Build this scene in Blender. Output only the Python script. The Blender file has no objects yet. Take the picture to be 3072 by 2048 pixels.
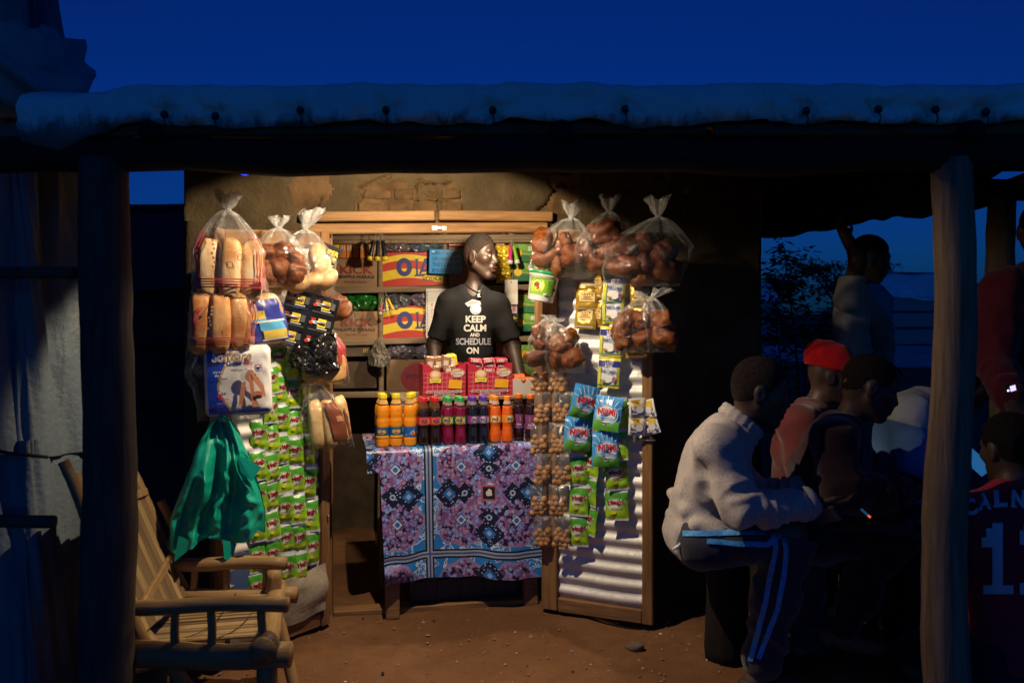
import bpy, bmesh, math, random
import numpy as np
from mathutils import Vector, Matrix
from mathutils.bvhtree import BVHTree

random.seed(7)
RNG = np.random.default_rng(7)
PI = math.pi
R = math.radians
scene = bpy.context.scene
COL = scene.collection

# ------------------------------------------------------------------ camera, sky, exposure
CAM_H, FPX, PX0, PY0 = 1.38, 2400.0, 1536.0, 940.0     # eye height, focal length and horizon in photograph pixels
cam_data = bpy.data.cameras.new("camera")
cam = bpy.data.objects.new("camera", cam_data)
COL.objects.link(cam)
cam.location = (0, 0, CAM_H)
cam.rotation_euler = (R(90), 0, 0)
cam_data.sensor_width = 36.0
cam_data.lens = 36.0 * FPX / 3072.0
cam_data.shift_y = -(1024.0 - PY0) / 3072.0
cam_data.clip_start = 0.05
cam_data.clip_end = 3000.0
cam_data.dof.use_dof = True
cam_data.dof.focus_distance = 3.9
cam_data.dof.aperture_fstop = 3.0
scene.camera = cam

world = bpy.data.worlds.new("World")
scene.world = world
world.use_nodes = True
wn, wl = world.node_tree.nodes, world.node_tree.links
wn.clear()
sky = wn.new("ShaderNodeTexSky")
sky.sky_type = 'NISHITA'
sky.sun_disc = False
sky.sun_elevation = R(8)
sky.sun_rotation = R(180)
wmul = wn.new("ShaderNodeMix"); wmul.data_type = 'RGBA'; wmul.blend_type = 'MULTIPLY'
wmul.inputs[0].default_value = 1.0
wmul.inputs[7].default_value = (0.010, 0.155, 1.0, 1)     # the photograph is balanced for the lamp, so dusk light goes deep blue
wbg = wn.new("ShaderNodeBackground")
wbg.inputs[1].default_value = 0.046
wout = wn.new("ShaderNodeOutputWorld")
wl.new(sky.outputs[0], wmul.inputs[6])
wl.new(wmul.outputs[2], wbg.inputs[0])
wl.new(wbg.outputs[0], wout.inputs[0])

scene.view_settings.view_transform = 'Standard'
scene.view_settings.look = 'None'
scene.view_settings.exposure = 0.0
scene.view_settings.gamma = 1.0
scene.render.engine = 'CYCLES'
scene.cycles.use_denoising = True
scene.cycles.max_bounces = 8
scene.cycles.transparent_max_bounces = 24
scene.cycles.caustics_reflective = False
scene.cycles.caustics_refractive = False

# ------------------------------------------------------------------ placing things
WM = {}


def T(x, y, z):
    return Matrix.Translation((x, y, z))


def RZ(a):
    return Matrix.Rotation(a, 4, 'Z')


def frame(p, yaw=0.0, pitch=0.0, roll=0.0):
    """local x to the right, z up, the front looks along local -y; yaw 0 looks at the camera"""
    return T(*p) @ RZ(yaw) @ Matrix.Rotation(pitch, 4, 'X') @ Matrix.Rotation(roll, 4, 'Y')


def P(px, py, d):
    return Vector(((px - PX0) / FPX * d, d, CAM_H - (py - PY0) / FPX * d))


def onplane(px, py, o, n):
    r = Vector(((px - PX0) / FPX, 1.0, -(py - PY0) / FPX))
    o = Vector(o) - Vector((0, 0, CAM_H))
    t = o.dot(n) / r.dot(n)
    return Vector((r.x * t, r.y * t, CAM_H + r.z * t))


def new(name, me, parent=None, W=None, L=None):
    o = bpy.data.objects.new(name, me)
    COL.objects.link(o)
    if L is not None:
        W = WM[parent.name] @ L
    if W is None:
        W = Matrix.Identity(4) if parent is None else WM[parent.name]
    WM[o.name] = W.copy()
    if parent is not None:
        o.parent = parent
        o.matrix_basis = WM[parent.name].inverted() @ W
    else:
        o.matrix_basis = W
    return o


def tag(o, label=None, cat=None, group=None, kind=None):
    if label: o["label"] = label
    if cat: o["category"] = cat
    if group: o["group"] = group
    if kind: o["kind"] = kind
    return o


def thing(name, label, cat, W, group=None):
    o = new(name, None, None, W)
    o.empty_display_size = 0.05
    return tag(o, label, cat, group)


def copy_tree(o, W, parent=None):
    c = o.copy()
    COL.objects.link(c)
    WM[c.name] = W.copy()
    if parent is not None:
        c.parent = parent
        c.matrix_basis = WM[parent.name].inverted() @ W
    else:
        c.matrix_basis = W
    for ch in list(o.children):
        copy_tree(ch, W @ ch.matrix_basis, c)
    return c


# ------------------------------------------------------------------ materials
def C(r, g, b):
    f = lambda v: (v / 255.0 / 12.92) if v <= 10 else ((v / 255.0 + 0.055) / 1.055) ** 2.4
    return (f(r), f(g), f(b))


class E:
    """a node socket one can do sums with"""
    def __init__(s, nt, sock): s.nt, s.k = nt, sock
    def _m(s, op, *a):
        n = s.nt.nodes.new("ShaderNodeMath"); n.operation = op
        for i, v in enumerate((s,) + a):
            if isinstance(v, E): s.nt.links.new(v.k, n.inputs[i])
            else: n.inputs[i].default_value = v
        return E(s.nt, n.outputs[0])
    def __add__(s, o): return s._m('ADD', o)
    def __sub__(s, o): return s._m('SUBTRACT', o)
    def __mul__(s, o): return s._m('MULTIPLY', o)
    def __truediv__(s, o): return s._m('DIVIDE', o)
    def __lt__(s, o): return s._m('LESS_THAN', o)
    def __gt__(s, o): return s._m('GREATER_THAN', o)
    def abs(s): return s._m('ABSOLUTE')
    def sin(s): return s._m('SINE')
    def sqrt(s): return s._m('SQRT')
    def fract(s): return s._m('FRACT')
    def max(s, o): return s._m('MAXIMUM', o)
    def min(s, o): return s._m('MINIMUM', o)
    def pow(s, o): return s._m('POWER', o)
    def sstep(s, a, b):
        n = s.nt.nodes.new("ShaderNodeMapRange"); n.interpolation_type = 'SMOOTHSTEP'
        s.nt.links.new(s.k, n.inputs[0]); n.inputs[1].default_value = a; n.inputs[2].default_value = b
        return E(s.nt, n.outputs[0])


def cmix(nt, fac, a, b):
    n = nt.nodes.new("ShaderNodeMix"); n.data_type = 'RGBA'
    if isinstance(fac, E): nt.links.new(fac.k, n.inputs[0])
    else: n.inputs[0].default_value = fac
    for i, v in ((6, a), (7, b)):
        if isinstance(v, tuple): n.inputs[i].default_value = (*v[:3], 1)
        else: nt.links.new(v, n.inputs[i])
    return n.outputs[2]


def base_mat(name):
    m = bpy.data.materials.new(name)
    m.use_nodes = True
    nt = m.node_tree
    b = nt.nodes["Principled BSDF"]
    return m, nt, b


def coords(nt, scale=(1, 1, 1), rand=True, kind='Object'):
    tc = nt.nodes.new("ShaderNodeTexCoord")
    mp = nt.nodes.new("ShaderNodeMapping")
    mp.inputs['Scale'].default_value = scale
    nt.links.new(tc.outputs[kind], mp.inputs['Vector'])
    if rand:
        oi = nt.nodes.new("ShaderNodeObjectInfo")
        mu = nt.nodes.new("ShaderNodeMath"); mu.operation = 'MULTIPLY'; mu.inputs[1].default_value = 37.0
        nt.links.new(oi.outputs['Random'], mu.inputs[0])
        nt.links.new(mu.outputs[0], mp.inputs['Location'])
    return mp.outputs[0]


def noise(nt, vec, scale, detail=3.0, rough=0.55, dist=0.0):
    n = nt.nodes.new("ShaderNodeTexNoise")
    n.inputs['Scale'].default_value = scale
    n.inputs['Detail'].default_value = detail
    n.inputs['Roughness'].default_value = rough
    n.inputs['Distortion'].default_value = dist
    nt.links.new(vec, n.inputs['Vector'])
    return E(nt, n.outputs[0])


def bump(nt, b, h, strength=0.3, dist=0.01):
    n = nt.nodes.new("ShaderNodeBump")
    n.inputs['Strength'].default_value = strength
    n.inputs['Distance'].default_value = dist
    nt.links.new(h.k if isinstance(h, E) else h, n.inputs['Height'])
    nt.links.new(n.outputs[0], b.inputs['Normal'])


_mc = {}


def mat(col, rough=0.5, var=0.15, scale=14.0, bmp=0.0, bscale=60.0, metal=0.0, spec=0.5, emit=None, coat=0.0, stretch=(1, 1, 1), name="surface", sheen=0.0, sss=0.0):
    key = (col, rough, var, scale, bmp, bscale, metal, spec, emit, coat, stretch, name, sheen, sss)
    if key in _mc: return _mc[key]
    m, nt, b = base_mat(name)
    v = coords(nt, stretch)
    nz = noise(nt, v, scale, 4.0, 0.6).sstep(0.3, 0.7)
    lo = tuple(x * (1 - var) for x in col); hi = tuple(min(1, x * (1 + var)) for x in col)
    nt.links.new(cmix(nt, nz, lo, hi), b.inputs['Base Color'])
    b.inputs['Roughness'].default_value = rough
    b.inputs['Metallic'].default_value = metal
    b.inputs['Specular IOR Level'].default_value = spec
    b.inputs['Coat Weight'].default_value = coat
    b.inputs['Coat Roughness'].default_value = 0.12
    if sheen: b.inputs['Sheen Weight'].default_value = sheen
    if sss:
        b.inputs['Subsurface Weight'].default_value = sss
        b.inputs['Subsurface Radius'].default_value = (0.01, 0.005, 0.003)
    if emit:
        b.inputs['Emission Color'].default_value = (*emit[:3], 1)
        b.inputs['Emission Strength'].default_value = emit[3]
    if bmp:
        bump(nt, b, noise(nt, v, bscale, 4.0), bmp)
    _mc[key] = m
    return m


def wood(col, axis='X', rough=0.65, dark=0.45, name="wood", bmp=0.35):
    key = ('wood', col, axis, rough, dark, name)
    if key in _mc: return _mc[key]
    m, nt, b = base_mat(name)
    st = {'X': (1.2, 16, 16), 'Y': (16, 1.2, 16), 'Z': (16, 16, 1.2)}[axis]
    v = coords(nt, st)
    v2 = coords(nt, (1, 1, 1))
    g = noise(nt, v, 3.2, 6.0, 0.65, 0.4)
    blot = noise(nt, v2, 5.0, 3.0)
    g2 = noise(nt, v, 9.0, 3.0, 0.5)
    c1 = cmix(nt, g.sstep(0.32, 0.68), tuple(x * dark for x in col), col)
    c2 = cmix(nt, blot.sstep(0.35, 0.75) * 0.45, c1, tuple(x * 0.55 for x in col))
    nt.links.new(c2, b.inputs['Base Color'])
    b.inputs['Roughness'].default_value = rough
    b.inputs['Specular IOR Level'].default_value = 0.3
    bump(nt, b, g * 0.7 + g2 * 0.3, bmp, 0.006)
    _mc[key] = m
    return m


def film(tint=(0.95, 0.94, 0.92), haze=0.015, rough=0.09, name="clear_film"):
    key = ('film', tint, haze, rough, name)
    if key in _mc: return _mc[key]
    m, nt, b = base_mat(name)
    out = nt.nodes['Material Output']
    nt.nodes.remove(b)
    v = coords(nt)
    tr = nt.nodes.new("ShaderNodeBsdfTransparent"); tr.inputs[0].default_value = (*tint, 1)
    gl = nt.nodes.new("ShaderNodeBsdfGlossy"); gl.inputs['Roughness'].default_value = rough
    gl.inputs[0].default_value = (1, 1, 1, 1)
    df = nt.nodes.new("ShaderNodeBsdfDiffuse"); df.inputs[0].default_value = (0.75, 0.74, 0.72, 1)
    lw = nt.nodes.new("ShaderNodeLayerWeight"); lw.inputs[0].default_value = 0.35
    n1 = noise(nt, v, 26.0, 3.0, 0.6, 1.2)
    n2 = noise(nt, coords(nt, (1.0, 1.0, 0.25)), 60.0, 2.0, 0.5, 0.6)
    bp = nt.nodes.new("ShaderNodeBump"); bp.inputs['Strength'].default_value = 0.9; bp.inputs['Distance'].default_value = 0.012
    nt.links.new((n1 * 0.7 + n2 * 0.35).k, bp.inputs['Height'])
    for s in (gl, df): nt.links.new(bp.outputs[0], s.inputs['Normal'])
    fac = E(nt, lw.outputs['Facing']).pow(2.0) * 0.45 + 0.03
    mx = nt.nodes.new("ShaderNodeMixShader")
    nt.links.new(fac.k, mx.inputs[0]); nt.links.new(tr.outputs[0], mx.inputs[1]); nt.links.new(gl.outputs[0], mx.inputs[2])
    hz = (E(nt, lw.outputs['Facing']).pow(3.0) * 0.35 + haze)
    mx2 = nt.nodes.new("ShaderNodeMixShader")
    nt.links.new(hz.k, mx2.inputs[0]); nt.links.new(mx.outputs[0], mx2.inputs[1]); nt.links.new(df.outputs[0], mx2.inputs[2])
    nt.links.new(mx2.outputs[0], out.inputs['Surface'])
    _mc[key] = m
    return m


# ------------------------------------------------------------------ mesh building
class MB:
    def __init__(s):
        s.v, s.f, s.m, s.mats, s.sm, s.uv = [], [], [], [], [], []
    def mi(s, m):
        if m not in s.mats: s.mats.append(m)
        return s.mats.index(m)
    def add(s, vs, fs, m, smooth=False):
        o = len(s.v); i = s.mi(m)
        s.v.extend([tuple(v) for v in vs])
        for f in fs:
            s.f.append([o + k for k in f]); s.m.append(i); s.sm.append(smooth)
    def box(s, lo, hi, m, ch=0.0, X=None, jit=0.0):
        """a box with its edges bevelled by ch"""
        lo, hi = Vector(lo), Vector(hi)
        ch = min(ch, *(0.3 * (hi[k] - lo[k]) for k in range(3))) if ch else 0.0
        bm = bmesh.new()
        bmesh.ops.create_cube(bm, size=1.0)
        for v in bm.verts:
            v.co = Vector([lo[k] if v.co[k] < 0 else hi[k] for k in range(3)])
            if jit: v.co += Vector([random.uniform(-jit, jit) for _ in range(3)])
        if ch: bmesh.ops.bevel(bm, geom=list(bm.edges), offset=ch, segments=1, affect='EDGES')
        s._bm(bm, m, X)
    def _bm(s, bm, m, X=None, smooth=False):
        bm.verts.ensure_lookup_table(); bm.verts.index_update()
        vs = [(X @ v.co) if X is not None else v.co.copy() for v in bm.verts]
        s.add(vs, [[v.index for v in f.verts] for f in bm.faces], m, smooth)
        bm.free()
    def lathe(s, prof, m, seg=20, X=None, smooth=True, caps=True):
        vs, fs = [], []
        for r, z in prof:
            for k in range(seg):
                a = 2 * PI * k / seg
                vs.append(Vector((r * math.cos(a), r * math.sin(a), z)))
        for i in range(len(prof) - 1):
            for k in range(seg):
                k2 = (k + 1) % seg
                fs.append([i * seg + k, i * seg + k2, (i + 1) * seg + k2, (i + 1) * seg + k])
        if caps:
            fs.append(list(range(seg))[::-1]); fs.append([(len(prof) - 1) * seg + k for k in range(seg)])
        if X is not None: vs = [X @ v for v in vs]
        s.add(vs, fs, m, smooth)
    def tube(s, pts, rad, m, seg=10, noise_amp=0.0, caps=True, smooth=True, flat=1.0):
        """a round stick along pts; rad is a number or one per point"""
        pts = [Vector(p) for p in pts]
        if not hasattr(rad, '__len__'): rad = [rad] * len(pts)
        up = Vector((0, 0, 1)); vs, fs = [], []
        d0 = (pts[-1] - pts[0]).normalized()
        if abs(d0.z) > 0.8: up = Vector((0, 1, 0))
        for i, p in enumerate(pts):
            d = (pts[min(i + 1, len(pts) - 1)] - pts[max(i - 1, 0)]).normalized()
            a = d.cross(up).normalized(); b = a.cross(d)
            for k in range(seg):
                t = 2 * PI * k / seg
                r = rad[i] * (1 + random.uniform(-noise_amp, noise_amp))
                vs.append(p + a * (r * math.cos(t)) + b * (r * math.sin(t) * flat))
        n = len(pts)
        for i in range(n - 1):
            for k in range(seg):
                k2 = (k + 1) % seg
                fs.append([i * seg + k, i * seg + k2, (i + 1) * seg + k2, (i + 1) * seg + k])
        if caps:
            fs.append(list(range(seg))[::-1]); fs.append([(n - 1) * seg + k for k in range(seg)])
        s.add(vs, fs, m, smooth)
    def grid(s, fn, nu, nv, m, smooth=True, closed=False, mf=None):
        """fn(u, v) -> point; mf(u, v) -> material of the face"""
        vs = []
        for i in range(nu + (0 if closed else 1)):
            for j in range(nv + 1):
                vs.append(fn(i / nu, j / nv))
        n = nu if closed else nu + 1
        o = len(s.v)
        s.v.extend([tuple(v) for v in vs])
        for i in range(nu):
            for j in range(nv):
                i2 = (i + 1) % n
                s.f.append([o + i * (nv + 1) + j, o + i2 * (nv + 1) + j, o + i2 * (nv + 1) + j + 1, o + i * (nv + 1) + j + 1])
                s.m.append(s.mi(mf((i + .5) / nu, (j + .5) / nv) if mf else m)); s.sm.append(smooth)
    def mesh(s, name):
        me = bpy.data.meshes.new(name)
        me.from_pydata(s.v, [], s.f)
        for m in s.mats: me.materials.append(m)
        me.polygons.foreach_set("material_index", s.m)
        me.polygons.foreach_set("use_smooth", s.sm)
        me.update()
        return me
    def build(s, name, parent=None, W=None, L=None):
        return new(name, s.mesh(name), parent, W, L)


def np_mesh(name, V, Q, mats, mi=None, smooth=True):
    me = bpy.data.meshes.new(name)
    me.from_pydata(V.tolist(), [], Q.tolist())
    for m in mats: me.materials.append(m)
    if mi is not None: me.polygons.foreach_set("material_index", np.asarray(mi, 'i4'))
    me.polygons.foreach_set("use_smooth", np.full(len(Q), smooth))
    me.update()
    return me


def plank(name, a, b, w, t, m, parent=None, up=(0, 0, 1), ch=0.004, jit=0.002):
    """a sawn piece from a to b: w along 'up', t across"""
    a, b = Vector(a), Vector(b)
    x = (b - a).normalized(); u = Vector(up); y = u.cross(x).normalized(); z = x.cross(y)
    W = Matrix((x, y, z)).transposed().to_4x4(); W.translation = a
    mb = MB(); L = (b - a).length
    mb.box((0, -t / 2, -w / 2), (L, t / 2, w / 2), m, ch, None, jit)
    return mb.build(name, parent, W)


def pole(name, a, b, r0, r1, m, parent=None, bend=0.01, seg=12, n=10, rough=0.03):
    """a round stick from a to b with slight bends, along its own local z"""
    a, b = Vector(a), Vector(b)
    L = (b - a).length
    q = Vector((0, 0, 1)).rotation_difference((b - a).normalized())
    W = q.to_matrix().to_4x4(); W.translation = a
    ph = random.uniform(0, 6); ph2 = random.uniform(0, 6)
    pts = [Vector((bend * math.sin(ph + 5 * i / n) * math.sin(PI * i / n), bend * math.sin(ph2 + 4 * i / n) * math.sin(PI * i / n), L * i / n)) for i in range(n + 1)]
    rad = [(r0 + (r1 - r0) * i / n) * (1 + random.uniform(-rough, rough)) for i in range(n + 1)]
    mb = MB(); mb.tube(pts, rad, m, seg, rough * 0.7)
    return mb.build(name, parent, W)


def vnoise(x, y, z, s=0):
    """smooth value noise in -1..1 for arrays"""
    x, y, z = np.broadcast_arrays(np.asarray(x, 'f8'), np.asarray(y, 'f8'), np.asarray(z, 'f8'))
    xi, yi, zi = np.floor(x).astype('i8'), np.floor(y).astype('i8'), np.floor(z).astype('i8')
    fx, fy, fz = x - xi, y - yi, z - zi
    fx, fy, fz = (f * f * (3 - 2 * f) for f in (fx, fy, fz))
    def h(a, b, c):
        n = (a * 374761393 + b * 668265263 + c * 2147483647 + s * 1274126177) & 0x7fffffff
        n = ((n ^ (n >> 13)) * 1274126177) & 0x7fffffff
        return ((n ^ (n >> 16)) & 0xffff) / 32767.5 - 1
    r = 0
    for dx in (0, 1):
        for dy in (0, 1):
            for dz in (0, 1):
                r = r + h(xi + dx, yi + dy, zi + dz) * (fx if dx else 1 - fx) * (fy if dy else 1 - fy) * (fz if dz else 1 - fz)
    return r


def vn(x, y=0.0, z=0.0, s=0):
    return float(vnoise(x, y, z, s))


# ------------------------------------------------------------------ flat print: shapes and lettering laid on a face
_tc = {}


def text_geo(t, bold=0.0, spacing=1.0):
    key = (t, bold, spacing)
    if key in _tc: return _tc[key]
    cu = bpy.data.curves.new("lettering", 'FONT')
    cu.body = t; cu.size = 1.0; cu.resolution_u = 3; cu.offset = bold; cu.space_character = spacing
    cu.fill_mode = 'FRONT'
    ob = bpy.data.objects.new("lettering", cu)
    me = bpy.data.meshes.new_from_object(ob)
    V = np.array([v.co[:2] for v in me.vertices]) if len(me.vertices) else np.zeros((0, 2))
    Fs = [list(p.vertices) for p in me.polygons]
    bpy.data.objects.remove(ob); bpy.data.curves.remove(cu); bpy.data.meshes.remove(me)
    if len(V):
        V = V - V.min(0); V = V / V[:, 1].max()
    _tc[key] = (V, Fs)
    return _tc[key]


def ink(c, rough=0.45):
    return mat(c, rough, 0.06, 30.0, name="print_ink")


class Art:
    """local x right, y up; built into the plane facing local -y; each layer a little prouder than the one below"""
    STEP = 0.0005
    def __init__(s, rough=0.45): s.it, s.z, s.rough = [], 0.0, rough
    def _n(s): s.z += Art.STEP; return s.z
    def poly(s, pts, c): s.it.append((np.array(pts, 'f8'), [list(range(len(pts)))], c, s._n())); return s
    def rect(s, x0, y0, x1, y1, c, n=1, k=1):
        V = [(x0 + (x1 - x0) * i / n, y0 + (y1 - y0) * j / k) for i in range(n + 1) for j in range(k + 1)]
        Fs = [[i * (k + 1) + j, (i + 1) * (k + 1) + j, (i + 1) * (k + 1) + j + 1, i * (k + 1) + j + 1] for i in range(n) for j in range(k)]
        s.it.append((np.array(V), Fs, c, s._n())); return s
    def ell(s, cx, cy, rx, ry, c, n=22, rot=0.0):
        pts = []
        for i in range(n):
            a = 2 * PI * i / n; x, y = rx * math.cos(a), ry * math.sin(a)
            pts.append((cx + x * math.cos(rot) - y * math.sin(rot), cy + x * math.sin(rot) + y * math.cos(rot)))
        return s.poly(pts, c)
    def ring(s, cx, cy, rx, ry, t, c, n=24):
        V, Fs = [], []
        for i in range(n):
            a = 2 * PI * i / n
            V += [(cx + rx * math.cos(a), cy + ry * math.sin(a)), (cx + (rx - t) * math.cos(a), cy + (ry - t) * math.sin(a))]
            j = (i + 1) % n
            Fs.append([2 * i, 2 * j, 2 * j + 1, 2 * i + 1])
        s.it.append((np.array(V), Fs, c, s._n())); return s
    def line(s, pts, w, c):
        V, Fs = [], []
        for i, p in enumerate(pts):
            a = Vector(pts[max(0, i - 1)]); b = Vector(pts[min(len(pts) - 1, i + 1)])
            d = (b - a).normalized(); n = Vector((-d.y, d.x)) * w / 2
            V += [(p[0] + n.x, p[1] + n.y), (p[0] - n.x, p[1] - n.y)]
        for i in range(len(pts) - 1): Fs.append([2 * i, 2 * i + 1, 2 * i + 3, 2 * i + 2])
        s.it.append((np.array(V), Fs, c, s._n())); return s
    def text(s, t, cx, cy, h, c, w=None, bold=0.02, rot=0.0, shear=0.0, align='C', arc=0.0):
        V, Fs = text_geo(t, bold)
        V = V.copy()
        if not len(V): return s
        W0 = V[:, 0].max()
        k = h if w is None else w / W0
        V[:, 0] *= k; V[:, 1] *= h
        V[:, 0] += shear * V[:, 1]
        if align == 'C': V[:, 0] -= W0 * k / 2
        V[:, 1] -= h / 2
        if arc: V[:, 1] -= arc * V[:, 0] ** 2
        ca, sa = math.cos(rot), math.sin(rot)
        V = np.stack([cx + V[:, 0] * ca - V[:, 1] * sa, cy + V[:, 0] * sa + V[:, 1] * ca], 1)
        s.it.append((V, Fs, c, s._n())); return s
    def into(s, mb, warp=None, y0=0.0, rough=None):
        for V, Fs, c, z in s.it:
            m = c if not isinstance(c, tuple) else ink(c, s.rough)
            if warp: vs = [warp(x, y, z) for x, y in V]
            else: vs = [(x, y0 - z, y) for x, y in V]
            mb.add(vs, Fs, m, warp is not None)
        return mb
    def build(s, name, parent, L=None, warp=None, y0=0.0, W=None):
        mb = MB(); s.into(mb, warp, y0)
        return mb.build(name, parent, W, L)


# ------------------------------------------------------------------ smooth bodies from blended volumes
class Field:
    def __init__(s, xs, ys, zs):
        s.x, s.y, s.z = (np.asarray(a, 'f8') for a in (xs, ys, zs))
        s.D = np.full((len(xs), len(ys), len(zs)), 0.08, 'f4')
    @staticmethod
    def uniform(lo, hi, h):
        return Field(*(np.arange(lo[k], hi[k] + h, h) for k in range(3)))
    def sub(s, lo, hi):
        sl = []
        for a, l, u in zip((s.x, s.y, s.z), lo, hi):
            i0 = max(0, int(np.searchsorted(a, l)) - 1); i1 = min(len(a), int(np.searchsorted(a, u)) + 1)
            if i1 <= i0: return None
            sl.append(slice(i0, i1))
        X, Y, Z = (a[q] for a, q in zip((s.x, s.y, s.z), sl))
        return tuple(sl), X[:, None, None], Y[None, :, None], Z[None, None, :]
    def _op(s, sl, d, k, op):
        A = s.D[sl]
        if op == 'u':
            if k > 0:
                h = np.clip(.5 + .5 * (d - A) / k, 0, 1); s.D[sl] = d + (A - d) * h - k * h * (1 - h)
            else: s.D[sl] = np.minimum(A, d)
        else:
            d = -d
            if k > 0:
                h = np.clip(.5 - .5 * (d - A) / k, 0, 1); s.D[sl] = d + (A - d) * h + k * h * (1 - h)
            else: s.D[sl] = np.maximum(A, d)
    def cone(s, a, b, ra, rb, k=0.02, op='u', wr=None, flat=None):
        """flat = (axis, factor): squeezed along that axis; wr = (amount, waves, from, to): wrinkles along the piece"""
        a, b = np.array(a, 'f8'), np.array(b, 'f8')
        m = max(ra, rb) + max(k, .01) + .01 + (wr[0] if wr else 0)
        q = s.sub(np.minimum(a, b) - m, np.maximum(a, b) + m)
        if q is None: return
        sl, X, Y, Z = q
        ba = b - a; L2 = max(float(ba @ ba), 1e-9)
        px, py, pz = X - a[0], Y - a[1], Z - a[2]
        t = (px * ba[0] + py * ba[1] + pz * ba[2]) / L2
        h = np.clip(t, 0, 1)
        dx, dy, dz = px - h * ba[0], py - h * ba[1], pz - h * ba[2]
        if flat is not None:
            n = np.array(flat[0], 'f8'); n /= np.linalg.norm(n)
            e = (dx * n[0] + dy * n[1] + dz * n[2]) * (1 / flat[1] - 1)
            dx, dy, dz = dx + e * n[0], dy + e * n[1], dz + e * n[2]
        r = ra + (rb - ra) * h
        if wr is not None:
            win = np.clip((h - wr[2]) / .12, 0, 1) * np.clip((wr[3] - h) / .12, 0, 1)
            r = r + wr[0] * win * (1.5 - 3.2 * np.abs(vnoise(h * wr[1] * 1.5 + a[0] * 9, (px + .6 * pz) * 7 + a[1] * 5, (py - .4 * px) * 7, 17)))
        s._op(sl, (np.sqrt(dx * dx + dy * dy + dz * dz) - r).astype('f4'), k, op)
    def ell(s, c, r, ax=None, k=0.02, op='u'):
        c = np.array(c, 'f8'); r = np.array(r, 'f8')
        m = float(r.max()) + max(k, .01) + .01
        q = s.sub(c - m, c + m)
        if q is None: return
        sl, X, Y, Z = q
        px, py, pz = X - c[0], Y - c[1], Z - c[2]
        if ax is not None:
            ax = [np.array(a, 'f8') for a in ax]
            px, py, pz = (px * a[0] + py * a[1] + pz * a[2] for a in ax)
        k0 = np.sqrt((px / r[0]) ** 2 + (py / r[1]) ** 2 + (pz / r[2]) ** 2)
        k1 = np.sqrt((px / r[0] ** 2) ** 2 + (py / r[1] ** 2) ** 2 + (pz / r[2] ** 2) ** 2)
        s._op(sl, (k0 * (k0 - 1) / np.maximum(k1, 1e-6)).astype('f4'), k, op)
    def half(s, p, n, k=0.0):
        """keep the side n points to"""
        n = np.array(n, 'f8'); n /= np.linalg.norm(n)
        d = (s.x[:, None, None] - p[0]) * n[0] + (s.y[None, :, None] - p[1]) * n[1] + (s.z[None, None, :] - p[2]) * n[2]
        s._op((slice(None),) * 3, d.astype('f4'), k, 's')
    def ripple(s, amp, freq, seed=0, st=(1, 1, 1)):
        near = np.abs(s.D) < .05
        i, j, k = np.nonzero(near)
        s.D[near] += (amp * vnoise(s.x[i] * freq * st[0], s.y[j] * freq * st[1], s.z[k] * freq * st[2], seed)).astype('f4')
    def creases(s, amp, freq, seed=0, st=(1, 1, 1)):
        near = np.abs(s.D) < .06
        i, j, k = np.nonzero(near)
        s.D[near] += (amp * (2.2 * np.abs(vnoise(s.x[i] * freq * st[0], s.y[j] * freq * st[1], s.z[k] * freq * st[2], seed)) - .6)).astype('f4')
    def nets(s):
        D = s.D
        sg = D < 0
        nx, ny, nz = D.shape
        cs = [(i, j, k) for i in (0, 1) for j in (0, 1) for k in (0, 1)]
        cnt = np.zeros((nx - 1, ny - 1, nz - 1), 'i1')
        for i, j, k in cs: cnt += sg[i:nx - 1 + i, j:ny - 1 + j, k:nz - 1 + k]
        act = (cnt > 0) & (cnt < 8)
        I, J, K = np.nonzero(act)
        idx = np.full(act.shape, -1, 'i4'); idx[act] = np.arange(len(I))
        val = {c: D[I + c[0], J + c[1], K + c[2]].astype('f8') for c in cs}
        acc = np.zeros((len(I), 3)); n = np.zeros(len(I))
        for a in cs:
            for d in range(3):
                if a[d]: continue
                b = tuple(1 if q == d else a[q] for q in range(3))
                va, vb = val[a], val[b]
                mk = (va < 0) != (vb < 0)
                t = np.where(mk, va / np.where(mk, va - vb, 1), 0)
                p = np.zeros((len(I), 3))
                for q in range(3): p[:, q] = a[q]
                p[:, d] += t
                acc += p * mk[:, None]; n += mk
        acc /= n[:, None]
        acc += np.stack([I, J, K], 1)
        V = np.stack([np.interp(acc[:, q], np.arange(len(a)), a) for q, a in enumerate((s.x, s.y, s.z))], 1)
        Q = []
        for d in range(3):
            e = [slice(1, -1)] * 3; e[d] = slice(0, -1)
            e2 = list(e); e2[d] = slice(1, None)
            A, B = sg[tuple(e)], sg[tuple(e2)]
            ch = A != B
            ii = np.nonzero(ch)
            base = [ii[q] + (0 if q == d else 1) for q in range(3)]
            u, v = [q for q in range(3) if q != d]
            def cell(du, dv):
                c = [b.copy() for b in base]; c[u] -= du; c[v] -= dv
                return idx[c[0], c[1], c[2]]
            q4 = np.stack([cell(1, 1), cell(0, 1), cell(0, 0), cell(1, 0)], 1)
            fl = A[ii] if d != 1 else ~A[ii]
            q4[~fl] = q4[~fl][:, ::-1]
            Q.append(q4)
        Q = np.concatenate(Q)
        Q = Q[(Q >= 0).all(1)]
        return V, Q
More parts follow.
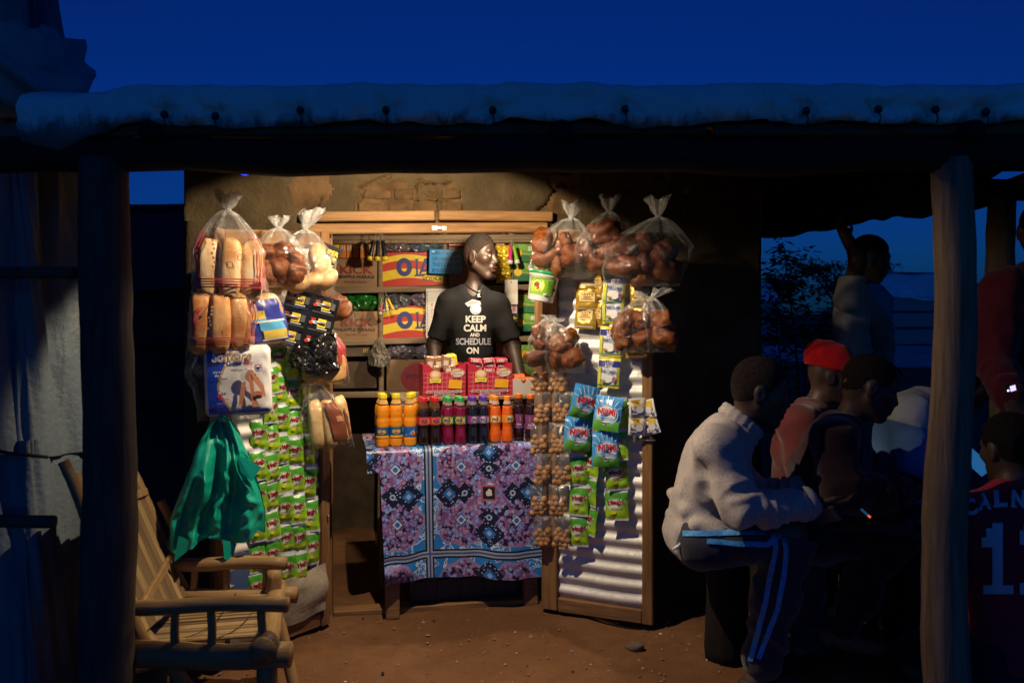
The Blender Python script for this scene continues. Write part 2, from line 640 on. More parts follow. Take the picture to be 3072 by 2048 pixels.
    def build(s, name, m, parent=None, matfn=None, smooth=True, W=None, relax=1):
        V, Q = s.nets()
        for _ in range(relax):
            S = np.zeros_like(V); n = np.zeros(len(V))
            for a, b in ((0, 1), (1, 2), (2, 3), (3, 0)):
                np.add.at(S, Q[:, a], V[Q[:, b]]); np.add.at(S, Q[:, b], V[Q[:, a]])
                np.add.at(n, Q[:, a], 1); np.add.at(n, Q[:, b], 1)
            V = V * .5 + .5 * S / np.maximum(n, 1)[:, None]
        ms = m if isinstance(m, list) else [m]
        mi = matfn(V[Q].mean(1)) if matfn else None
        me = np_mesh(name, V, Q, ms, mi, smooth)
        if parent is not None and W is None:
            W = Matrix.Identity(4)          # built in world space
        return new(name, me, parent, W)

# ------------------------------------------------------------------ colours of the place
M_MUD = mat((0.11, 0.064, 0.030), 0.95, 0.3, 9.0, 0.7, 45.0, name="mud_brick", spec=0.1)
M_PLASTER = mat((0.082, 0.058, 0.030), 0.95, 0.22, 6.0, 0.6, 55.0, name="mud_plaster", spec=0.1)
M_INNER = mat((0.09, 0.065, 0.045), 0.95, 0.3, 6.0, 0.5, 40.0, name="inner_mud_wall", spec=0.1)
W_LINT = wood((0.40, 0.205, 0.075), 'X', 0.6, 0.5, "sawn_timber")
W_DOOR = wood((0.30, 0.150, 0.058), 'X', 0.65, 0.5, "door_timber")
W_SHELF = wood((0.33, 0.23, 0.145), 'X', 0.7, 0.55, "shelf_timber")
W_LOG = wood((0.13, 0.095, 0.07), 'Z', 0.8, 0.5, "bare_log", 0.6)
W_LOG_LIT = wood((0.36, 0.245, 0.15), 'Z', 0.85, 0.5, "lamp_lit_log", 0.8)  # lighter log colour stands in for lamplight on the right and rear posts
W_DARK = wood((0.035, 0.024, 0.018), 'Z', 0.85, 0.5, "smoked_log", 0.6)
M_STEEL = mat((0.55, 0.54, 0.52), 0.35, 0.1, 30.0, metal=0.9, name="steel")

# ------------------------------------------------------------------ the lamp under the veranda roof
LAMP = Vector((-0.36, 2.80, 1.995))


def spot(name, parent, loc, aim, power, size, blend, radius, col):
    l = bpy.data.lights.new(name, 'SPOT')
    l.energy, l.spot_size, l.spot_blend, l.shadow_soft_size, l.color = power, size, blend, radius, col
    o = bpy.data.objects.new(name, l)
    COL.objects.link(o)
    q = (Vector(aim) - Vector(loc)).to_track_quat('-Z', 'Y')
    W = q.to_matrix().to_4x4(); W.translation = loc
    o.parent = parent; o.matrix_basis = WM[parent.name].inverted() @ W
    return o


def build_lamp():
    t = thing("hanging_lamp", "electric lamp with an added blocking plate hanging behind the veranda beam over the shop front", "lamp", T(*LAMP))
    ax = Vector((-0.11, 0.574, -0.81)).normalized()
    W = Vector((0, 0, 1)).rotation_difference(-ax).to_matrix().to_4x4(); W.translation = LAMP
    dk = mat((0.05, 0.05, 0.055), 0.6, name="lamp_housing")
    mb = MB()
    mb.box((LAMP.x - .20, LAMP.y - .022, LAMP.z - .115), (LAMP.x + .05, LAMP.y - .018, LAMP.z + .05), dk, .001)  # unseen plate added to block the beam towards the chair
    mb.box((LAMP.x - .20, LAMP.y - .018, LAMP.z + .046), (LAMP.x + .05, LAMP.y + .05, LAMP.z + .05), dk, .001)
    mb.build("shade", t, Matrix.Identity(4))
    mb = MB(); mb.lathe([(0.001, 0.044), (0.007, 0.04), (0.009, 0.03), (0.007, 0.022), (0.001, 0.019)], mat((0.8, 0.8, 0.7), 0.4, emit=(1, .85, .62, 6.0), name="lit_bulb"), 12)
    mb.build("bulb", t, W)
    mb = MB(); mb.tube([LAMP + Vector((0, 0, .03)), LAMP + Vector((0, -.004, .045)), LAMP + Vector((0, -.003, .10))], 0.004, dk, 6)
    mb.build("cord", t, Matrix.Identity(4))
    warm = (1.0, 0.80, 0.55)
    spot("lamp_beam", t, LAMP, LAMP + ax, 77.0, R(127), 0.13, 0.010, warm)
    spot("lamp_fill", t, LAMP + Vector((0, 0, -.005)), LAMP + Vector((0.45, 0.10, -1.0)), 28.0, R(128), 0.35, 0.014, warm)  # added warm fill, aimed right at the seated men


build_lamp()


def build_inner_bulb():
    p = Vector((-.13, 3.98, 1.865))
    t = thing("added_bulb", "unseen bulb added inside the shop just behind the lintel to light the shelves", "bulb", T(*p))
    mb = MB(); mb.lathe([(.001, -.032), (.018, -.026), (.024, -.010), (.020, .006), (.012, .020)], mat((.8, .8, .7), .3, emit=(1, .82, .55, 5.0), name="lit_bulb_glass"), 14); mb.build("bulb", t)
    mb = MB(); mb.lathe([(.013, .018), (.013, .05), (.006, .055)], mat((.04, .04, .04), .5, name="bulb_socket"), 12); mb.tube([(0, 0, .05), (.004, 0, .2), (0, 0, .34)], .003, mat((.04, .04, .04), .5, name="bulb_socket"), 6); mb.build("socket", t)
    l = bpy.data.lights.new("bulb_light", 'POINT'); l.energy = 40.0; l.shadow_soft_size = .022; l.color = (1.0, .80, .55)  # bulb added because the veranda lamp leaves the upper shelves dark
    o = bpy.data.objects.new("bulb_light", l); COL.objects.link(o); o.parent = t; o.matrix_basis = T(0, 0, -.045)


build_inner_bulb()

# ------------------------------------------------------------------ ground
def build_ground():
    def ax(fine0, fine1, h, far):
        f = list(np.arange(fine0, fine1, h)); a, b = [], []
        s, x = h, fine0
        while x > -far: s *= 1.22; x -= s; a.append(x)
        s, x = h, f[-1]
        while x < far: s *= 1.22; x += s; b.append(x)
        return np.array(a[::-1] + f + b)
    xs, ys = ax(-1.7, 2.2, 0.022, 900), ax(2.5, 5.2, 0.022, 1400)
    X, Y = np.meshgrid(xs, ys, indexing='ij')
    near = np.exp(-np.maximum(0, np.hypot(X, Y - 3.5) - 3) / 2.0)
    Z = near * (0.012 * vnoise(X * 2.1, Y * 2.1, 0, 1) + 0.009 * vnoise(X * 6, Y * 6, 0, 2) + 0.006 * vnoise(X * 15, Y * 15, 0, 3) + 0.002 * vnoise(X * 34, Y * 34, 0, 4))
    V = np.stack([X, Y, Z], -1).reshape(-1, 3)
    n, m = len(xs), len(ys)
    i, j = np.meshgrid(np.arange(n - 1), np.arange(m - 1), indexing='ij')
    a = (i * m + j).ravel()
    Q = np.stack([a, a + m, a + m + 1, a + 1], 1)
    mt, nt, b = base_mat("packed_red_earth")
    v = coords(nt, (1, 1, 1), False)
    n1, n2, n3 = noise(nt, v, 1.6, 5.0), noise(nt, v, 11.0, 5.0, 0.65), noise(nt, v, 90.0, 4.0, 0.7)
    c = cmix(nt, n1.sstep(.35, .68), (0.14, 0.064, 0.029), (0.215, 0.104, 0.050))
    c = cmix(nt, n2.sstep(.45, .75) * 0.5, c, (0.115, 0.058, 0.03))
    c = cmix(nt, n3.sstep(.55, .8) * 0.55, c, (0.32, 0.20, 0.12))
    nt.links.new(c, b.inputs['Base Color'])
    b.inputs['Roughness'].default_value = 0.95; b.inputs['Specular IOR Level'].default_value = 0.1
    bump(nt, b, n2 * 0.5 + n3 * 0.5, 0.8, 0.012)
    o = new("ground", np_mesh("ground", V, Q, [mt]))
    tag(o, None, None, None, "structure")
    # loose grit and scraps trodden into the earth in front of the shop
    mb = MB()
    gm = [mat((0.22, 0.13, 0.07), 0.95, 0.3, name="earth_crumb"), mat((0.30, 0.21, 0.14), 0.9, 0.3, name="grit"), mat((0.62, 0.60, 0.56), 0.7, name="paper_scrap"), mat((0.03, 0.025, 0.02), 0.9, name="charcoal_crumb")]
    for k in range(520):
        x, y = random.uniform(-1.2, 1.7), random.uniform(2.75, 3.75)
        r = random.choice((.004, .004, .006, .009)) * random.uniform(.6, 1.4)
        mm = random.choices(gm, (6, 4, .5, .5))[0]
        z = float(0.010 * vnoise(x * 2.1, y * 2.1, 0, 1) + 0.006 * vnoise(x * 6, y * 6, 0, 2))
        c0 = Vector((x, y, z)); vs = []
        for q in range(6):
            d = Vector([(1, 0, 0), (-1, 0, 0), (0, 1, 0), (0, -1, 0), (0, 0, .7), (0, 0, -.5)][q])
            vs.append(c0 + d * r * random.uniform(.6, 1.3) + Vector((0, 0, r * .3)))
        mb.add(vs, [(0, 2, 4), (2, 1, 4), (1, 3, 4), (3, 0, 4), (2, 0, 5), (1, 2, 5), (3, 1, 5), (0, 3, 5)], mm)
    tag(mb.build("loose_grit"), "loose grit and paper scraps trodden into the red earth", None, None, "stuff")


build_ground()

# ------------------------------------------------------------------ the mud walled shop
SA = R(10.2)
SW = T(-0.83, 3.62, 0) @ RZ(SA)
SN = Vector((math.sin(SA), -math.cos(SA), 0))


def S(u, v, z): return SW @ Vector((u, v, z))


def wp(px, py, off=0.0):
    """photograph pixel -> (u, z) on the shop front"""
    q = SW.inverted() @ onplane(px, py, Vector((-.83, 3.62, 0)) + SN * off, SN)
    return q.x, q.z


def inpoly(x, y, poly):
    c = False; j = len(poly) - 1
    for i in range(len(poly)):
        (xi, yi), (xj, yj) = poly[i], poly[j]
        if (yi > y) != (yj > y) and x < (xj - xi) * (y - yi) / (yj - yi) + xi: c = not c
        j = i
    return c


def segdist(x, y, pl):
    best = 9
    for (x0, y0), (x1, y1) in zip(pl, pl[1:]):
        dx, dy = x1 - x0, y1 - y0
        t = max(0, min(1, ((x - x0) * dx + (y - y0) * dy) / (dx * dx + dy * dy + 1e-12)))
        best = min(best, math.hypot(x - x0 - t * dx, y - y0 - t * dy))
    return best


hut = thing("mud_shop", "mud brick shop with plastered front, timber door frame and two open sheet metal doors", "shop", SW)


def build_hut():
    loss = [wp(*p) for p in ((1062, 652), (1066, 612), (1078, 585), (1082, 566), (1150, 548), (1205, 536), (1235, 560), (1290, 552), (1352, 556), (1388, 575), (1396, 652))]
    brown = [[wp(*p) for p in ((862, 560), (905, 505), (975, 515), (1002, 570), (985, 600), (935, 650), (895, 640))],
             [wp(*p) for p in ((1632, 640), (1655, 585), (1665, 520), (1740, 520), (1742, 640))]]
    cracks = [[wp(*p) for p in q] for q in (
        ((1168, 530), (1108, 552), (1072, 568), (1080, 592), (1064, 618), (1066, 640)),
        ((1262, 548), (1266, 575), (1250, 602)), ((1270, 548), (1285, 566), (1310, 552)), ((1266, 570), (1300, 585)), ((1322, 562), (1322, 640)), ((1300, 560), (1360, 552)),
        ((1648, 545), (1668, 575), (1640, 610), (1622, 632)), ((1668, 575), (1690, 540)), ((955, 585), (948, 618), (930, 632)), ((905, 635), (892, 660)),
        ((1085, 640), (1200, 644), (1380, 640)))]
    U0, U1, ZT = -0.63, 2.13, 2.30
    # plastered face above the door, finely modelled where the plaster has fallen
    def top(a, b):
        u, z = U0 + (U1 - U0) * a, 1.785 + (ZT - 1.785) * b
        if -0.001 < u < 1.0 and z < 1.80: pass
        d = 0.006 * vn(u * 5, z * 5, 0, 5) + 0.0035 * vn(u * 17, z * 17, 0, 6) + 0.0015 * vn(u * 50, z * 50, 0, 7)
        ju, jz = u + .012 * vn(u * 22, z * 22, 0, 8), z + .012 * vn(u * 22, z * 22, 1, 9)
        if inpoly(ju, jz, loss): d += 0.028 + 0.006 * vn(u * 30, z * 30, 0, 10)
        for c in cracks:
            e = segdist(ju, jz, c)
            if e < 0.012: d += 0.045 * (1 - e / 0.012)
        for c in brown:
            if inpoly(ju, jz, c): d += 0.006 * vn(u * 25, z * 25, 3, 11) - .004
        if a <= 0.0 or a >= 1.0: d = 0.06
        return Vector((u, d, z))
    def topm(a, b):
        u, z = U0 + (U1 - U0) * a, 1.785 + (ZT - 1.785) * b
        ju, jz = u + .012 * vn(u * 22, z * 22, 0, 8), z + .012 * vn(u * 22, z * 22, 1, 9)
        if inpoly(ju, jz, loss) or any(inpoly(ju, jz, c) for c in brown): return M_MUD
        if any(segdist(ju, jz, c) < .01 for c in cracks): return M_MUD
        return M_PLASTER
    mb = MB()
    mb.grid(top, 240, 60, M_PLASTER, True, False, topm)
    def side(u0, u1):
        def f(a, b):
            u, z = u0 + (u1 - u0) * a, 1.785 * b - 0.02 * (1 - b)
            d = 0.010 * vn(u * 4, z * 4, 0, 5) + 0.005 * vn(u * 14, z * 14, 0, 6)
            if z < .15: d -= .03 * (1 - z / .15)
            if a <= 0 or a >= 1: d = .06
            return Vector((u, d, z))
        return f
    mb.grid(side(U0, -0.04), 30, 80, M_PLASTER)
    mb.grid(side(1.04, U1), 50, 80, M_PLASTER)
    mb.box((U0, .05, -.05), (-.04, .24, ZT), M_PLASTER)
    mb.box((1.04, .05, -.05), (U1, .24, ZT), M_PLASTER)
    mb.box((-.04, .05, 1.83), (1.04, .24, ZT), M_PLASTER)
    mb.build("front_wall", hut)
    mb = MB()
    mb.box((-.63, 1.52, -.05), (2.13, 1.72, 2.3), M_INNER)
    mb.box((-.63, .241, -.05), (-.50, 1.52, 2.3), M_INNER)
    mb.box((1.93, .24, -.05), (2.129, 1.52, 2.3), M_INNER)
    mb.build("inner_wall", hut)
    mb = MB(); mb.box((-.62, .245, 2.20), (2.12, 1.515, 2.28), W_DARK); mb.build("ceiling", hut)
    # the mud bricks laid bare above the lintel
    for (x0, y0, x1, y1) in ((1072, 602, 1158, 640), (1164, 606, 1226, 641), (1236, 604, 1316, 642), (1326, 602, 1390, 640),
                             (1088, 566, 1176, 597), (1182, 560, 1244, 600), (1252, 588, 1316, 600), (1327, 566, 1384, 597)):
        (u0, z1), (u1, z0) = wp(x0, y0), wp(x1, y1)
        def f(a, b, u0=u0, u1=u1, z0=z0, z1=z1):
            e = min(a, 1 - a, b * .6, (1 - b) * .6)
            y = 0.012 + (0.03 if e < .02 else 0) + .007 * vn(a * 4 + u0 * 40, b * 3, 0, 12) + .003 * vn(a * 13 + u0 * 40, b * 9, 2, 13)
            return Vector((u0 + (u1 - u0) * a + .004 * vn(a * 5, b * 5, u0 * 9, 3), y, z0 + (z1 - z0) * b + .004 * vn(a * 5, b * 5, u0 * 9 + 4, 3)))
        mb = MB(); mb.grid(f, 16, 8, M_MUD); mb.build("brick", hut)
    # timber round the opening
    def wpl(name, p, q, w, t, off, m):
        (ua, za), (ub, zb) = wp(*p, off), wp(*q, off)
        return plank(name, S(ua, -off, za), S(ub, -off, zb), w, t, m, hut, (0, 0, 1), .005, .003)
    wpl("lintel_board", (905, 651), (1304, 648), 0.043, 0.05, 0.012, W_LINT)
    wpl("lintel_board", (1316, 648), (1655, 651), 0.045, 0.05, 0.010, W_LINT)
    wpl("lintel_board", (916, 687), (1641, 682), 0.048, 0.045, 0.020, W_LINT)
    mb = MB(); u0, z0 = wp(1310, 655); mb.box((u0 - .008, -.018, z0 - .03), (u0 + .008, .03, z0 + .028), M_MUD, .002); mb.build("mortar_plug", hut)
    plank("door_jamb", S(-.015, .05, 0), S(-.015, .05, 1.79), .09, .06, W_DOOR, hut, tuple(S(0, 1, 0) - S(0, 0, 0)))
    plank("door_jamb", S(1.005, .05, 0), S(1.005, .05, 1.79), .09, .07, W_DOOR, hut, tuple(S(0, 1, 0) - S(0, 0, 0)))
    plank("door_jamb", S(1.055, -.012, .0), S(1.055, -.012, 1.775), .035, .06, W_DOOR, hut, tuple(S(0, 1, 0) - S(0, 0, 0)))
    plank("sill_board", S(.02, .02, .012), S(.99, .02, .012), .05, .07, W_DOOR, hut)
    # latch plate
    u0, z0 = wp(1318, 684, .045)
    mb = MB()
    mb.box((u0 - .033, -.045, z0 - .009), (u0 + .033, -.0425, z0 + .009), M_STEEL, .0006)
    mb.box((u0 - .010, -.054, z0 - .009), (u0 + .012, -.0452, z0 + .009), M_STEEL, .003)
    for sx in (-.026, .026): mb.lathe([(.004, 0), (.003, .003)], mat((.06, .06, .06), .4, name="screw_head"), 8, T(u0 + sx, -.046, z0) @ Matrix.Rotation(R(90), 4, 'X'))
    mb.build("latch_plate", hut)


build_hut()

# the two doors
DL = frame((-1.165, 3.08, 0), R(52)); DLW = 0.56
DR = frame((0.148, 3.70, 0), R(-23)); DRW = 0.513
NL = Vector((math.sin(R(52)), -math.cos(R(52)), 0)); NR = Vector((math.sin(R(-23)), -math.cos(R(-23)), 0))


def dl(px, py, off=0.0): return onplane(px, py, Vector((-1.165, 3.08, 0)) + NL * off, NL)
def dr(px, py, off=0.0): return onplane(px, py, Vector((0.148, 3.70, 0)) + NR * off, NR)


def tin_mat():
    m, nt, b = base_mat("galvanised_sheet")
    v = coords(nt)
    n1, n2, n3 = noise(nt, v, 4.0, 5.0), noise(nt, v, 40.0, 4.0, .7), noise(nt, coords(nt, (6, 6, .6)), 6.0, 3.0)
    c = cmix(nt, n1.sstep(.4, .7) * .55, (0.76, 0.75, 0.73), (0.52, 0.48, 0.42))
    c = cmix(nt, n2.sstep(.58, .72) * .6, c, (0.20, 0.13, 0.08))
    nt.links.new(c, b.inputs['Base Color'])
    b.inputs['Metallic'].default_value = 0.35
    nt.links.new((n2 * .35 + n3 * .15 + .34).k, b.inputs['Roughness'])
    bump(nt, b, n2, .15, .004)
    return m


M_TIN = tin_mat()


def build_door(W, w, ztop, s0, s1, canvas):
    d = new("door", None, hut, W)
    z0 = .025
    def pl(name, a, b, pw, t, up=(0, 0, 1)):
        a, b = W @ Vector(a), W @ Vector(b)
        u = (W.to_3x3() @ Vector(up))
        o = plank(name, a, b, pw, t, W_DOOR, d, u, .004, .003)
        return o
    pl("stile", (s0 / 2, -.016, z0), (s0 / 2, -.016, ztop[0]), s0, .034, (1, 0, 0))
    pl("stile", (w - s1 / 2, -.016, z0), (w - s1 / 2, -.016, ztop[1]), s1, .034, (1, 0, 0))
    pl("rail", (s0 + .002, -.014, z0 + .03), (w - s1 - .002, -.014, z0 + .03), .06, .03)
    pl("rail", (s0 + .002, -.014, ztop[0] - .03), (w - s1 - .002, -.014, ztop[1] - .03), .06, .03)
    pl("rail", (s0 + .002, .018, .95), (w - s1 - .002, .018, .95), .06, .02)
    def f(a, b):
        x, z = .03 + (w - .06) * a, z0 + .02 + (1.66 - z0) * b
        dent = .006 * vn(x * 6 + w * 31, z * 5, 0, 14) + .004 * max(0, vn(x * 14 + w * 9, z * 12, 3, 15)) * math.sin(x * 60)
        return Vector((x, -.006 + .0085 * math.sin(2 * PI * z / .0655 + .8 * vn(x * 3, z * 2, 5, 3)) + dent * .6, z))
    mb = MB(); mb.grid(f, 34, 190, M_TIN); mb.build("corrugated_sheet", d, W)
    if canvas:
        cm = mat((0.34, 0.28, 0.2), .8, .25, 9, .3, 60, name="dirty_canvas")
        def g(a, b):
            return Vector((.06 + (w - .1) * a, -.045 - .02 * math.sin(b * PI) - .008 * vn(a * 7, b * 5, 2, 4), .09 + .20 * b + .05 * (1 - a) * 0 + .015 * vn(a * 4, 0, 0, 9)))
        mb = MB(); mb.grid(g, 22, 12, cm); mb.build("canvas_patch", d, W)
        for k in range(2):
            mb = MB(); mb.lathe([(.004, 0), (.004, .012)], M_STEEL, 8, T(w - .02, -.036, .5 + .7 * k) @ Matrix.Rotation(R(90), 4, 'X')); mb.build("nail", d, W)
    return d


build_door(DL, DLW, (1.708, 1.735), .05, .046, True)
build_door(DR, DRW, (1.765, 1.745), .075, .046, False)

# ------------------------------------------------------------------ veranda: posts, beam, roof, tarpaulin edge
def tarp_mat(col, name, dirt=(0.12, 0.09, 0.06)):
    m, nt, b = base_mat(name)
    v = coords(nt, (1, 1, 1), False)
    n1, n2 = noise(nt, v, 3.0, 5.0, .65), noise(nt, coords(nt, (3, 3, .5), False), 5.0, 4.0)
    n3 = noise(nt, v, 55.0, 3.0)
    c = cmix(nt, n1.sstep(.42, .75) * .4, col, tuple(x * .55 for x in col))
    c = cmix(nt, n2.sstep(.5, .8) * .35, c, dirt)
    nt.links.new(c, b.inputs['Base Color'])
    b.inputs['Roughness'].default_value = 0.55
    bump(nt, b, n1 * .7 + n3 * .15 + n2 * .3, .8, .03)
    return m


def edge_mat():
    m, nt, b = base_mat("stained_blue_tarpaulin")
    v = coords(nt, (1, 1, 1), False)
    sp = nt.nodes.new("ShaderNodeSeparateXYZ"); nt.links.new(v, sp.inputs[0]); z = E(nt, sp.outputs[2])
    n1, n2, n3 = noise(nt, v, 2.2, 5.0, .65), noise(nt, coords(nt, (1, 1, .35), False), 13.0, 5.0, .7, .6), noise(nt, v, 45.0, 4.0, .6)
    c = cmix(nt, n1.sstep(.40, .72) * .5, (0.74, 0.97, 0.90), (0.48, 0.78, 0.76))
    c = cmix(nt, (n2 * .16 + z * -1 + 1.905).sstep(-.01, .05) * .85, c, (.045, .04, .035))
    c = cmix(nt, n2.sstep(.64, .80) * .4, c, (.14, .17, .16))
    nt.links.new(c, b.inputs['Base Color']); b.inputs['Roughness'].default_value = .5
    bump(nt, b, n1 * .5 + n2 * .5 + n3 * .12, .9, .035)
    return m


M_TARP_TEAL = tarp_mat((0.62, 0.86, 0.80), "weathered_blue_tarpaulin")
M_EDGE = edge_mat()
M_TARP_GREY = tarp_mat((0.15, 0.19, 0.22), "weathered_grey_tarpaulin")


def build_veranda():
    t = thing("veranda", "log veranda with thatched roof edged in blue tarpaulin in front of the shop", "veranda", T(0, 2.5, 0))
    def post(a, b, r0, r1, lab):
        o = pole("post", a, b, r0, r1, W_LOG if a[0] < 0 else W_LOG_LIT, t, .018, 18, 22, .035); o["label"] = lab
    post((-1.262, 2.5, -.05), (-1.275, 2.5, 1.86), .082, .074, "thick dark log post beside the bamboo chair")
    post((1.370, 2.5, -.05), (1.372, 2.5, 1.86), .069, .057, "log post in front of the seated men")
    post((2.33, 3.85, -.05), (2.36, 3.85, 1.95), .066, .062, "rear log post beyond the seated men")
    mb = MB()
    pts = [(-1.62 + 4.6 * i / 30, 2.5, 1.873 + .006 * math.sin(i * .7) + .004 * math.sin(i * 1.9)) for i in range(31)]
    mb.tube(pts, [.056 + .004 * math.sin(i * 1.3) for i in range(31)], wood((0.04, 0.027, 0.02), 'X', .85, .5, "smoked_beam", .6), 12, .03); mb.build("beam", t, Matrix.Identity(4))
    mb = MB()
    mb.tube([(2.42, 3.3, 2.02), (2.44, 3.9, 1.99), (2.45, 4.25, 1.97)], [.05, .05, .045], W_DARK, 12, .05)
    mb.tube([(2.2, 3.85, 1.98), (2.5, 3.87, 1.975), (2.62, 3.87, 1.97)], [.05, .05, .042], W_DARK, 12, .05); mb.build("rafter", t, Matrix.Identity(4))
    # thatch slab seen from below, its ends showing under the tarpaulin
    tm = mat((0.11, 0.07, 0.04), .95, .5, 22.0, .9, 70.0, name="smoky_thatch", spec=.05)
    def roof(a, b):
        x = -1.52 + 4.72 * a
        ye = 6.1 + .25 * vn(x * 1.6, 0, 0, 21)
        if b < .5:
            y = 2.475 + (4.6 - 2.475) * b * 2; z = 1.955 + .49 * b * 2
        else:
            q = (b - .5) * 2; y = 4.6 + (ye - 4.6) * q
            zr = 1.93 + .15 * (x - 1.9) + .035 * vn(x * 3.1, 1, 0, 22) + .02 * vn(x * 9, 1, 0, 23)
            z = 2.445 + (zr - 2.445) * q
        return Vector((x, y, z + .012 * vn(x * 6, y * 6, 0, 24)))
    mb = MB(); mb.grid(roof, 110, 44, tm)
    mb.grid(lambda a, b: roof(a, b) + Vector((0, 0, .07)), 60, 24, tm)
    for e in (0.0, 1.0):
        mb.grid(lambda a, b: roof(e, a) + Vector((0, 0, .07 * b)), 44, 2, tm)
    mb.grid(lambda a, b: roof(a, 1.0) + Vector((0, 0, .07 * b)), 110, 2, tm)
    mb.grid(lambda a, b: roof(a, 0.0) + Vector((0, 0, .07 * b)), 110, 2, tm)
    mb.build("thatch_roof", t, Matrix.Identity(4))
    for k in range(4):
        x = -1.1 + 1.25 * k
        pole("rafter", (x, 2.42, 1.93), (x + .05, 4.6, 2.40), .035, .028, W_DARK, t)
    # purlin board under the tarpaulin, split reed ends
    plank("eave_board", (-1.45, 2.47, 1.944), (0.6, 2.47, 1.947), .035, .02, wood((.16, .09, .05), 'X', .8, .5, "eave_wood"), t)
    plank("eave_board", (0.62, 2.472, 1.945), (3.0, 2.472, 1.95), .035, .02, wood((.16, .09, .05), 'X', .8, .5, "eave_wood"), t)
    # tarpaulin over the edge
    knobs = [(492, 343), (645, 348), (900, 330), (1157, 330), (1478, 330), (1875, 327), (2420, 332), (2637, 327), (2808, 328), (2960, 335)]
    kw = [P(x, y, 2.42) for x, y in knobs]
    X0, X1 = -1.50, 2.9
    prof = [(2.95, 2.175), (2.75, 2.145), (2.58, 2.108), (2.50, 2.096), (2.448, 2.084), (2.431, 2.068), (2.424, 2.03), (2.421, 1.995), (2.424, 1.972), (2.440, 1.962)]
    cum = [0]
    for p, q in zip(prof, prof[1:]): cum.append(cum[-1] + math.hypot(q[0] - p[0], q[1] - p[1]))
    def tf(a, b):
        x = X0 + (X1 - X0) * a
        L = (b ** .8) * cum[-1]
        k = max(i for i in range(len(cum)) if cum[i] <= L + 1e-9); k = min(k, len(prof) - 2)
        f = (L - cum[k]) / (cum[k + 1] - cum[k])
        y = prof[k][0] + (prof[k + 1][0] - prof[k][0]) * f; z = prof[k][1] + (prof[k + 1][1] - prof[k][1]) * f
        e = max(0, min(1, (x + 1.35) / .4))                       # droops towards the left end
        z += -.03 * (1 - e) ** 2 * (b) + (.003 * math.sin(x * 1.3 + .5) - .012 * a)
        low = max(0, (b - .55) / .45)
        z += low * (.016 * vn(x * 4.5, 0, 0, 31) + .010 * vn(x * 13, 0, 0, 32))
        if x < -1.2: z -= low * .05 * (1 - abs(x + 1.38) / .19 if abs(x + 1.38) < .19 else 0)
        y += .004 * vn(x * 5, z * 14, 0, 33) + .006 * vn(x * 14 + z * 12, z * 38, 0, 34) + .005 * vn(x * 34 - z * 20, z * 60, 0, 35)
        for c in kw:
            dx, dz = x - c.x, z - c.z
            if abs(dx) < .2:
                r = math.hypot(dx, dz * 1.2) + 1e-6; th = math.atan2(dz, dx)
                y += .034 * math.exp(-(r / .032) ** 2) + .017 * math.exp(-r / .06) * math.cos((6 + int(c.x * 10) % 3) * th + c.x * 20) * min(1, r / .02)
        y += .007 * (1 - 2.4 * abs(vn(x * 3.2 + z * 9, z * 22 - x * 1.5, 4, 36)))
        if abs(x - 0.775 + (z - 2.03) * .25) < .006 and b > .25: y += .014
        return Vector((x, y, z))
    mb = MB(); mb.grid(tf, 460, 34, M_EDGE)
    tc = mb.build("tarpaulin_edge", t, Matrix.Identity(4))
    dk = mat((.03, .035, .04), .35, name="wet_tie_knob")
    for c in kw:
        mb = MB()
        mb.lathe([(.001, .013), (.009, .0095), (.0125, .002), (.0118, -.005), (.007, -.0115), (.001, -.013)], dk, 12, T(c.x, 2.424, c.z))
        mb.tube([(c.x, 2.42, c.z - .012), (c.x + .004, 2.416, c.z - .025), (c.x + .001, 2.42, c.z - .045)], .0025, dk, 5)
        mb.build("tie_knob", tc, Matrix.Identity(4))


build_veranda()

# small blue indicator under the beam
mb = MB(); mb.lathe([(.001, .012), (.012, .009), (.017, 0), (.012, -.009), (.001, -.012)], mat((.02, .05, .5), .3, emit=(.0, .06, 1, 1.3), name="blue_glow"), 12, T(-.862, 2.58, 1.836))
mb.tube([(-.862, 2.58, 1.845), (-.862, 2.56, 1.90)], .003, mat((.02, .02, .02), .5, name="cord_black"), 5)
tag(mb.build("indicator_light"), "small glowing blue light hanging just under the beam", "light")

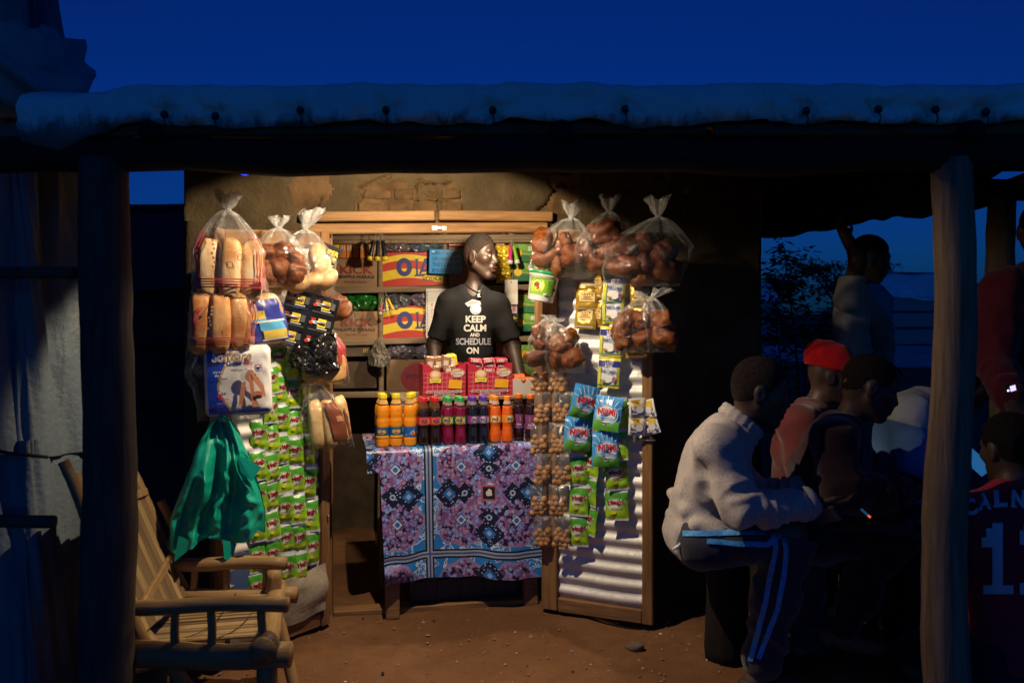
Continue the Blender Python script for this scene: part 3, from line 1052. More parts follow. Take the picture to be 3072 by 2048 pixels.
# ------------------------------------------------------------------ tarpaulin shelter at the left edge
def build_shelter():
    t = thing("tarpaulin_shelter", "pole shelter draped in grey tarpaulin with a bunched roll at its top", "shelter", T(-1.75, 2.6, 0))
    pl = [Vector(p) for p in ((-2.7, 2.50), (-2.1, 2.53), (-1.64, 2.555), (-1.525, 2.63), (-1.53, 2.87), (-1.56, 3.2))]
    def path(s):
        s *= len(pl) - 1; k = min(int(s), len(pl) - 2); f = s - k
        p0, p1, p2, p3 = pl[max(k - 1, 0)], pl[k], pl[k + 1], pl[min(k + 2, len(pl) - 1)]
        return .5 * ((2 * p1) + (p2 - p0) * f + (2 * p0 - 5 * p1 + 4 * p2 - p3) * f * f + (3 * p1 - p0 - 3 * p2 + p3) * f ** 3)
    def sheet(z0, z1, inset, seed, hem):
        def f(a, b):
            p = path(a); q = path(min(1, a + .01)); d = (q - path(max(0, a - .01))).normalized(); n = Vector((d.y, -d.x))
            q = max(0, min(1, (a - .75) / .13)); zt = (z1 - (z1 - 1.93) * q * q * (3 - 2 * q)) if hem else z1
            zz = z0 + (zt - z0) * b
            if hem: zz += (1 - b) * (.008 * vn(a * 9, 0, 0, seed) + .02 * math.sin(a * 5))
            fold = .05 * vn(a * 9, zz * .5, 0, seed + 1) + .022 * vn(a * 26 + zz * 2.0, zz * 1.1, 0, seed + 2) + .008 * vn(a * 60 + zz * 6, zz * 4, 0, seed + 3)
            lean = -.05 * zz if a < .77 else -.02 * zz
            p = p + n * (-inset + fold + lean - .03)
            return Vector((p.x, p.y, zz))
        return f
    mb = MB(); mb.grid(sheet(.90, 2.85, 0, 41, True), 140, 90, M_TARP_GREY); mb.build("wall_sheet", t, Matrix.Identity(4))
    mb = MB(); mb.grid(sheet(-.02, .96, .016, 51, False), 120, 50, M_TARP_GREY); mb.build("lower_sheet", t, Matrix.Identity(4))
    def roll(a, b):
        p = path(a * .80); th = 2 * PI * b
        r = .125 + .02 * vn(a * 4, math.cos(th) * 1.6, math.sin(th) * 1.6, 61) + .022 * (1 - 2 * abs(math.sin(th * 3.5 + a * 5 + 2.2 * vn(a * 3, math.sin(th), 0, 62)))) + .008 * vn(a * 16, th * 3, 0, 63)
        d = (path(min(1, a * .80 + .01)) - path(max(0, a * .80 - .01))).normalized(); n = Vector((d.y, -d.x))
        if a > .93: r *= max(.05, (1 - a) / .07) ** .5
        c = Vector((p.x, p.y, 2.20 + .04 * math.sin(a * 7))); c += Vector((n.x, n.y, 0)) * -.06
        return c + Vector((n.x, n.y, 0)) * (r * math.cos(th)) + Vector((0, 0, r * 1.15 * math.sin(th)))
    mb = MB(); mb.grid(roll, 110, 44, tarp_mat((0.24, 0.34, 0.36), 'bunched_dark_tarpaulin')); mb.build("bunched_roll", t, Matrix.Identity(4))
    pole("pole", (-2.5, 2.42, 1.51), (-1.36, 2.49, 1.505), .021, .019, W_LOG, t, .006)
    pole("pole", (-1.95, 2.49, .735), (-1.43, 2.50, .73), .022, .02, W_LOG, t, .004)
    # cord pinching the sheet
    mb = MB(); mb.tube([(-1.52, 2.62, .91), (-1.60, 2.53, .94), (-1.80, 2.50, 1.0), (-2.2, 2.48, 1.09)], .006, mat((.02, .02, .02), .8, name="black_cord"), 6); mb.build("cord", t, Matrix.Identity(4))


build_shelter()

# ------------------------------------------------------------------ beyond the veranda
def build_tent(x, y, rz, L, Wd, h, lab, wallc, roofc):
    t = thing("tarpaulin_tent", lab, "tent", T(x, y, 0) @ RZ(rz))
    hw = h * .62
    def rf(a, b):
        X = (a - .5) * L; q = abs(b - .5) * 2
        return Vector((X, (b - .5) * (Wd + .3), h - (h - hw) * q ** 1.15 + .05 * vn(a * 5, b * 6, 0, 81) - .08 * math.sin(a * PI)))
    mb = MB(); mb.grid(rf, 16, 12, roofc); mb.build("roof_sheet", t)
    mb = MB()
    for k in range(2):
        sy = (-1, 1)[k] * Wd / 2
        mb.grid(lambda a, b: Vector(((a - .5) * L * .96, sy + .05 * vn(a * 9, b * 3, k, 82), hw * b * 1.02)), 14, 8, wallc)
    for k in range(2):
        sx = (-1, 1)[k] * L * .48
        mb.grid(lambda a, b: Vector((sx + .03 * vn(a * 6, b * 3, k, 83), (a - .5) * Wd, (hw + (h - hw) * (1 - abs(a - .5) * 2)) * b)), 10, 8, wallc)
    mb.build("wall_sheet", t)
    mb = MB()
    for z in (.35, .7): mb.tube([(-L / 2, -Wd / 2 - .04, hw * z), (L / 2, -Wd / 2 - .04, hw * z)], .04, W_DARK, 6)
    mb.build("rail", t)
    pole("ridge_pole", WM[t.name] @ Vector((-L / 2 - .1, 0, h - .05)), WM[t.name] @ Vector((L / 2 + .1, 0, h - .05)), .05, .05, W_DARK, t)
    return t


MT_W = mat((0.82, 0.84, 0.82), .6, .12, 2, name="white_tarpaulin"); MT_B = tarp_mat((0.20, 0.28, 0.30), "blue_grey_tarpaulin")
build_tent(18.6, 38.0, R(14), 4.2, 3.4, 3.35, "white roofed tarpaulin tent standing out on the open ground", MT_B, MT_W)
build_tent(24.6, 43.0, R(-8), 5.0, 3.6, 3.0, "grey tarpaulin tent behind the rear log post", mat((.12, .10, .10), .8, name="dark_sheet"), MT_B)
build_tent(14.2, 52.0, R(5), 5.0, 4.0, 3.4, "far pale tent roof behind the leafy bush", MT_B, MT_W)
MT_D = mat((.012, .012, .015), .9, .3, 3, name="near_black_sheet")  # near-black sheets keep the gap beside the shop dark
build_tent(-4.1, 8.6, R(-4), 3.4, 2.6, 2.56, "dark tent roof glimpsed between the shelter and the shop wall", MT_D, MT_D)


def leafy(name, lab, cat, x, y, stems, nleaf, size, col, spread, seed):
    rnd = random.Random(seed)
    t = thing(name, lab, cat, T(x, y, 0))
    lm = mat(col, .6, .4, 6.0, name="leaf_green"); sm = mat((.06, .045, .03), .9, name="stem_bark")
    mb, st = MB(), MB()
    for (dx, dy, h) in stems:
        top = Vector((dx + rnd.uniform(-.1, .1), dy, h))
        mid = Vector((dx * .6, dy * .6, h * .5))
        st.tube([(dx * .25, dy * .25, -.03), mid, top], [.012 * h ** .5 + .004, .010, .004], sm, 6)
        for k in range(int(nleaf * h)):
            f = rnd.uniform(.12, 1) ** .7
            c = (mid * (1 - f) + top * f) if f > .5 else mid * (2 * f)
            c = c + Vector((rnd.gauss(0, spread), rnd.gauss(0, spread), rnd.gauss(0, spread * .7)))
            a = rnd.uniform(0, 6.3); s = size * rnd.uniform(.6, 1.4)
            d = Vector((math.cos(a), math.sin(a), rnd.uniform(-.7, .4))).normalized(); w = d.cross(Vector((rnd.uniform(-.5, .5), rnd.uniform(-.5, .5), 1))).normalized()
            mb.add([c, c + d * s * .5 + w * s * .25 + Vector((0, 0, .1 * s)), c + d * s, c + d * s * .5 - w * s * .25 + Vector((0, 0, .1 * s))], [(0, 1, 2, 3)], lm)
    st.build("stem", t); mb.build("foliage", t)


leafy("leafy_bush", "dark leafy bush with one tall shoot growing just past the shop wall", "bush", 2.55, 6.9,
      [(-.15, 0, 1.95), (.0, .1, 1.3), (.25, .0, 1.45), (-.3, .1, 1.5), (.4, .1, 1.05), (.15, -.15, 1.2), (-.45, 0, 1.1), (.55, .05, .8)], 190, .085, (.045, .075, .03), .10, 3)


def far_tree(x, y, h, w, lab, seed):
    rnd = random.Random(seed)
    t = thing("far_tree", lab, "tree", T(x, y, 0))
    mb = MB(); tm = mat((.05, .04, .03), .9, name="bark_dark")
    mb.tube([(0, 0, -.1), (.1, 0, h * .35), (0, 0, h * .6)], [.28, .22, .12], tm, 8)
    for k in range(5): mb.tube([(0, 0, h * .4), (rnd.uniform(-w, w) * .5, rnd.uniform(-1, 1), h * .75)], [.12, .05], tm, 6)
    mb.build("trunk", t)
    mb = MB(); lm = mat((.03, .05, .025), .7, .4, 2.0, name="far_leaf")
    cl = [(rnd.uniform(-w, w), rnd.uniform(-2, 2), h * rnd.uniform(.55, .95), rnd.uniform(.5, 1.1)) for _ in range(22)]
    for cx, cy, cz, cr in cl:
        for k in range(110):
            c = Vector((cx + rnd.gauss(0, cr * .6), cy + rnd.gauss(0, cr * .6), cz + rnd.gauss(0, cr * .35)))
            a = Vector((rnd.uniform(-1, 1), rnd.uniform(-1, 1), rnd.uniform(-1, 1))).normalized(); b = a.cross(Vector((0, .3, 1))).normalized(); s = .16
            mb.add([c - a * s, c + b * s * .6, c + a * s, c - b * s * .6], [(0, 1, 2, 3)], lm)
    mb.build("crown", t)


mb = MB(); mb.grid(lambda u, v: Vector((8 + 26 * u, 19 + 15 * v + 1.5 * vn(u * 3, v * 2, 0, 85), .012)), 16, 10, mat((.40, .37, .36), .95, .2, .6, .3, 3.0, name="pale_ground"))  # pale patch added to lighten the far ground
tag(mb.build("path"), None, None, None, "structure")
far_tree(25.0, 62.0, 5.6, 3.0, "spreading dark tree on the skyline behind the bush and tents", 5)
far_tree(21.5, 70.0, 4.6, 2.6, "low dark tree on the skyline nearest the shop wall", 6)

# ================================================================== the goods
FILM = film()
FILM_N = film((0.94, 0.93, 0.92), 0.075, 0.10, "gathered_film")
FILM_K = film((0.85, 0.85, 0.84), 0.24, 0.14, "knotted_film")
FILM_D = film((0.93, 0.92, 0.90), 0.08, 0.2, "cloudy_film")


def pxs(d): return d / FPX                      # metres per photograph pixel at distance d


# ------------------------------------------------------------------ bags of clear film
def bag_surface(W, H, D, kx=0.0, seed=0, corner=0.0):
    """(u round, v from the knot down) -> local point; origin in the middle of the bag"""
    def f(u, v, out=0.0):
        th = 2 * PI * u
        rise = min(1.0, max(0.0, v) / .42) ** .75
        w = (.012 + (W / 2 - .012) * rise) * (1 + .03 * math.sin(v * 7 + seed))
        dd = (.010 + (D / 2 - .010) * rise)
        if v > .72:
            q = (v - .72) / .28
            dd *= 1 - .86 * q * q
            w *= 1 + corner * q - .04 * q
        pl = (1 - min(1, v / .6)) ** 1.3
        r = 1 + .22 * pl * math.sin(9 * th + seed * 3 + 2 * v) + .12 * pl * math.sin(17 * th + seed) + .045 * vn(math.cos(th) * 2.2 + seed * 3.1, math.sin(th) * 2.2, v * 5, 91) + .02 * vn(math.cos(th) * 6 + seed, math.sin(th) * 6, v * 13, 92) + .05 * abs(vn(math.cos(th) * 4 + seed * 2, math.sin(th) * 4, v * 7 + th, 90)) - .02
        c, s = math.cos(th), math.sin(th)
        c = math.copysign(abs(c) ** .75, c); s = math.copysign(abs(s) ** .75, s)
        z = H / 2 - H * v
        return Vector((kx * (1 - min(1, v)) ** 1.4 + (w * r + out) * c, -(dd * r + out) * s * 1.0, z + .006 * vn(u * 9, v * 4, seed, 93) * (1 if v > .8 else 0)))
    return f


def film_bag(parent, W, H, D, kx=0.0, seed=0, frill=.06, m=None, corner=0.0, L=None, lean=0.0):
    f = bag_surface(W, H, D, kx, seed, corner)
    m = m or FILM
    mb = MB()
    mb.grid(lambda u, v: f(u, v), 66, 36, m, True, True, (lambda u, v: FILM_K if v < .06 else (FILM_N if v < .24 else m)) if frill > 0 else None)
    def fr(u, v):
        th = 2 * PI * u
        r = .009 + (.14 * frill + .020) * v ** .8 * (1 + .45 * math.sin(5 * th + seed) + .30 * vn(math.cos(th) * 3 + seed, math.sin(th) * 3, v * 3, 94))
        return Vector((kx + lean * v + r * math.cos(th), -.55 * r * math.sin(th), H / 2 + .78 * frill * v * (1 + .28 * vn(u * 11 + seed, 0, 0, 95))))
    if frill > 0:
        mb.grid(fr, 30, 6, FILM_K, True, True)
        mb.lathe([(.013, -.006), (.015, 0), (.013, .006)], FILM_K, 10, T(kx, 0, H / 2))
    return mb.build("plastic_bag", parent, None, L if L is not None else Matrix.Identity(4)), f


def print_on(f, parent, patches, name="printed_film", out=.0025, fl=None):
    """patches: (u0, v0, u1, v1, colour) on a bag's surface"""
    mb = MB()
    for k, (u0, v0, u1, v1, c) in enumerate(patches):
        mm = mat(c, .35, .08, 20, name="film_print") if isinstance(c, tuple) else c
        mb.grid(lambda a, b: f(u0 + (u1 - u0) * a, v0 + (v1 - v0) * b, out + .0006 * k), max(2, int(abs(u1 - u0) * 60)), max(2, int(abs(v1 - v0) * 40)), mm)
    return mb.build(name, parent, None, fl if fl is not None else Matrix.Identity(4))


def crust(dark, light, name, rough=.42):
    key = (dark, light, name)
    if key in _mc: return _mc[key]
    m, nt, b = base_mat(name)
    v = coords(nt)
    n1, n2 = noise(nt, v, 13.0, 5.0, .6, .3), noise(nt, v, 90.0, 4.0, .7)
    c = cmix(nt, n1.sstep(.34, .70), dark, light)
    c = cmix(nt, n2.sstep(.6, .8) * .35, c, tuple(x * .45 for x in dark))
    nt.links.new(c, b.inputs['Base Color'])
    b.inputs['Roughness'].default_value = rough
    b.inputs['Specular IOR Level'].default_value = .35
    bump(nt, b, n1 * .5 + n2 * .4, .5, .006)
    _mc[key] = m
    return m


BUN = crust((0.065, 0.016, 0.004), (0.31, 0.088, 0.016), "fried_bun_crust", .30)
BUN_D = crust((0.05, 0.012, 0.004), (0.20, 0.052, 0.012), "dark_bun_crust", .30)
LOAF = crust((0.56, 0.26, 0.075), (0.84, 0.66, 0.42), "loaf_crust")
LOAF_Y = crust((0.55, 0.33, 0.12), (0.78, 0.58, 0.30), "yellow_loaf_crust")
RED_P = (0.33, 0.045, 0.05)


def blob_mesh(name, r, e, m, seed, amp=.08, nu=20, nv=14, crack=0.0):
    """a rounded, slightly squared lump"""
    def f(u, v):
        th, ph = 2 * PI * u, PI * (v - .5)
        c = lambda a: math.copysign(abs(math.cos(a)) ** e, math.cos(a)); s = lambda a: math.copysign(abs(math.sin(a)) ** e, math.sin(a))
        d = Vector((c(ph) * c(th), c(ph) * s(th), s(ph)))
        k = 1 + amp * vn(d.x * 1.5 + seed, d.y * 1.5, d.z * 1.5, 97) + amp * .5 * vn(d.x * 4 + seed, d.y * 4, d.z * 4, 98)
        if crack: k -= crack * math.exp(-((d.x * .8 + d.z * .5 + .15 * vn(d.x * 4 + seed, d.y * 3, d.z * 3, 99)) / .09) ** 2)
        return Vector((d.x * r[0] * k, d.y * r[1] * k, d.z * r[2] * k))
    mb = MB(); mb.grid(f, nu, nv, m, True, True)
    return mb.mesh(name)


BUN_ME = [blob_mesh("bun", (1, .9, .88), (.7, .9, .6, .8)[k], BUN, k * 3.7, .24, 26, 18, (.0, .2, .13, .26)[k]) for k in range(4)]
BUN_MED = []
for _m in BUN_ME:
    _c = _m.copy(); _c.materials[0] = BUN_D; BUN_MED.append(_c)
NUT_ME = [blob_mesh("nut", (1, .85, .85), .9, crust((0.36, 0.15, 0.045), (0.66, 0.36, 0.13), "fried_dough_nut"), k * 5.1 + 2, .10, 10, 8) for k in range(3)]


def hung(lab, cat, group, p, yaw, name="bread_bag"):
    return thing(name, lab, cat, frame(p, yaw), group)


def bun_bag(lab, p, W, H, yaw, buns, kx=0, seed=1, frill=.07, dark=False, D=None, lean=0.0, m=None):
    """buns: (x, z, radius[, y])"""
    t = hung(lab, "bag of buns", "bags of fried buns hanging on the doors", p, yaw, "bun_bag")
    D = D or W * .55
    rnd = random.Random(seed)
    for k, b in enumerate(buns):
        x, z, r = b[:3]; y = b[3] if len(b) > 3 else rnd.uniform(-.015, .015)
        L = T(x, y, z) @ Matrix.Rotation(rnd.uniform(0, 6), 4, (rnd.random(), rnd.random(), rnd.random() + .1)) @ Matrix.Diagonal((r * rnd.uniform(.9, 1.2), r * rnd.uniform(.85, 1.05), r * rnd.uniform(.72, 1.05), 1))
        new("bun", (BUN_MED if dark else BUN_ME)[rnd.randrange(4)], t, None, L)
    film_bag(t, W, H, D, kx, seed, frill, m, lean=lean)
    return t


def loaf_mesh(name, w, d, h, m, seed):
    """an upright loaf: w wide, d deep, h tall"""
    return blob_mesh(name, (w / 2, d / 2, h / 2), .55, m, seed, .06, 26, 20)


def bread_bag(lab, p, W, H, yaw, n, lm, kx=0, seed=1, frill=.07, loaves_h=.62, patches=(), D=None, roll=0.0, zoff=None, text=None):
    t = thing("bread_bag", lab, "bread", frame(p, yaw, 0, roll), "bagged bread hanging on the left door")
    D = D or W * .5
    lw = W * .86 / n; lh = H * loaves_h
    z = -H / 2 + lh / 2 + .012 if zoff is None else zoff
    for k in range(n):
        me = loaf_mesh("loaf", lw * 1.18, D * (.74 + .08 * (k % 2)), lh * random.uniform(.94, 1.04), lm, seed * 3.3 + k * 1.7)
        new("loaf", me, t, None, T(-W * .43 + lw * (k + .5), .004 * (-1) ** k, z + random.uniform(-.006, .006)) @ Matrix.Rotation(random.uniform(-.04, .04), 4, 'Y'))
    o, f = film_bag(t, W, H, D, kx, seed, frill, corner=.06)
    if patches: print_on(f, t, patches)
    return t


# u = 0.25 is the middle of the front, u from .5 (left edge) to 0 (right edge)
def frame_print(c=RED_P):
    ln = []
    for k in range(4):
        o = .0125 * k
        ln += [(.405 - o, .22 + .02 * k, .399 - o, .82, c), (.125 - o, .22 + .02 * k, .119 - o, .82, c), (.40, .72 + .026 * k, .08, .733 + .026 * k, c)]
    ln += [(.40, .71, .355, .82, tuple(x * .8 + .12 for x in c)), (.125, .71, .08, .82, tuple(x * .8 + .12 for x in c))]
    br = (.34, .16, .10)
    return ln + [(.30 - .004 * (k % 3), .32 + .045 * k, .292 - .004 * (k % 3), .345 + .045 * k, br) for k in range(7)] + [(.225, .47, .205, .478, br), (.228, .478, .224, .53, br), (.206, .478, .202, .53, br), (.225, .53, .205, .538, br), (.26, .88, .245, .90, br), (.17, .87, .16, .90, br)]
    return [(.40, .33, .355, .80, c), (.125, .33, .08, .80, c), (.40, .74, .08, .80, c), (.40, .66, .08, .68, c), (.385, .70, .10, .715, c),
            (.335, .38, .32, .64, c), (.16, .38, .145, .64, c), (.29, .55, .25, .62, c), (.235, .54, .20, .60, c), (.28, .86, .24, .90, c), (.20, .84, .17, .89, c)]


def left_goods():
    # top row
    bread_bag("white loaves in a red printed bag, topmost at the outer end of the door", dl(690, 775, .13), .262, .36, R(18), 3, LOAF, -.01, 1, .085, .66, frame_print(), .17)
    bun_bag("clear bag of brown buns between the white loaves and the braided bread", dl(843, 775, .17), .215, .235, R(20),
            [(-.068, .018, .050), (-.055, -.055, .045), (.005, .03, .040), (-.005, -.045, .050), (.058, .0, .042), (.055, -.06, .040), (.0, -.01, .04, .05)], -.01, 2, .055)
    t = thing("bread_bag", "braided white loaf in a clear bag with a big crumpled knot, beside the door opening", "bread", frame(dl(900, 800, .13), R(16)), "bagged bread hanging on the left door")
    F = Field.uniform((-.16, -.08, -.13), (.16, .08, .10), .0065)
    for k, (x, z, a) in enumerate(((-.115, -.075, .5), (-.06, -.06, .6), (.0, -.072, .5), (.055, -.055, .4), (.085, .0, 1.0), (.065, .05, 1.3), (.11, -.05, .9))):
        F.ell((x, 0, z), (.052, .05, .034), ((math.cos(a), 0, math.sin(a)), (0, 1, 0), (-math.sin(a), 0, math.cos(a))), .006)
    F.build("loaf", LOAF, t, W=WM[t.name])
    film_bag(t, .27, .30, .15, .02, 3, .10, lean=.03)
    # second row
    bread_bag("golden loaves in a red printed bag just above the nappy pack", dl(660, 960, .12), .235, .285, R(22), 3, crust((0.46, 0.17, 0.045), (0.74, 0.42, 0.17), "golden_loaf"), .03, 5, .0, .86, frame_print(), .15)
    t = thing("bread_bag", "loaf wrapped in deep blue print with white and yellow panels", "bread", frame(dl(790, 935, .12), R(26), 0, R(-7)), "bagged bread hanging on the left door")
    new("loaf", loaf_mesh("loaf", .15, .11, .20, LOAF, 6.6), t, None, T(0, 0, -.03))
    o, f = film_bag(t, .185, .30, .13, -.05, 6, .03, corner=.05)
    B, WH, YE, LB = (0.035, 0.045, 0.30), (.75, .76, .74), (.72, .52, .10), (.10, .42, .70)
    print_on(f, t, [(.47, .34, .03, .88, B), (.40, .38, .26, .50, WH), (.38, .40, .30, .46, LB), (.37, .48, .24, .60, YE), (.36, .585, .24, .62, LB),
                    (.27, .62, .12, .74, LB), (.29, .61, .10, .635, WH), (.26, .74, .12, .85, YE), (.27, .84, .12, .86, WH)])
    # right of the glue cards
    bun_bag("single fried bun in a clear bag beside the black glue cards at the door opening", dl(1012, 922, .10), .155, .165, R(12), [(-.01, .0, .058), (.02, -.015, .045)], -.05, 7, .0, D=.11)
    bread_bag("loaf bag with a rust red side panel, hanging under the black glue cards", dl(972, 1060, .11), .20, .265, R(14), 2, crust((0.40, 0.19, 0.06), (0.66, 0.40, 0.16), "brown_loaf"), -.02, 8, .0, .5,
              [(.16, .25, .05, .80, RED_P), (.30, .74, .10, .78, (.4, .12, .05)), (.45, .35, .26, .70, (.02, .018, .03))], .12)
    bread_bag("slim pale rolls in a brown printed bag, lowest on the door", dl(985, 1245, .12), .185, .30, R(20), 3, LOAF_Y, -.05, 9, .05, .70,
              [(.24, .30, .13, .84, (.20, .06, .03)), (.11, .42, .08, .80, (.20, .06, .03)), (.20, .50, .15, .58, (.45, .2, .1))], .13, R(-6))


left_goods()


# ------------------------------------------------------------------ super glue cards and the black bag
def glue_cards():
    BK = (0.012, 0.012, 0.014); YEL = (.80, .62, .03); ORA = (.75, .28, .03); RD = (.55, .05, .03); WHT = (.75, .75, .75)
    t = thing("glue_card", "black upright card with a yellow heading, hanging beside the door opening", "card", frame(dl(972, 800, .15), R(14), 0, R(22)), "super glue cards on the left door")
    w, h = .088, .19
    mb = MB(); mb.box((-w / 2, 0, -h / 2), (w / 2, .004, h / 2), mat(BK, .3, name="black_card"), .001); mb.build("card", t)
    a = Art(.35)
    a.text("SUPER", 0, .066, .021, YEL, .074).text("GLUE", .004, .040, .021, YEL, .064).rect(-.03, .012, .035, .017, WHT).rect(-.03, .002, .02, .006, WHT).rect(-.02, -.024, .02, -.020, (.4, .4, .4)).rect(-.012, -.075, .022, -.045, (.12, .12, .13)).rect(-.004, -.07, .014, -.05, (.45, .45, .46))
    a.build("printed_front", t, T(0, -.0005, 0))
    # the big sheet with two columns of tubes
    t = thing("glue_card", "large black glue sheet with two columns of yellow and orange tubes", "card", frame(dl(922, 965, .13), R(20), 0, R(14)), "super glue cards on the left door")
    w, h = .215, .235
    mb = MB()
    mb.grid(lambda u, v: Vector(((u - .5) * w, -.012 * math.sin(u * PI) + .004 * vn(u * 5, v * 5, 0, 3), (v - .5) * h)), 10, 10, mat(BK, .25, name="black_card"))
    mb.grid(lambda u, v: Vector(((u - .5) * w, .003 - .012 * math.sin(u * PI) + .004 * vn(u * 5, v * 5, 0, 3), (v - .5) * h)), 10, 10, mat(BK, .25, name="black_card"))
    mb.build("card", t)
    wf = lambda x, y, z: (x, -.001 - z - .012 * math.sin((x / w + .5) * PI) + .004 * vn((x / w + .5) * 5, (y / h + .5) * 5, 0, 3), y)
    for cx in (-.055, .052):
        for cz in (.078, .004, -.072):
            a = Art(.35)
            a.rect(-.045 + cx, cz - .03, .045 + cx, cz - .0285, (.25, .25, .25), 4).rect(cx - .012, cz - .014, cx + .022, cz + .020, YEL, 2).rect(cx - .007, cz - .008, cx + .017, cz + .013, ORA, 2).text("SUPER", cx + .005, cz + .006, .006, (.1, .02, .02), .02).text("GLUE", cx + .005, cz - .003, .006, (.1, .02, .02), .02)
            a.rect(cx - .040, cz - .004, cx - .012, cz + .008, (.62, .62, .62), 2).ell(cx - .040, cz - .002, .008, .007, RD).rect(cx + .024, cz - .010, cx + .042, cz + .018, (.10, .10, .11), 2).rect(cx - .042, cz + .012, cx - .024, cz + .018, RD, 2).rect(cx - .012, cz - .022, cx + .03, cz - .0185, WHT, 2)
            a.build("glue_print", t, None, wf)
            mb = MB(); mb.tube([(cx - .036, 0, cz + .002), (cx - .012, 0, cz + .004), (cx + .02, 0, cz + .005)], [.003, .0055, .0055], mat((.6, .6, .6), .25, metal=.6, name="tube_metal"), 8)
            y = wf(cx, cz, 0)[1]
            mb.build("glue_tube", t, None, T(0, y - .0035, 0))
    # crumpled black bag under it
    t = thing("black_bag", "crumpled shiny black plastic bag hanging under the glue sheet", "bag", frame(dl(942, 1048, .14), R(20)))
    def f(u, v):
        x, z = (u - .5) * .21, (v - .5) * .135
        ed = math.sin(u * PI) ** .5
        y = -.03 * ed + .022 * vn(x * 26, z * 22, 0, 101) + .014 * abs(vn(x * 60 + z * 30, z * 50, 0, 102))
        return Vector((x * (1 - .10 * v) + .010 * vn(v * 6, 0, u > .5, 103), y, z - .03 * math.sin(u * PI) * (1 - v) + .012 * vn(u * 6, 0, 3, 104)))
    bm_ = mat((.010, .010, .011), .22, .3, name="black_polythene", coat=.3)
    mb = MB(); mb.grid(f, 34, 22, bm_, False); mb.grid(lambda u, v: f(u, v) * 1.0 + Vector((0, .03 * math.sin(u * PI) * math.sin(v * PI) + .002, 0)), 16, 10, bm_)
    mb.build("bag_body", t)


glue_cards()


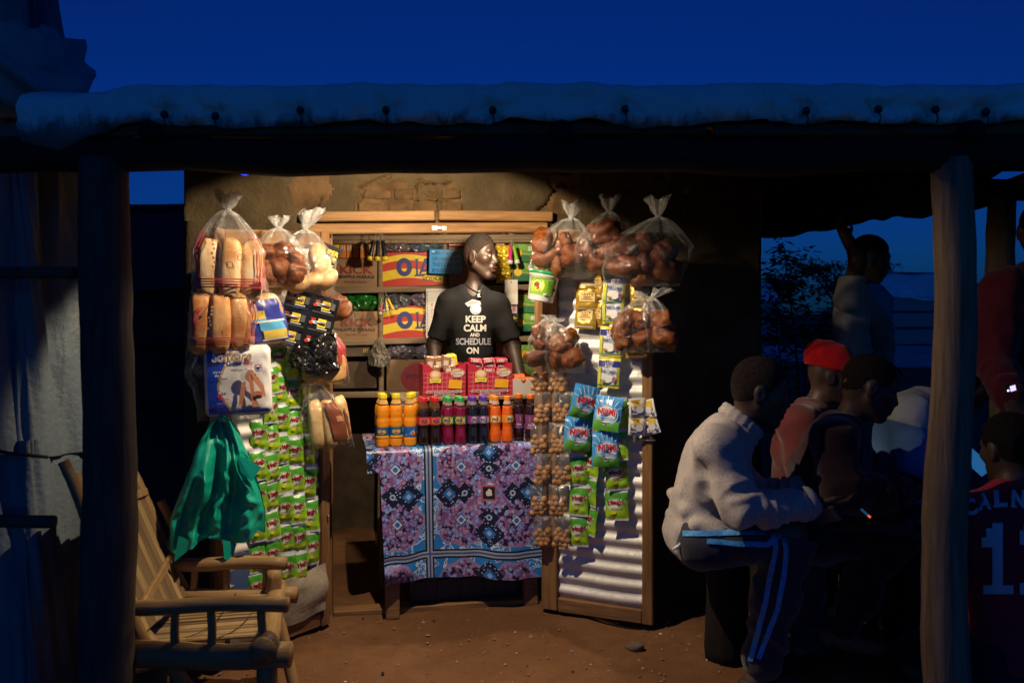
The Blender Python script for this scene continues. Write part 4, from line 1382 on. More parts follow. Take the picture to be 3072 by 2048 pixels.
# ------------------------------------------------------------------ nappy pack
def nappies():
    W, H, D = .238, .262, .11
    t = thing("nappy_pack", "white and blue pack of baby nappy pants in a clear wrapper on the left door", "nappy pack", frame(dl(716, 1140, .14), R(17), 0, R(-2)))
    wm = mat((.78, .77, .74), .3, .05, 20, .12, 25, name="white_wrapper")
    def body(u, v):
        th = 2 * PI * u
        c, s = math.cos(th), math.sin(th)
        c = math.copysign(abs(c) ** .22, c); s = math.copysign(abs(s) ** .38, s)
        e = abs(v - .5) * 2
        k = 1 - .12 * max(0, (e - .82) / .18) ** 2
        return Vector((c * W / 2 * k, -s * D / 2 * (1 - .5 * max(0, (e - .75) / .25) ** 2) + .003 * vn(c * 6, s * 6, v * 9, 111), H * (v - .5)))
    mb = MB(); mb.grid(body, 64, 24, wm, True, True)
    mb.grid(lambda u, v: Vector(((u - .5) * W * .8, (v - .5) * D * .42, H / 2 - .001)), 4, 2, wm)
    mb.grid(lambda u, v: Vector(((u - .5) * W * .8, (v - .5) * D * .42, -H / 2 + .001)), 4, 2, wm)
    mb.build("pack", t)
    def wf(x, y, z):
        v = y / H + .5; e = abs(v - .5) * 2
        c = min(.999, abs(x) / (W / 2)); c = c ** (1 / .22); s = math.sqrt(max(0, 1 - c * c)) ** .38
        return (x, -s * D / 2 * (1 - .5 * max(0, (e - .75) / .25) ** 2) - .0035 - z * 1.6, y)
    BL, GO, NV, RD, SK = (0.01, 0.055, 0.48), (.55, .36, .12), (.012, .02, .20), (.60, .03, .05), (.62, .27, .15)
    a = Art(.3)
    # the blue sweep with its gold edge
    pts = []
    for k in range(15):
        q = k / 14; y = .118 - .226 * q
        pts.append((-.018 - .062 * math.sin(q * PI * .62) + .05 * max(0, q - .62) * 2.4, y))
    for k in range(14):
        (x0, y0), (x1, y1) = pts[k], pts[k + 1]
        a.it.append((np.array([(-.106, y0), (x0 + .008, y0), (x1 + .008, y1), (-.106, y1)]), [[3, 2, 1, 0]], GO, .0004))
        a.it.append((np.array([(-.106, y0), (x0, y0), (x1, y1), (-.106, y1)]), [[3, 2, 1, 0]], BL, .0009))
    a.z = .0014
    a.rect(-.106, -.118, .106, -.107, BL, 12)
    a.text("Softcare", -.019, .0935, .040, (.86, .84, .80), .142, .05, 0, .12).text("Softcare", -.020, .0945, .038, (.50, .30, .09), .138, .015, 0, .12).text("So", -.0705, .0945, .038, (.86, .84, .80), .038, .025, 0, .12)
    a.text("BABY", .006, .066, .010, NV, .026, .03, 0, .2).text("PANTS", .036, .066, .011, RD, .034, .03, 0, .2)
    a.text("play and explore", -.052, .038, .010, (.85, .85, .85), .068, .02, 0, .15).text("the world", -.058, .026, .010, (.85, .85, .85), .046, .02, 0, .15)
    a.ell(.073, .046, .013, .014, RD).ell(.073, .046, .010, .011, (.8, .8, .8)).poly([(.064, .051), (.082, .051), (.078, .043), (.074, .037), (.068, .043)], (.03, .06, .4)).line([(.060, .062), (.064, .056)], .002, NV).line([(.086, .062), (.082, .056)], .002, NV)
    # child bending over, seen as a plain figure
    a.poly([(.012, -.006), (.028, .002), (.022, -.045), (.012, -.088), (-.001, -.092), (.004, -.05)], SK)
    a.ell(.030, .022, .022, .024, (.78, .77, .74)).ell(.044, .020, .016, .022, SK)
    a.poly([(.036, .012), (.052, .010), (.056, -.04), (.064, -.088), (.078, -.096), (.048, -.097), (.044, -.05)], (.56, .22, .12))
    a.poly([(.046, .030), (.072, .012), (.090, -.02), (.096, -.058), (.088, -.062), (.076, -.03), (.056, .0)], SK)
    a.ell(.068, -.052, .017, .015, (.50, .19, .10)).ell(.068, -.060, .015, .007, (.05, .025, .02))
    a.poly([(-.070, -.035), (-.040, -.035), (-.038, -.046), (-.066, -.046)], (.70, .72, .78)).text("24", -.052, -.041, .010, NV, .016).ell(-.066, -.047, .008, .007, RD).text("Pants", -.05, -.060, .008, RD, .032).text("PREMIUM QUALITY", -.052, -.076, .005, (.55, .2, .2), .046)
    a.build("printed_front", t, None, wf)
    for q in (0, 1):
        mb = MB(); mb.tube([(-.10 + .05 * q, -.03, -.135 - .012 * q), (0, -.045, -.142), (.09, -.03, -.134)], [.010, .016, .009], FILM_D, 8); mb.build("wrapper_fold", t)
    film_bag(t, .285, .325, .165, -.06, 12, .0, FILM, .02, T(-.012, .004, .012))


nappies()


# ------------------------------------------------------------------ green carrier bag
def green_bag():
    t = thing("green_bag", "big teal green plastic carrier bag with sharp creases hanging below the nappy pack", "bag", frame(dl(668, 1450, .14), R(20)))
    m, nt, b = base_mat("green_polythene")
    n1 = noise(nt, coords(nt), 30.0, 3.0)
    nt.links.new(cmix(nt, n1, (0.0, .30, .195), (0.01, .38, .26)), b.inputs['Base Color'])
    b.inputs['Roughness'].default_value = .38
    bump(nt, b, n1, .15, .01)
    Wt, Wb, H = .06, .335, .44
    rnd = random.Random(4)
    def prof(v): return Wt + (Wb - Wt) * min(1, v * 1.25) ** .85
    NU, NV = 15, 15
    ridge = [rnd.uniform(-1, 1) for _ in range(NU + 1)]
    def f(sg):
        def g(u, v):
            w = prof(v)
            x = (u - .5) * w + .012 * vn(v * 5, u * 2, sg, 121)
            i = u * NU; k = int(min(NU - 1, i)); r = ridge[k] * (1 - (i - k)) + ridge[k + 1] * (i - k)
            bel = math.sin(u * PI) ** .6 * min(1, v * 2)
            y = -sg * bel * .045 + sg * 0.0 + (.014 * r * (1 - .3 * v) + .085 * abs(vn(u * 4.2 + v * .5, v * 1.3, sg, 122)) + .050 * abs(vn(u * 8 - v * 1.6, v * 2.2, sg, 123)) + .016 * abs(vn(u * 7 + v * 6, v * 9 - u * 3, sg, 124)) - .04) * (.4 + .6 * bel)
            z = .235 - H * v - (.035 * abs(math.sin(u * PI * 2.0 + .4)) - .02) * max(0, v - .75) * 4 - (.03 if u < .12 else 0) * max(0, v - .8) * 5
            return Vector((x - .02 * v, y, z))
        return g
    mb = MB(); mb.grid(f(1), 64, 70, m, True); mb.grid(f(-1), 15, 15, m, False)
    # a torn handle flapping out at the right and two tails underneath
    mb.add([(.05, -.05, .115), (.135, -.07, .065), (.10, -.075, .015), (.062, -.06, .05)], [(0, 3, 2, 1)], m)
    mb.add([(-.15, -.03, -.17), (-.09, -.05, -.20), (-.165, -.04, -.262)], [(0, 2, 1)], m)
    mb.add([(.00, -.03, -.20), (.05, -.02, -.22), (.03, -.03, -.285), (.005, -.035, -.27)], [(0, 3, 2, 1)], m)
    mb.build("bag_body", t)
    mb = MB(); mb.tube([(0, 0, .23), (-.004, .01, .27), (.0, .03, .31)], [.018, .010, .007], m, 8); mb.build("knot", t)


green_bag()


# ------------------------------------------------------------------ strips of sachets
def pillow(w, h, d, seed, seal=.10):
    """front surface of a filled sachet: (x, y) -> how far it stands out"""
    def f(x, y):
        a, b = abs(x) / (w / 2), abs(y) / (h / 2)
        k = max(0, 1 - a ** 3) * max(0, 1 - (b / (1 - seal)) ** 3) if b < 1 - seal else 0
        return d * k ** .6 * (1 + .35 * vn(x * 55 + seed, y * 40, 0, 131)) + .0022 * vn(x * 90 + seed, y * 60, 2, 132)
    return f


def detergent_material():
    m, nt, b = base_mat("green_sachet_print")
    tc = nt.nodes.new("ShaderNodeTexCoord"); sp = nt.nodes.new("ShaderNodeSeparateXYZ")
    nt.links.new(tc.outputs['Object'], sp.inputs[0])
    x, z = E(nt, sp.outputs[0]), E(nt, sp.outputs[2])
    n = noise(nt, tc.outputs['Object'], 70.0, 4.0, .65, 1.5)
    c = cmix(nt, (z * 11 + .45 + n * .3).sstep(0, 1), (.36, .60, .025), (.07, .32, .025))
    rad = ((x + .006) * (x + .006) * 1.6 + (z + .002) * (z + .002)).sqrt()
    c = cmix(nt, (rad * -1 + .030 + (n - .5) * .03).sstep(-.006, .014) * .85, c, (.72, .74, .60))
    c = cmix(nt, n.sstep(.60, .72) * .5, c, (.35, .62, .08))
    nt.links.new(c, b.inputs['Base Color'])
    b.inputs['Roughness'].default_value = .28
    return m


M_DET = detergent_material()
SEAL = mat((.56, .56, .62), .4, .08, 30, name="sachet_seal")


def sachet_mesh(name, w, h, d, bodym, sealm, art, seed, seal=.12, seal_top=True, seal_bot=True):
    f = pillow(w, h, d, seed, seal)
    mb = MB()
    def mf(u, v):
        if seal_top and v > 1 - seal * .9: return sealm
        if seal_bot and v < seal * .55: return sealm
        return bodym
    mb.grid(lambda u, v: Vector(((u - .5) * w, -f((u - .5) * w, (v - .5) * h), (v - .5) * h)), 10, 16, bodym, True, False, mf)
    mb.grid(lambda u, v: Vector(((.5 - u) * w, .003 + .5 * f((u - .5) * w, (v - .5) * h), (v - .5) * h)), 5, 8, bodym, True, False, mf)
    wf = lambda x, y, z: (x, -f(x, y) - .0012 - z * 1.5, y)
    if art: art.into(mb, wf)
    return mb.mesh(name)


SW_, SH_ = .069, .140


def det_art():
    a = Art(.3)
    a.text("Magic", .0015, .0085, .026, (.80, .78, .70), .053, .09, R(11)).text("Magic", .0, .009, .025, (.25, .008, .02), .052, .05, R(11)).rect(-.016, -.018, .018, -.015, (.2, .02, .02)).ell(-.010, -.034, .009, .008, (.82, .70, .03))
    return a


DET = [sachet_mesh("sachet", SW_, SH_, .013, M_DET, SEAL, det_art(), 3.1 * k, .14) for k in range(4)]


def sachet_strip(lab, cat, group, name, meshes, pts, yaw, h, seed=0, pname="sachet", tilt=0.0, sx=1.0):
    """pts: where each sachet's middle hangs, from the top down"""
    t = thing(name, lab, cat, frame(pts[0], yaw), group)
    rnd = random.Random(seed)
    for k, p in enumerate(pts):
        new(pname, meshes[rnd.randrange(len(meshes))], t, frame(p, yaw + rnd.uniform(-.34, .34), rnd.uniform(-.16, .10), tilt + rnd.uniform(-.09, .09)) @ Matrix.Diagonal((sx, 1, h, 1)))
    return t


def left_strips():
    cols = ((778, 770, 1300, 1760, .022, "outermost strip of green washing powder sachets, mostly behind the teal bag"),
            (812, 818, 1130, 1740, .030, "second strip of green washing powder sachets from the outer edge of the left door"),
            (838, 862, 1075, 1700, .024, "middle strip of green washing powder sachets on the left door"),
            (874, 902, 1085, 1690, .034, "fourth strip of green washing powder sachets, beside the strip nearest the opening"),
            (912, 937, 1150, 1640, .026, "strip of green washing powder sachets nearest the door opening"))
    for i, (x0, x1, y0, y1, off, lab) in enumerate(cols):
        n = round((y1 - y0) / 93)
        pts = [dl(x0 + (x1 - x0) * k / n, y0 + (y1 - y0) * k / n + 6 * (i % 2), off + .006 * (k % 2)) for k in range(n + 1)]
        step = (pts[0] - pts[-1]).length / n
        sachet_strip(lab, "sachet strip", "washing powder strips on the left door", "sachet_strip", DET, pts, R(38), step / SH_ * 1.06, 20 + i, tilt=R(-3))
    # poster pasted on the lower part of the door
    p = dl(838, 1722, .012)
    t = thing("poster", "torn blue poster with a pale hand and face pasted low on the left door", "poster", frame(p, R(52)))
    a = Art(.5)
    w, h = .45, .26
    def wf(x, y, z): return (x, -z - .010 * math.sin(x * 30) * .4 - .006 * vn(x * 9, y * 9, 0, 141), y)
    a.rect(-w / 2, -h / 2, w / 2, h / 2, (.055, .10, .24), 14, 10).poly([(-.02, .02), (.10, .06), (.14, .02), (.06, -.03), (-.03, -.02)], (.36, .33, .40)).poly([(.16, .08), (.21, .06), (.2, .0), (.15, .02), (.17, .05)], (.55, .35, .33)).poly([(-.21, -.02), (-.1, .02), (-.05, -.06), (-.18, -.09)], (.14, .12, .22)).rect(-.2, -.115, .21, -.095, (.42, .41, .40), 12).poly([(.08, -.03), (.22, -.01), (.22, -.07), (.09, -.06)], (.03, .16, .24))
    a.build("printed_sheet", t, None, wf)
    mb = MB(); mb.grid(lambda u, v: Vector(((u - .5) * w, .003, (v - .5) * h)), 4, 4, mat((.5, .5, .5), .7, name="paper_back")); mb.build("paper_backing", t)


left_strips()


# ------------------------------------------------------------------ right door
def right_goods():
    g = [(-.075, .03, .052), (-.06, -.035, .055), (-.005, .0, .04), (.028, .035, .036), (.055, -.03, .055), (-.008, -.075, .042), (.02, -.02, .045, .05)]
    bun_bag("clear bag of big brown buns above the small white tub", dr(1680, 745, .16), .275, .265, R(-6), g, .05, 21, .085, D=.17, lean=-.0)
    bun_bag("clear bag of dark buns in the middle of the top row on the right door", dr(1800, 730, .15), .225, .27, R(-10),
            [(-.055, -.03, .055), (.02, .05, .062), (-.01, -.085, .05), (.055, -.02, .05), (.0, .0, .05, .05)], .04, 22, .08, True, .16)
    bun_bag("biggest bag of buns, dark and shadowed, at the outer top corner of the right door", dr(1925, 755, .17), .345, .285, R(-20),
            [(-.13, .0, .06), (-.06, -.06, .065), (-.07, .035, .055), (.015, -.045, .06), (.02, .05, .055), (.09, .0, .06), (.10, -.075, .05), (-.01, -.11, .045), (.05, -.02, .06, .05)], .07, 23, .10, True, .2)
    bun_bag("clear bag of four brown buns hanging by the milk sachets", dr(1905, 975, .13), .20, .235, R(-14), [(-.055, -.02, .052), (-.03, .03, .042), (.03, .02, .046), (.035, -.06, .05), (-.05, -.075, .04)], .03, 24, .03, False, .14)
    bun_bag("narrow clear bag of stacked buns at the outer edge of the right door", dr(1990, 975, .13), .125, .225, R(-14), [(-.005, .02, .048), (.008, -.055, .05), (.0, -.02, .04, .03)], -.045, 25, .05, False, .11, lean=.05)
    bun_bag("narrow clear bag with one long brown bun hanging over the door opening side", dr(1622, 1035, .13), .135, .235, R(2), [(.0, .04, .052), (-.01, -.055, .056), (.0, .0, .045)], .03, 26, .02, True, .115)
    bun_bag("clear bag of three buns beside the bag with the long bun, above the nut packets", dr(1698, 1045, .12), .165, .22, R(-12), [(-.02, .02, .05), (.03, -.04, .05), (-.035, -.05, .045), (.015, .05, .035)], -.045, 27, .03, False, .13)
    # white tub
    W = frame(dr(1628, 862, .13), R(-4), 0, R(10))
    t = thing("plastic_tub", "small white tub with green lid and yellow green label, tilted under the bun bag", "tub", W)
    wm = mat((.80, .80, .78), .3, .04, name="white_plastic"); r0, r1, h = .057, .066, .125
    mb = MB(); mb.lathe([(.001, -h / 2), (r0 - .003, -h / 2), (r0, -h / 2 + .004), (r1, h / 2 - .016), (r1 + .004, h / 2 - .014), (r1 + .004, h / 2 - .004), (r1 - .002, h / 2)], wm, 36); mb.build("tub_body", t)
    mb = MB(); mb.lathe([(r1 + .006, h / 2 - .006), (r1 + .007, h / 2 + .006), (r1 + .003, h / 2 + .010), (r1 - .008, h / 2 + .010), (r1 - .012, h / 2 + .007), (.001, h / 2 + .007)], mat((.01, .33, .12), .35, name="green_plastic"), 36); mb.build("lid", t)
    def wf(x, y, z):
        r = r0 + (r1 - r0) * (y / h + .5) + .0008 + z; a = x / .0615
        return (r * math.sin(a), -r * math.cos(a), y)
    a = Art(.3)
    a.rect(-.062, -.035, .062, .04, (.20, .42, .03), 16, 3).ell(-.024, .004, .033, .034, (.55, .62, .12)).ell(-.024, .004, .022, .024, (.78, .78, .40)).poly([(-.04, .012), (-.026, .018), (-.012, .012), (-.016, .0), (-.034, -.002)], (.28, .05, .03)).ell(-.032, -.010, .008, .007, (.8, .55, .04)).ell(-.016, -.006, .006, .006, (.5, .04, .03)).rect(.018, -.033, .046, .036, (.22, .48, .05), 4)
    for k in range(6): a.rect(.020, -.026 + .0105 * k, .044, -.0235 + .0105 * k, (.02, .03, .02), 3)
    a.rect(.046, -.012, .062, .002, (.02, .03, .02), 3).rect(.008, -.034, .022, -.026, (.7, .7, .66), 2)
    a.build("printed_label", t, None, wf)
    mb = MB()
    pts = [(-r1 - .004, 0, h / 2 - .012)] + [(-(r1 + .012) * math.cos(k * PI / 8), .02, h / 2 + .02 + .05 * math.sin(k * PI / 8)) for k in range(1, 8)] + [(r1 + .004, 0, h / 2 - .012)]
    mb.tube(pts, .0022, M_STEEL, 6); mb.build("handle", t)
    # gold packets
    gold = mat((.55, .34, .05), .25, .25, 30, .3, 50, name="gold_foil", metal=.45)
    def gart(k):
        a = Art(.3)
        a.rect(-.026, -.02, .026, .02, (.75, .60, .25), 4, 3).text("TASTY", 0, .010, .012, (.25, .05, .02), .042).rect(-.018, -.012, .018, -.008, (.4, .12, .04)).rect(-.012, -.002, .012, .001, (.3, .08, .03)).rect(-.03, .05, .03, .056, (.75, .72, .6)).rect(-.03, -.056, .03, -.050, (.75, .72, .6))
        return a
    GM = [sachet_mesh("packet", .075, .125, .016, gold, gold, gart(k), 40 + k * 3, .1) for k in range(3)]
    sachet_strip("crumpled gold foil packet hanging just right of the white tub", "foil packet", "gold foil packets on the right door", "foil_packet_strip", GM, [dr(1762, 890, .055), dr(1758, 945, .04)], R(-10), 1.0, 31, "packet", R(6), 1.35)
    sachet_strip("strip of gold foil packets between the milk sachets and the door edge", "foil packet", "gold foil packets on the right door", "foil_packet_strip", GM, [dr(1925, 880, .05), dr(1918, 955, .045), dr(1910, 1035, .045)], R(-22), .95, 32, "packet", R(-3), 1.3)
    sachet_strip("narrow gold strip half hidden left of the milk sachets", "foil packet", "gold foil packets on the right door", "foil_packet_strip", GM, [dr(1800, 850, .045), dr(1795, 940, .03)], R(-40), 1.05, 33, "packet", R(2), .8)
    # milk sachets
    ym = mat((.70, .60, .03), .35, .1, name="yellow_seal"); mm = mat((.60, .64, .70), .35, .12, 30, name="milk_print")
    a = Art(.3)
    a.rect(-.047, .026, .047, .052, (.03, .035, .22), 8).text("LATO", 0, .043, .012, (.8, .8, .82), .032).text("MILK", 0, .030, .011, (.8, .8, .82), .034).rect(-.047, -.052, -.034, .026, (.55, .55, .06), 2, 6).rect(.036, -.052, .047, .026, (.55, .55, .06), 2, 6)
    a.text("Full Cream", 0, .008, .015, (.10, .14, .34), .062, .03).ell(-.004, -.022, .026, .020, (.78, .79, .80)).rect(-.02, -.004, .02, -.001, (.3, .35, .5)).ell(.026, -.026, .009, .012, (.30, .12, .16)).ell(-.022, -.034, .010, .006, (.45, .30, .05)).rect(-.047, -.056, .047, -.050, (.12, .35, .06), 6)
    MM = [sachet_mesh("sachet", .098, .132, .012, mm, ym, a, 60 + 4 * k, .14) for k in range(2)]
    pts = [dr(1843, 868, .085), dr(1840, 925, .075), dr(1832, 1025, .072), dr(1827, 1118, .070)]
    sachet_strip("strip of four yellow, white and navy milk sachets down the middle of the right door", "milk sachets", None, "milk_sachet_strip", MM, pts, R(-8), 1.02, 34)
    # NOMI washing powder
    bm_ = mat((.06, .30, .66), .3, .12, 30, name="blue_sachet_print")
    def nomi():
        a = Art(.3)
        a.rect(-.058, -.075, .058, -.030, (.12, .40, .05), 8, 3).ell(0, -.006, .052, .046, (.30, .55, .78)).ell(0, -.004, .044, .036, (.66, .74, .80)).text("NOMI", .0015, .007, .030, (.8, .8, .82), .082, .06).text("NOMI", 0, .008, .029, (.60, .015, .03), .080, .045).rect(-.034, -.020, .034, -.017, (.3, .4, .65), 4).rect(-.03, -.027, .03, -.0245, (.3, .4, .65), 4).ell(0, -.044, .004, .004, (.6, .05, .05))
        for q in range(7):
            an = R(25 + q * 22); a.line([(.05 * math.cos(an), .05 * math.sin(an) * .8 + .004), (.085 * math.cos(an) * .8, .078 * math.sin(an))], .0022, (.62, .74, .84))
        return a
    NM = [sachet_mesh("sachet", .122, .152, .017, bm_, bm_, nomi(), 80 + 5 * k, .08) for k in range(2)]
    sachet_strip("pair of blue and green washing powder sachets twisted to the left", "washing powder", "blue washing powder pairs on the right door", "washing_powder_strip", NM, [dr(1752, 1205, .10), dr(1733, 1300, .085)], R(12), .98, 35, "sachet", R(10))
    sachet_strip("pair of blue and green washing powder sachets hanging straight and facing out", "washing powder", "blue washing powder pairs on the right door", "washing_powder_strip", NM, [dr(1823, 1240, .11), dr(1818, 1347, .105)], R(-6), 1.0, 36, "sachet", R(2))
    # green sachets on this door
    for x0, x1, y0, y1, off, yaw, lab, sx in ((1737, 1737, 1225, 1590, .055, R(-4), "strip of green washing powder sachets behind the twisted blue pair", 1.22), (1778, 1772, 1215, 1560, .035, R(-58), "edge-on strip of green washing powder sachets between the two blue pairs", 1.2), (1850, 1850, 1240, 1512, .06, R(-10), "strip of green washing powder sachets ending below the straight blue pair", 1.45)):
        n = round((y1 - y0) / 88)
        pts = [dr(x0 + (x1 - x0) * k / n, y0 + (y1 - y0) * k / n, off) for k in range(n + 1)]
        sachet_strip(lab, "sachet strip", "washing powder strips on the right door", "sachet_strip", DET, pts, yaw, (pts[0] - pts[-1]).length / n / SH_ * 1.05, 40 + int(x0), sx=sx)
    # small tea or spice cards by the edge
    cm = mat((.70, .70, .66), .4, .06, name="card_white")
    a = Art(.35)
    a.rect(-.030, .004, .030, .036, (.62, .42, .06), 4).poly([(-.03, -.036), (.03, -.036), (.03, .0), (-.03, .004)], (.06, .07, .22)).ell(.008, -.008, .018, .016, (.62, .62, .64)).rect(-.026, .024, .0, .030, (.35, .18, .05)).rect(-.028, -.030, .0, -.022, (.45, .45, .55))
    CM = [sachet_mesh("sachet", .074, .082, .007, cm, cm, a, 120 + 3 * k, .06) for k in range(2)]
    sachet_strip("two small white sachets with gold and navy print beside the straight blue pair", "spice sachets", "small gold and navy sachets on the right door", "spice_sachet_strip", CM, [dr(1912, 1222, .07), dr(1911, 1277, .07)], R(-8), .98, 51)
    sachet_strip("small gold and navy sachets swung out past the edge of the right door", "spice sachets", "small gold and navy sachets on the right door", "spice_sachet_strip", CM, [dr(1945, 1225, .05), dr(1953, 1275, .045)], R(-35), .95, 52, "sachet", R(-14))
    t = thing("bolt_latch", "dark metal bolt fixed across the right edge of the right door", "bolt", frame(dr(1930, 1318, .034), R(-23)))
    mb = MB(); mb.box((-.05, -.006, -.006), (.05, 0, .006), mat((.05, .05, .055), .35, metal=.7, name="black_iron"), .001); mb.lathe([(.004, -.06), (.004, .055)], M_STEEL, 8, T(0, -.010, 0) @ Matrix.Rotation(R(90), 4, 'Y')); mb.box((-.042, -.016, -.012), (-.030, -.004, .014), M_STEEL, .001); mb.build("bolt_body", t)


right_goods()


def nut_strips():
    rnd = random.Random(11)
    for x0, x1, off, yaw, lab, w in ((1622, 1620, .075, R(4), "strip of clear packets of round fried nuts hanging over the table edge", .078), (1678, 1678, .085, R(-16), "strip of clear packets of round fried nuts hanging on the door's inner stile", .086)):
        p0 = dr(x0, 1130, off)
        t = thing("nut_strip", lab, "nut packets", frame(p0, yaw), "strips of nut packets on the right door")
        for k in range(6):
            y = 1128 + 93 * k
            c = dr(x0 + (x1 - x0) * k / 5 + (6 if k % 2 else -4), y, off)
            h = .140
            W = frame(c, yaw + rnd.uniform(-.1, .1))
            fp = pillow(w * 1.0, h, .024, 200 + k + x0, .10)
            mb = MB()
            mb.grid(lambda u, v: Vector(((u - .5) * w, -fp((u - .5) * w, (v - .5) * h) - .002, (v - .5) * h)), 12, 18, FILM_N)
            mb.grid(lambda u, v: Vector(((.5 - u) * w, fp((u - .5) * w, (v - .5) * h) * .8 + .002, (v - .5) * h)), 12, 18, FILM)
            mb.box((-w / 2, -.004, h * .42), (w / 2, .004, h * .49), FILM_D, .001)
            b = mb.build("packet", t, W)
            for row in range(4):
                for q in range(3):
                    if row == 3 and q == 1: continue
                    x = (q - 1) * w * .26 + rnd.uniform(-.004, .004) + (.006 if row % 2 else -.006); z = -h * .40 + row * .0205 + rnd.uniform(-.003, .003)
                    r = rnd.uniform(.0135, .0165)
                    new("nut", NUT_ME[rnd.randrange(3)], b, W @ T(x, rnd.uniform(-.008, .006), z) @ Matrix.Rotation(rnd.uniform(0, 6), 4, (rnd.random(), rnd.random(), .3)) @ Matrix.Diagonal((r, r, r, 1)))


nut_strips()

# ================================================================== inside the shop
SHN = Vector((math.sin(R(8)), -math.cos(R(8)), 0))
SHO = Vector((-0.40, 4.75, 0))
SHY = R(8)


def sh(px, py, off=0.0): return onplane(px, py, SHO + SHN * off, SHN)


CARD = mat((0.33, 0.20, 0.105), .8, .18, 8, .15, 50, name="corrugated_cardboard")


def carton(name, lab, cat, x0, y0, x1, y1, col, art, off=0.0, depth=.26, roll=0.0, group=None, ch=.003, twist=0.0):
    """a box whose front fills the given patch of the shelf front, as seen from the street"""
    c = sh((x0 + x1) / 2, (y0 + y1) / 2, off)
    a, b = sh(x0, (y0 + y1) / 2, off), sh(x1, (y0 + y1) / 2, off)
    w = (a - b).length; h = abs(y1 - y0) / FPX * c.y
    mb = MB()
    mb.box((-w / 2, 0, -h / 2), (w / 2, depth, h / 2), col, ch, None, .001)
    o = mb.build(name, None, frame(c, SHY + twist, 0, roll))
    tag(o, lab, cat, group)
    if art:
        A = Art(.5); art(A, w, h); A.build("printed_front", o, T(0, -.0004, 0))
    return o


def build_shelf():
    t = thing("stock_shelf", "rough pole and board shelf full of stock along the back of the shop", "shelf", frame(SHO, SHY))
    rows = [((985, 718), (1640, 712), .045), ((960, 872), (1345, 866), .045), ((1335, 868), (1640, 860), .04), ((960, 1030), (1345, 1018), .045), ((1335, 1020), (1640, 1015), .045), ((960, 1185), (1640, 1175), .045)]
    for (a, b, w) in rows:
        p, q = sh(*a), sh(*b)
        plank("shelf_board", p + SHN * .012, q + SHN * .012, w * .8, .03, W_SHELF, t)
        d = -SHN * .36
        mb = MB(); mb.box((0, 0.03, -.012), ((q - p).length, .36, .004), W_SHELF)
        xx = (q - p).normalized(); yy = Vector((0, 0, 1)).cross(xx).normalized(); zz = xx.cross(yy)
        W = Matrix((xx, yy, zz)).transposed().to_4x4(); W.translation = p
        mb.build("shelf_deck", t, W)
    pole("top_rail", sh(965, 727, .03), sh(1640, 722, .03), .013, .011, W_SHELF, t, .004)
    for x in (968, 1141, 1334, 1533, 1632):
        p = sh(x, 700, -.004); q = Vector((p.x, p.y, -.02))
        pole("upright", q, p + Vector((0, 0, .05)), .018, .015, W_SHELF, t, .006)
        pole("upright", q - SHN * .34, p - SHN * .34 + Vector((0, 0, .05)), .018, .015, W_SHELF, t, .006)


build_shelf()


def kick(A, w, h):
    RD, DK = (.24, .035, .025), (.035, .03, .028)
    A.ring(-.02, h * .36, .016, .016, .004, (.08, .09, .06)).ell(-.02, h * .36, .006, .006, (.3, .08, .04)).text("KICK", .005, h * .11, .048, RD, .19, .035).text("PINEAPPLE WARAGI", -.01, -h * .13, .020, DK, .235, .03).text("Feel the Power", 0, -h * .30, .016, RD, .13, 0, 0, .25)
    A.rect(-w * .43, h * .25, -w * .33, h * .28, (.2, .1, .05))


def ola(A, w, h):
    RD, YE, BL = (.50, .035, .02), (.76, .55, .02), (.025, .035, .19)
    def wave(y0, y1, amp, c):
        n = 18
        for k in range(n):
            xa, xb = -w / 2 + w * k / n, -w / 2 + w * (k + 1) / n
            f = lambda x: amp * math.sin((x / w + .5) * PI * 1.25)
            A.it.append((np.array([(xa, y0 * h + f(xa)), (xb, y0 * h + f(xb)), (xb, y1 * h + f(xb)), (xa, y1 * h + f(xa))]), [[0, 1, 2, 3]], c, A.z + Art.STEP))
        A.z += Art.STEP
    A.rect(-w / 2, -h / 2, w / 2, h / 2, RD)
    wave(.16, .33, .022, YE); wave(-.36, -.08, .020, YE)
    A.ring(-w * .135, h * .06, w * .128, h * .275, .028, BL).ring(-w * .135, h * .06, w * .118, h * .26, .022, BL)
    A.poly([(w * .03, h * .30), (w * .115, h * .30), (w * .085, h * .26), (w * .085, -h * .165), (w * .25, -h * .14), (w * .17, -h * .22), (w * .015, -h * .22), (w * .055, -h * .14), (w * .055, h * .26)], BL)
    A.poly([(w * .20, h * .32), (w * .255, h * .32), (w * .37, -h * .14), (w * .26, -h * .14), (w * .265, -h * .10), (w * .215, h * .16), (w * .135, -h * .15), (w * .10, -h * .15)], BL).poly([(w * .155, -.004), (w * .235, -.004), (w * .235, -.018), (w * .145, -.018)], BL)
    A.text("VODKA", w * .31, -h * .30, .026, (.03, .025, .02), .115, .012).text("10 x", w * .30, h * .43, .016, (.7, .5, .45), .04)


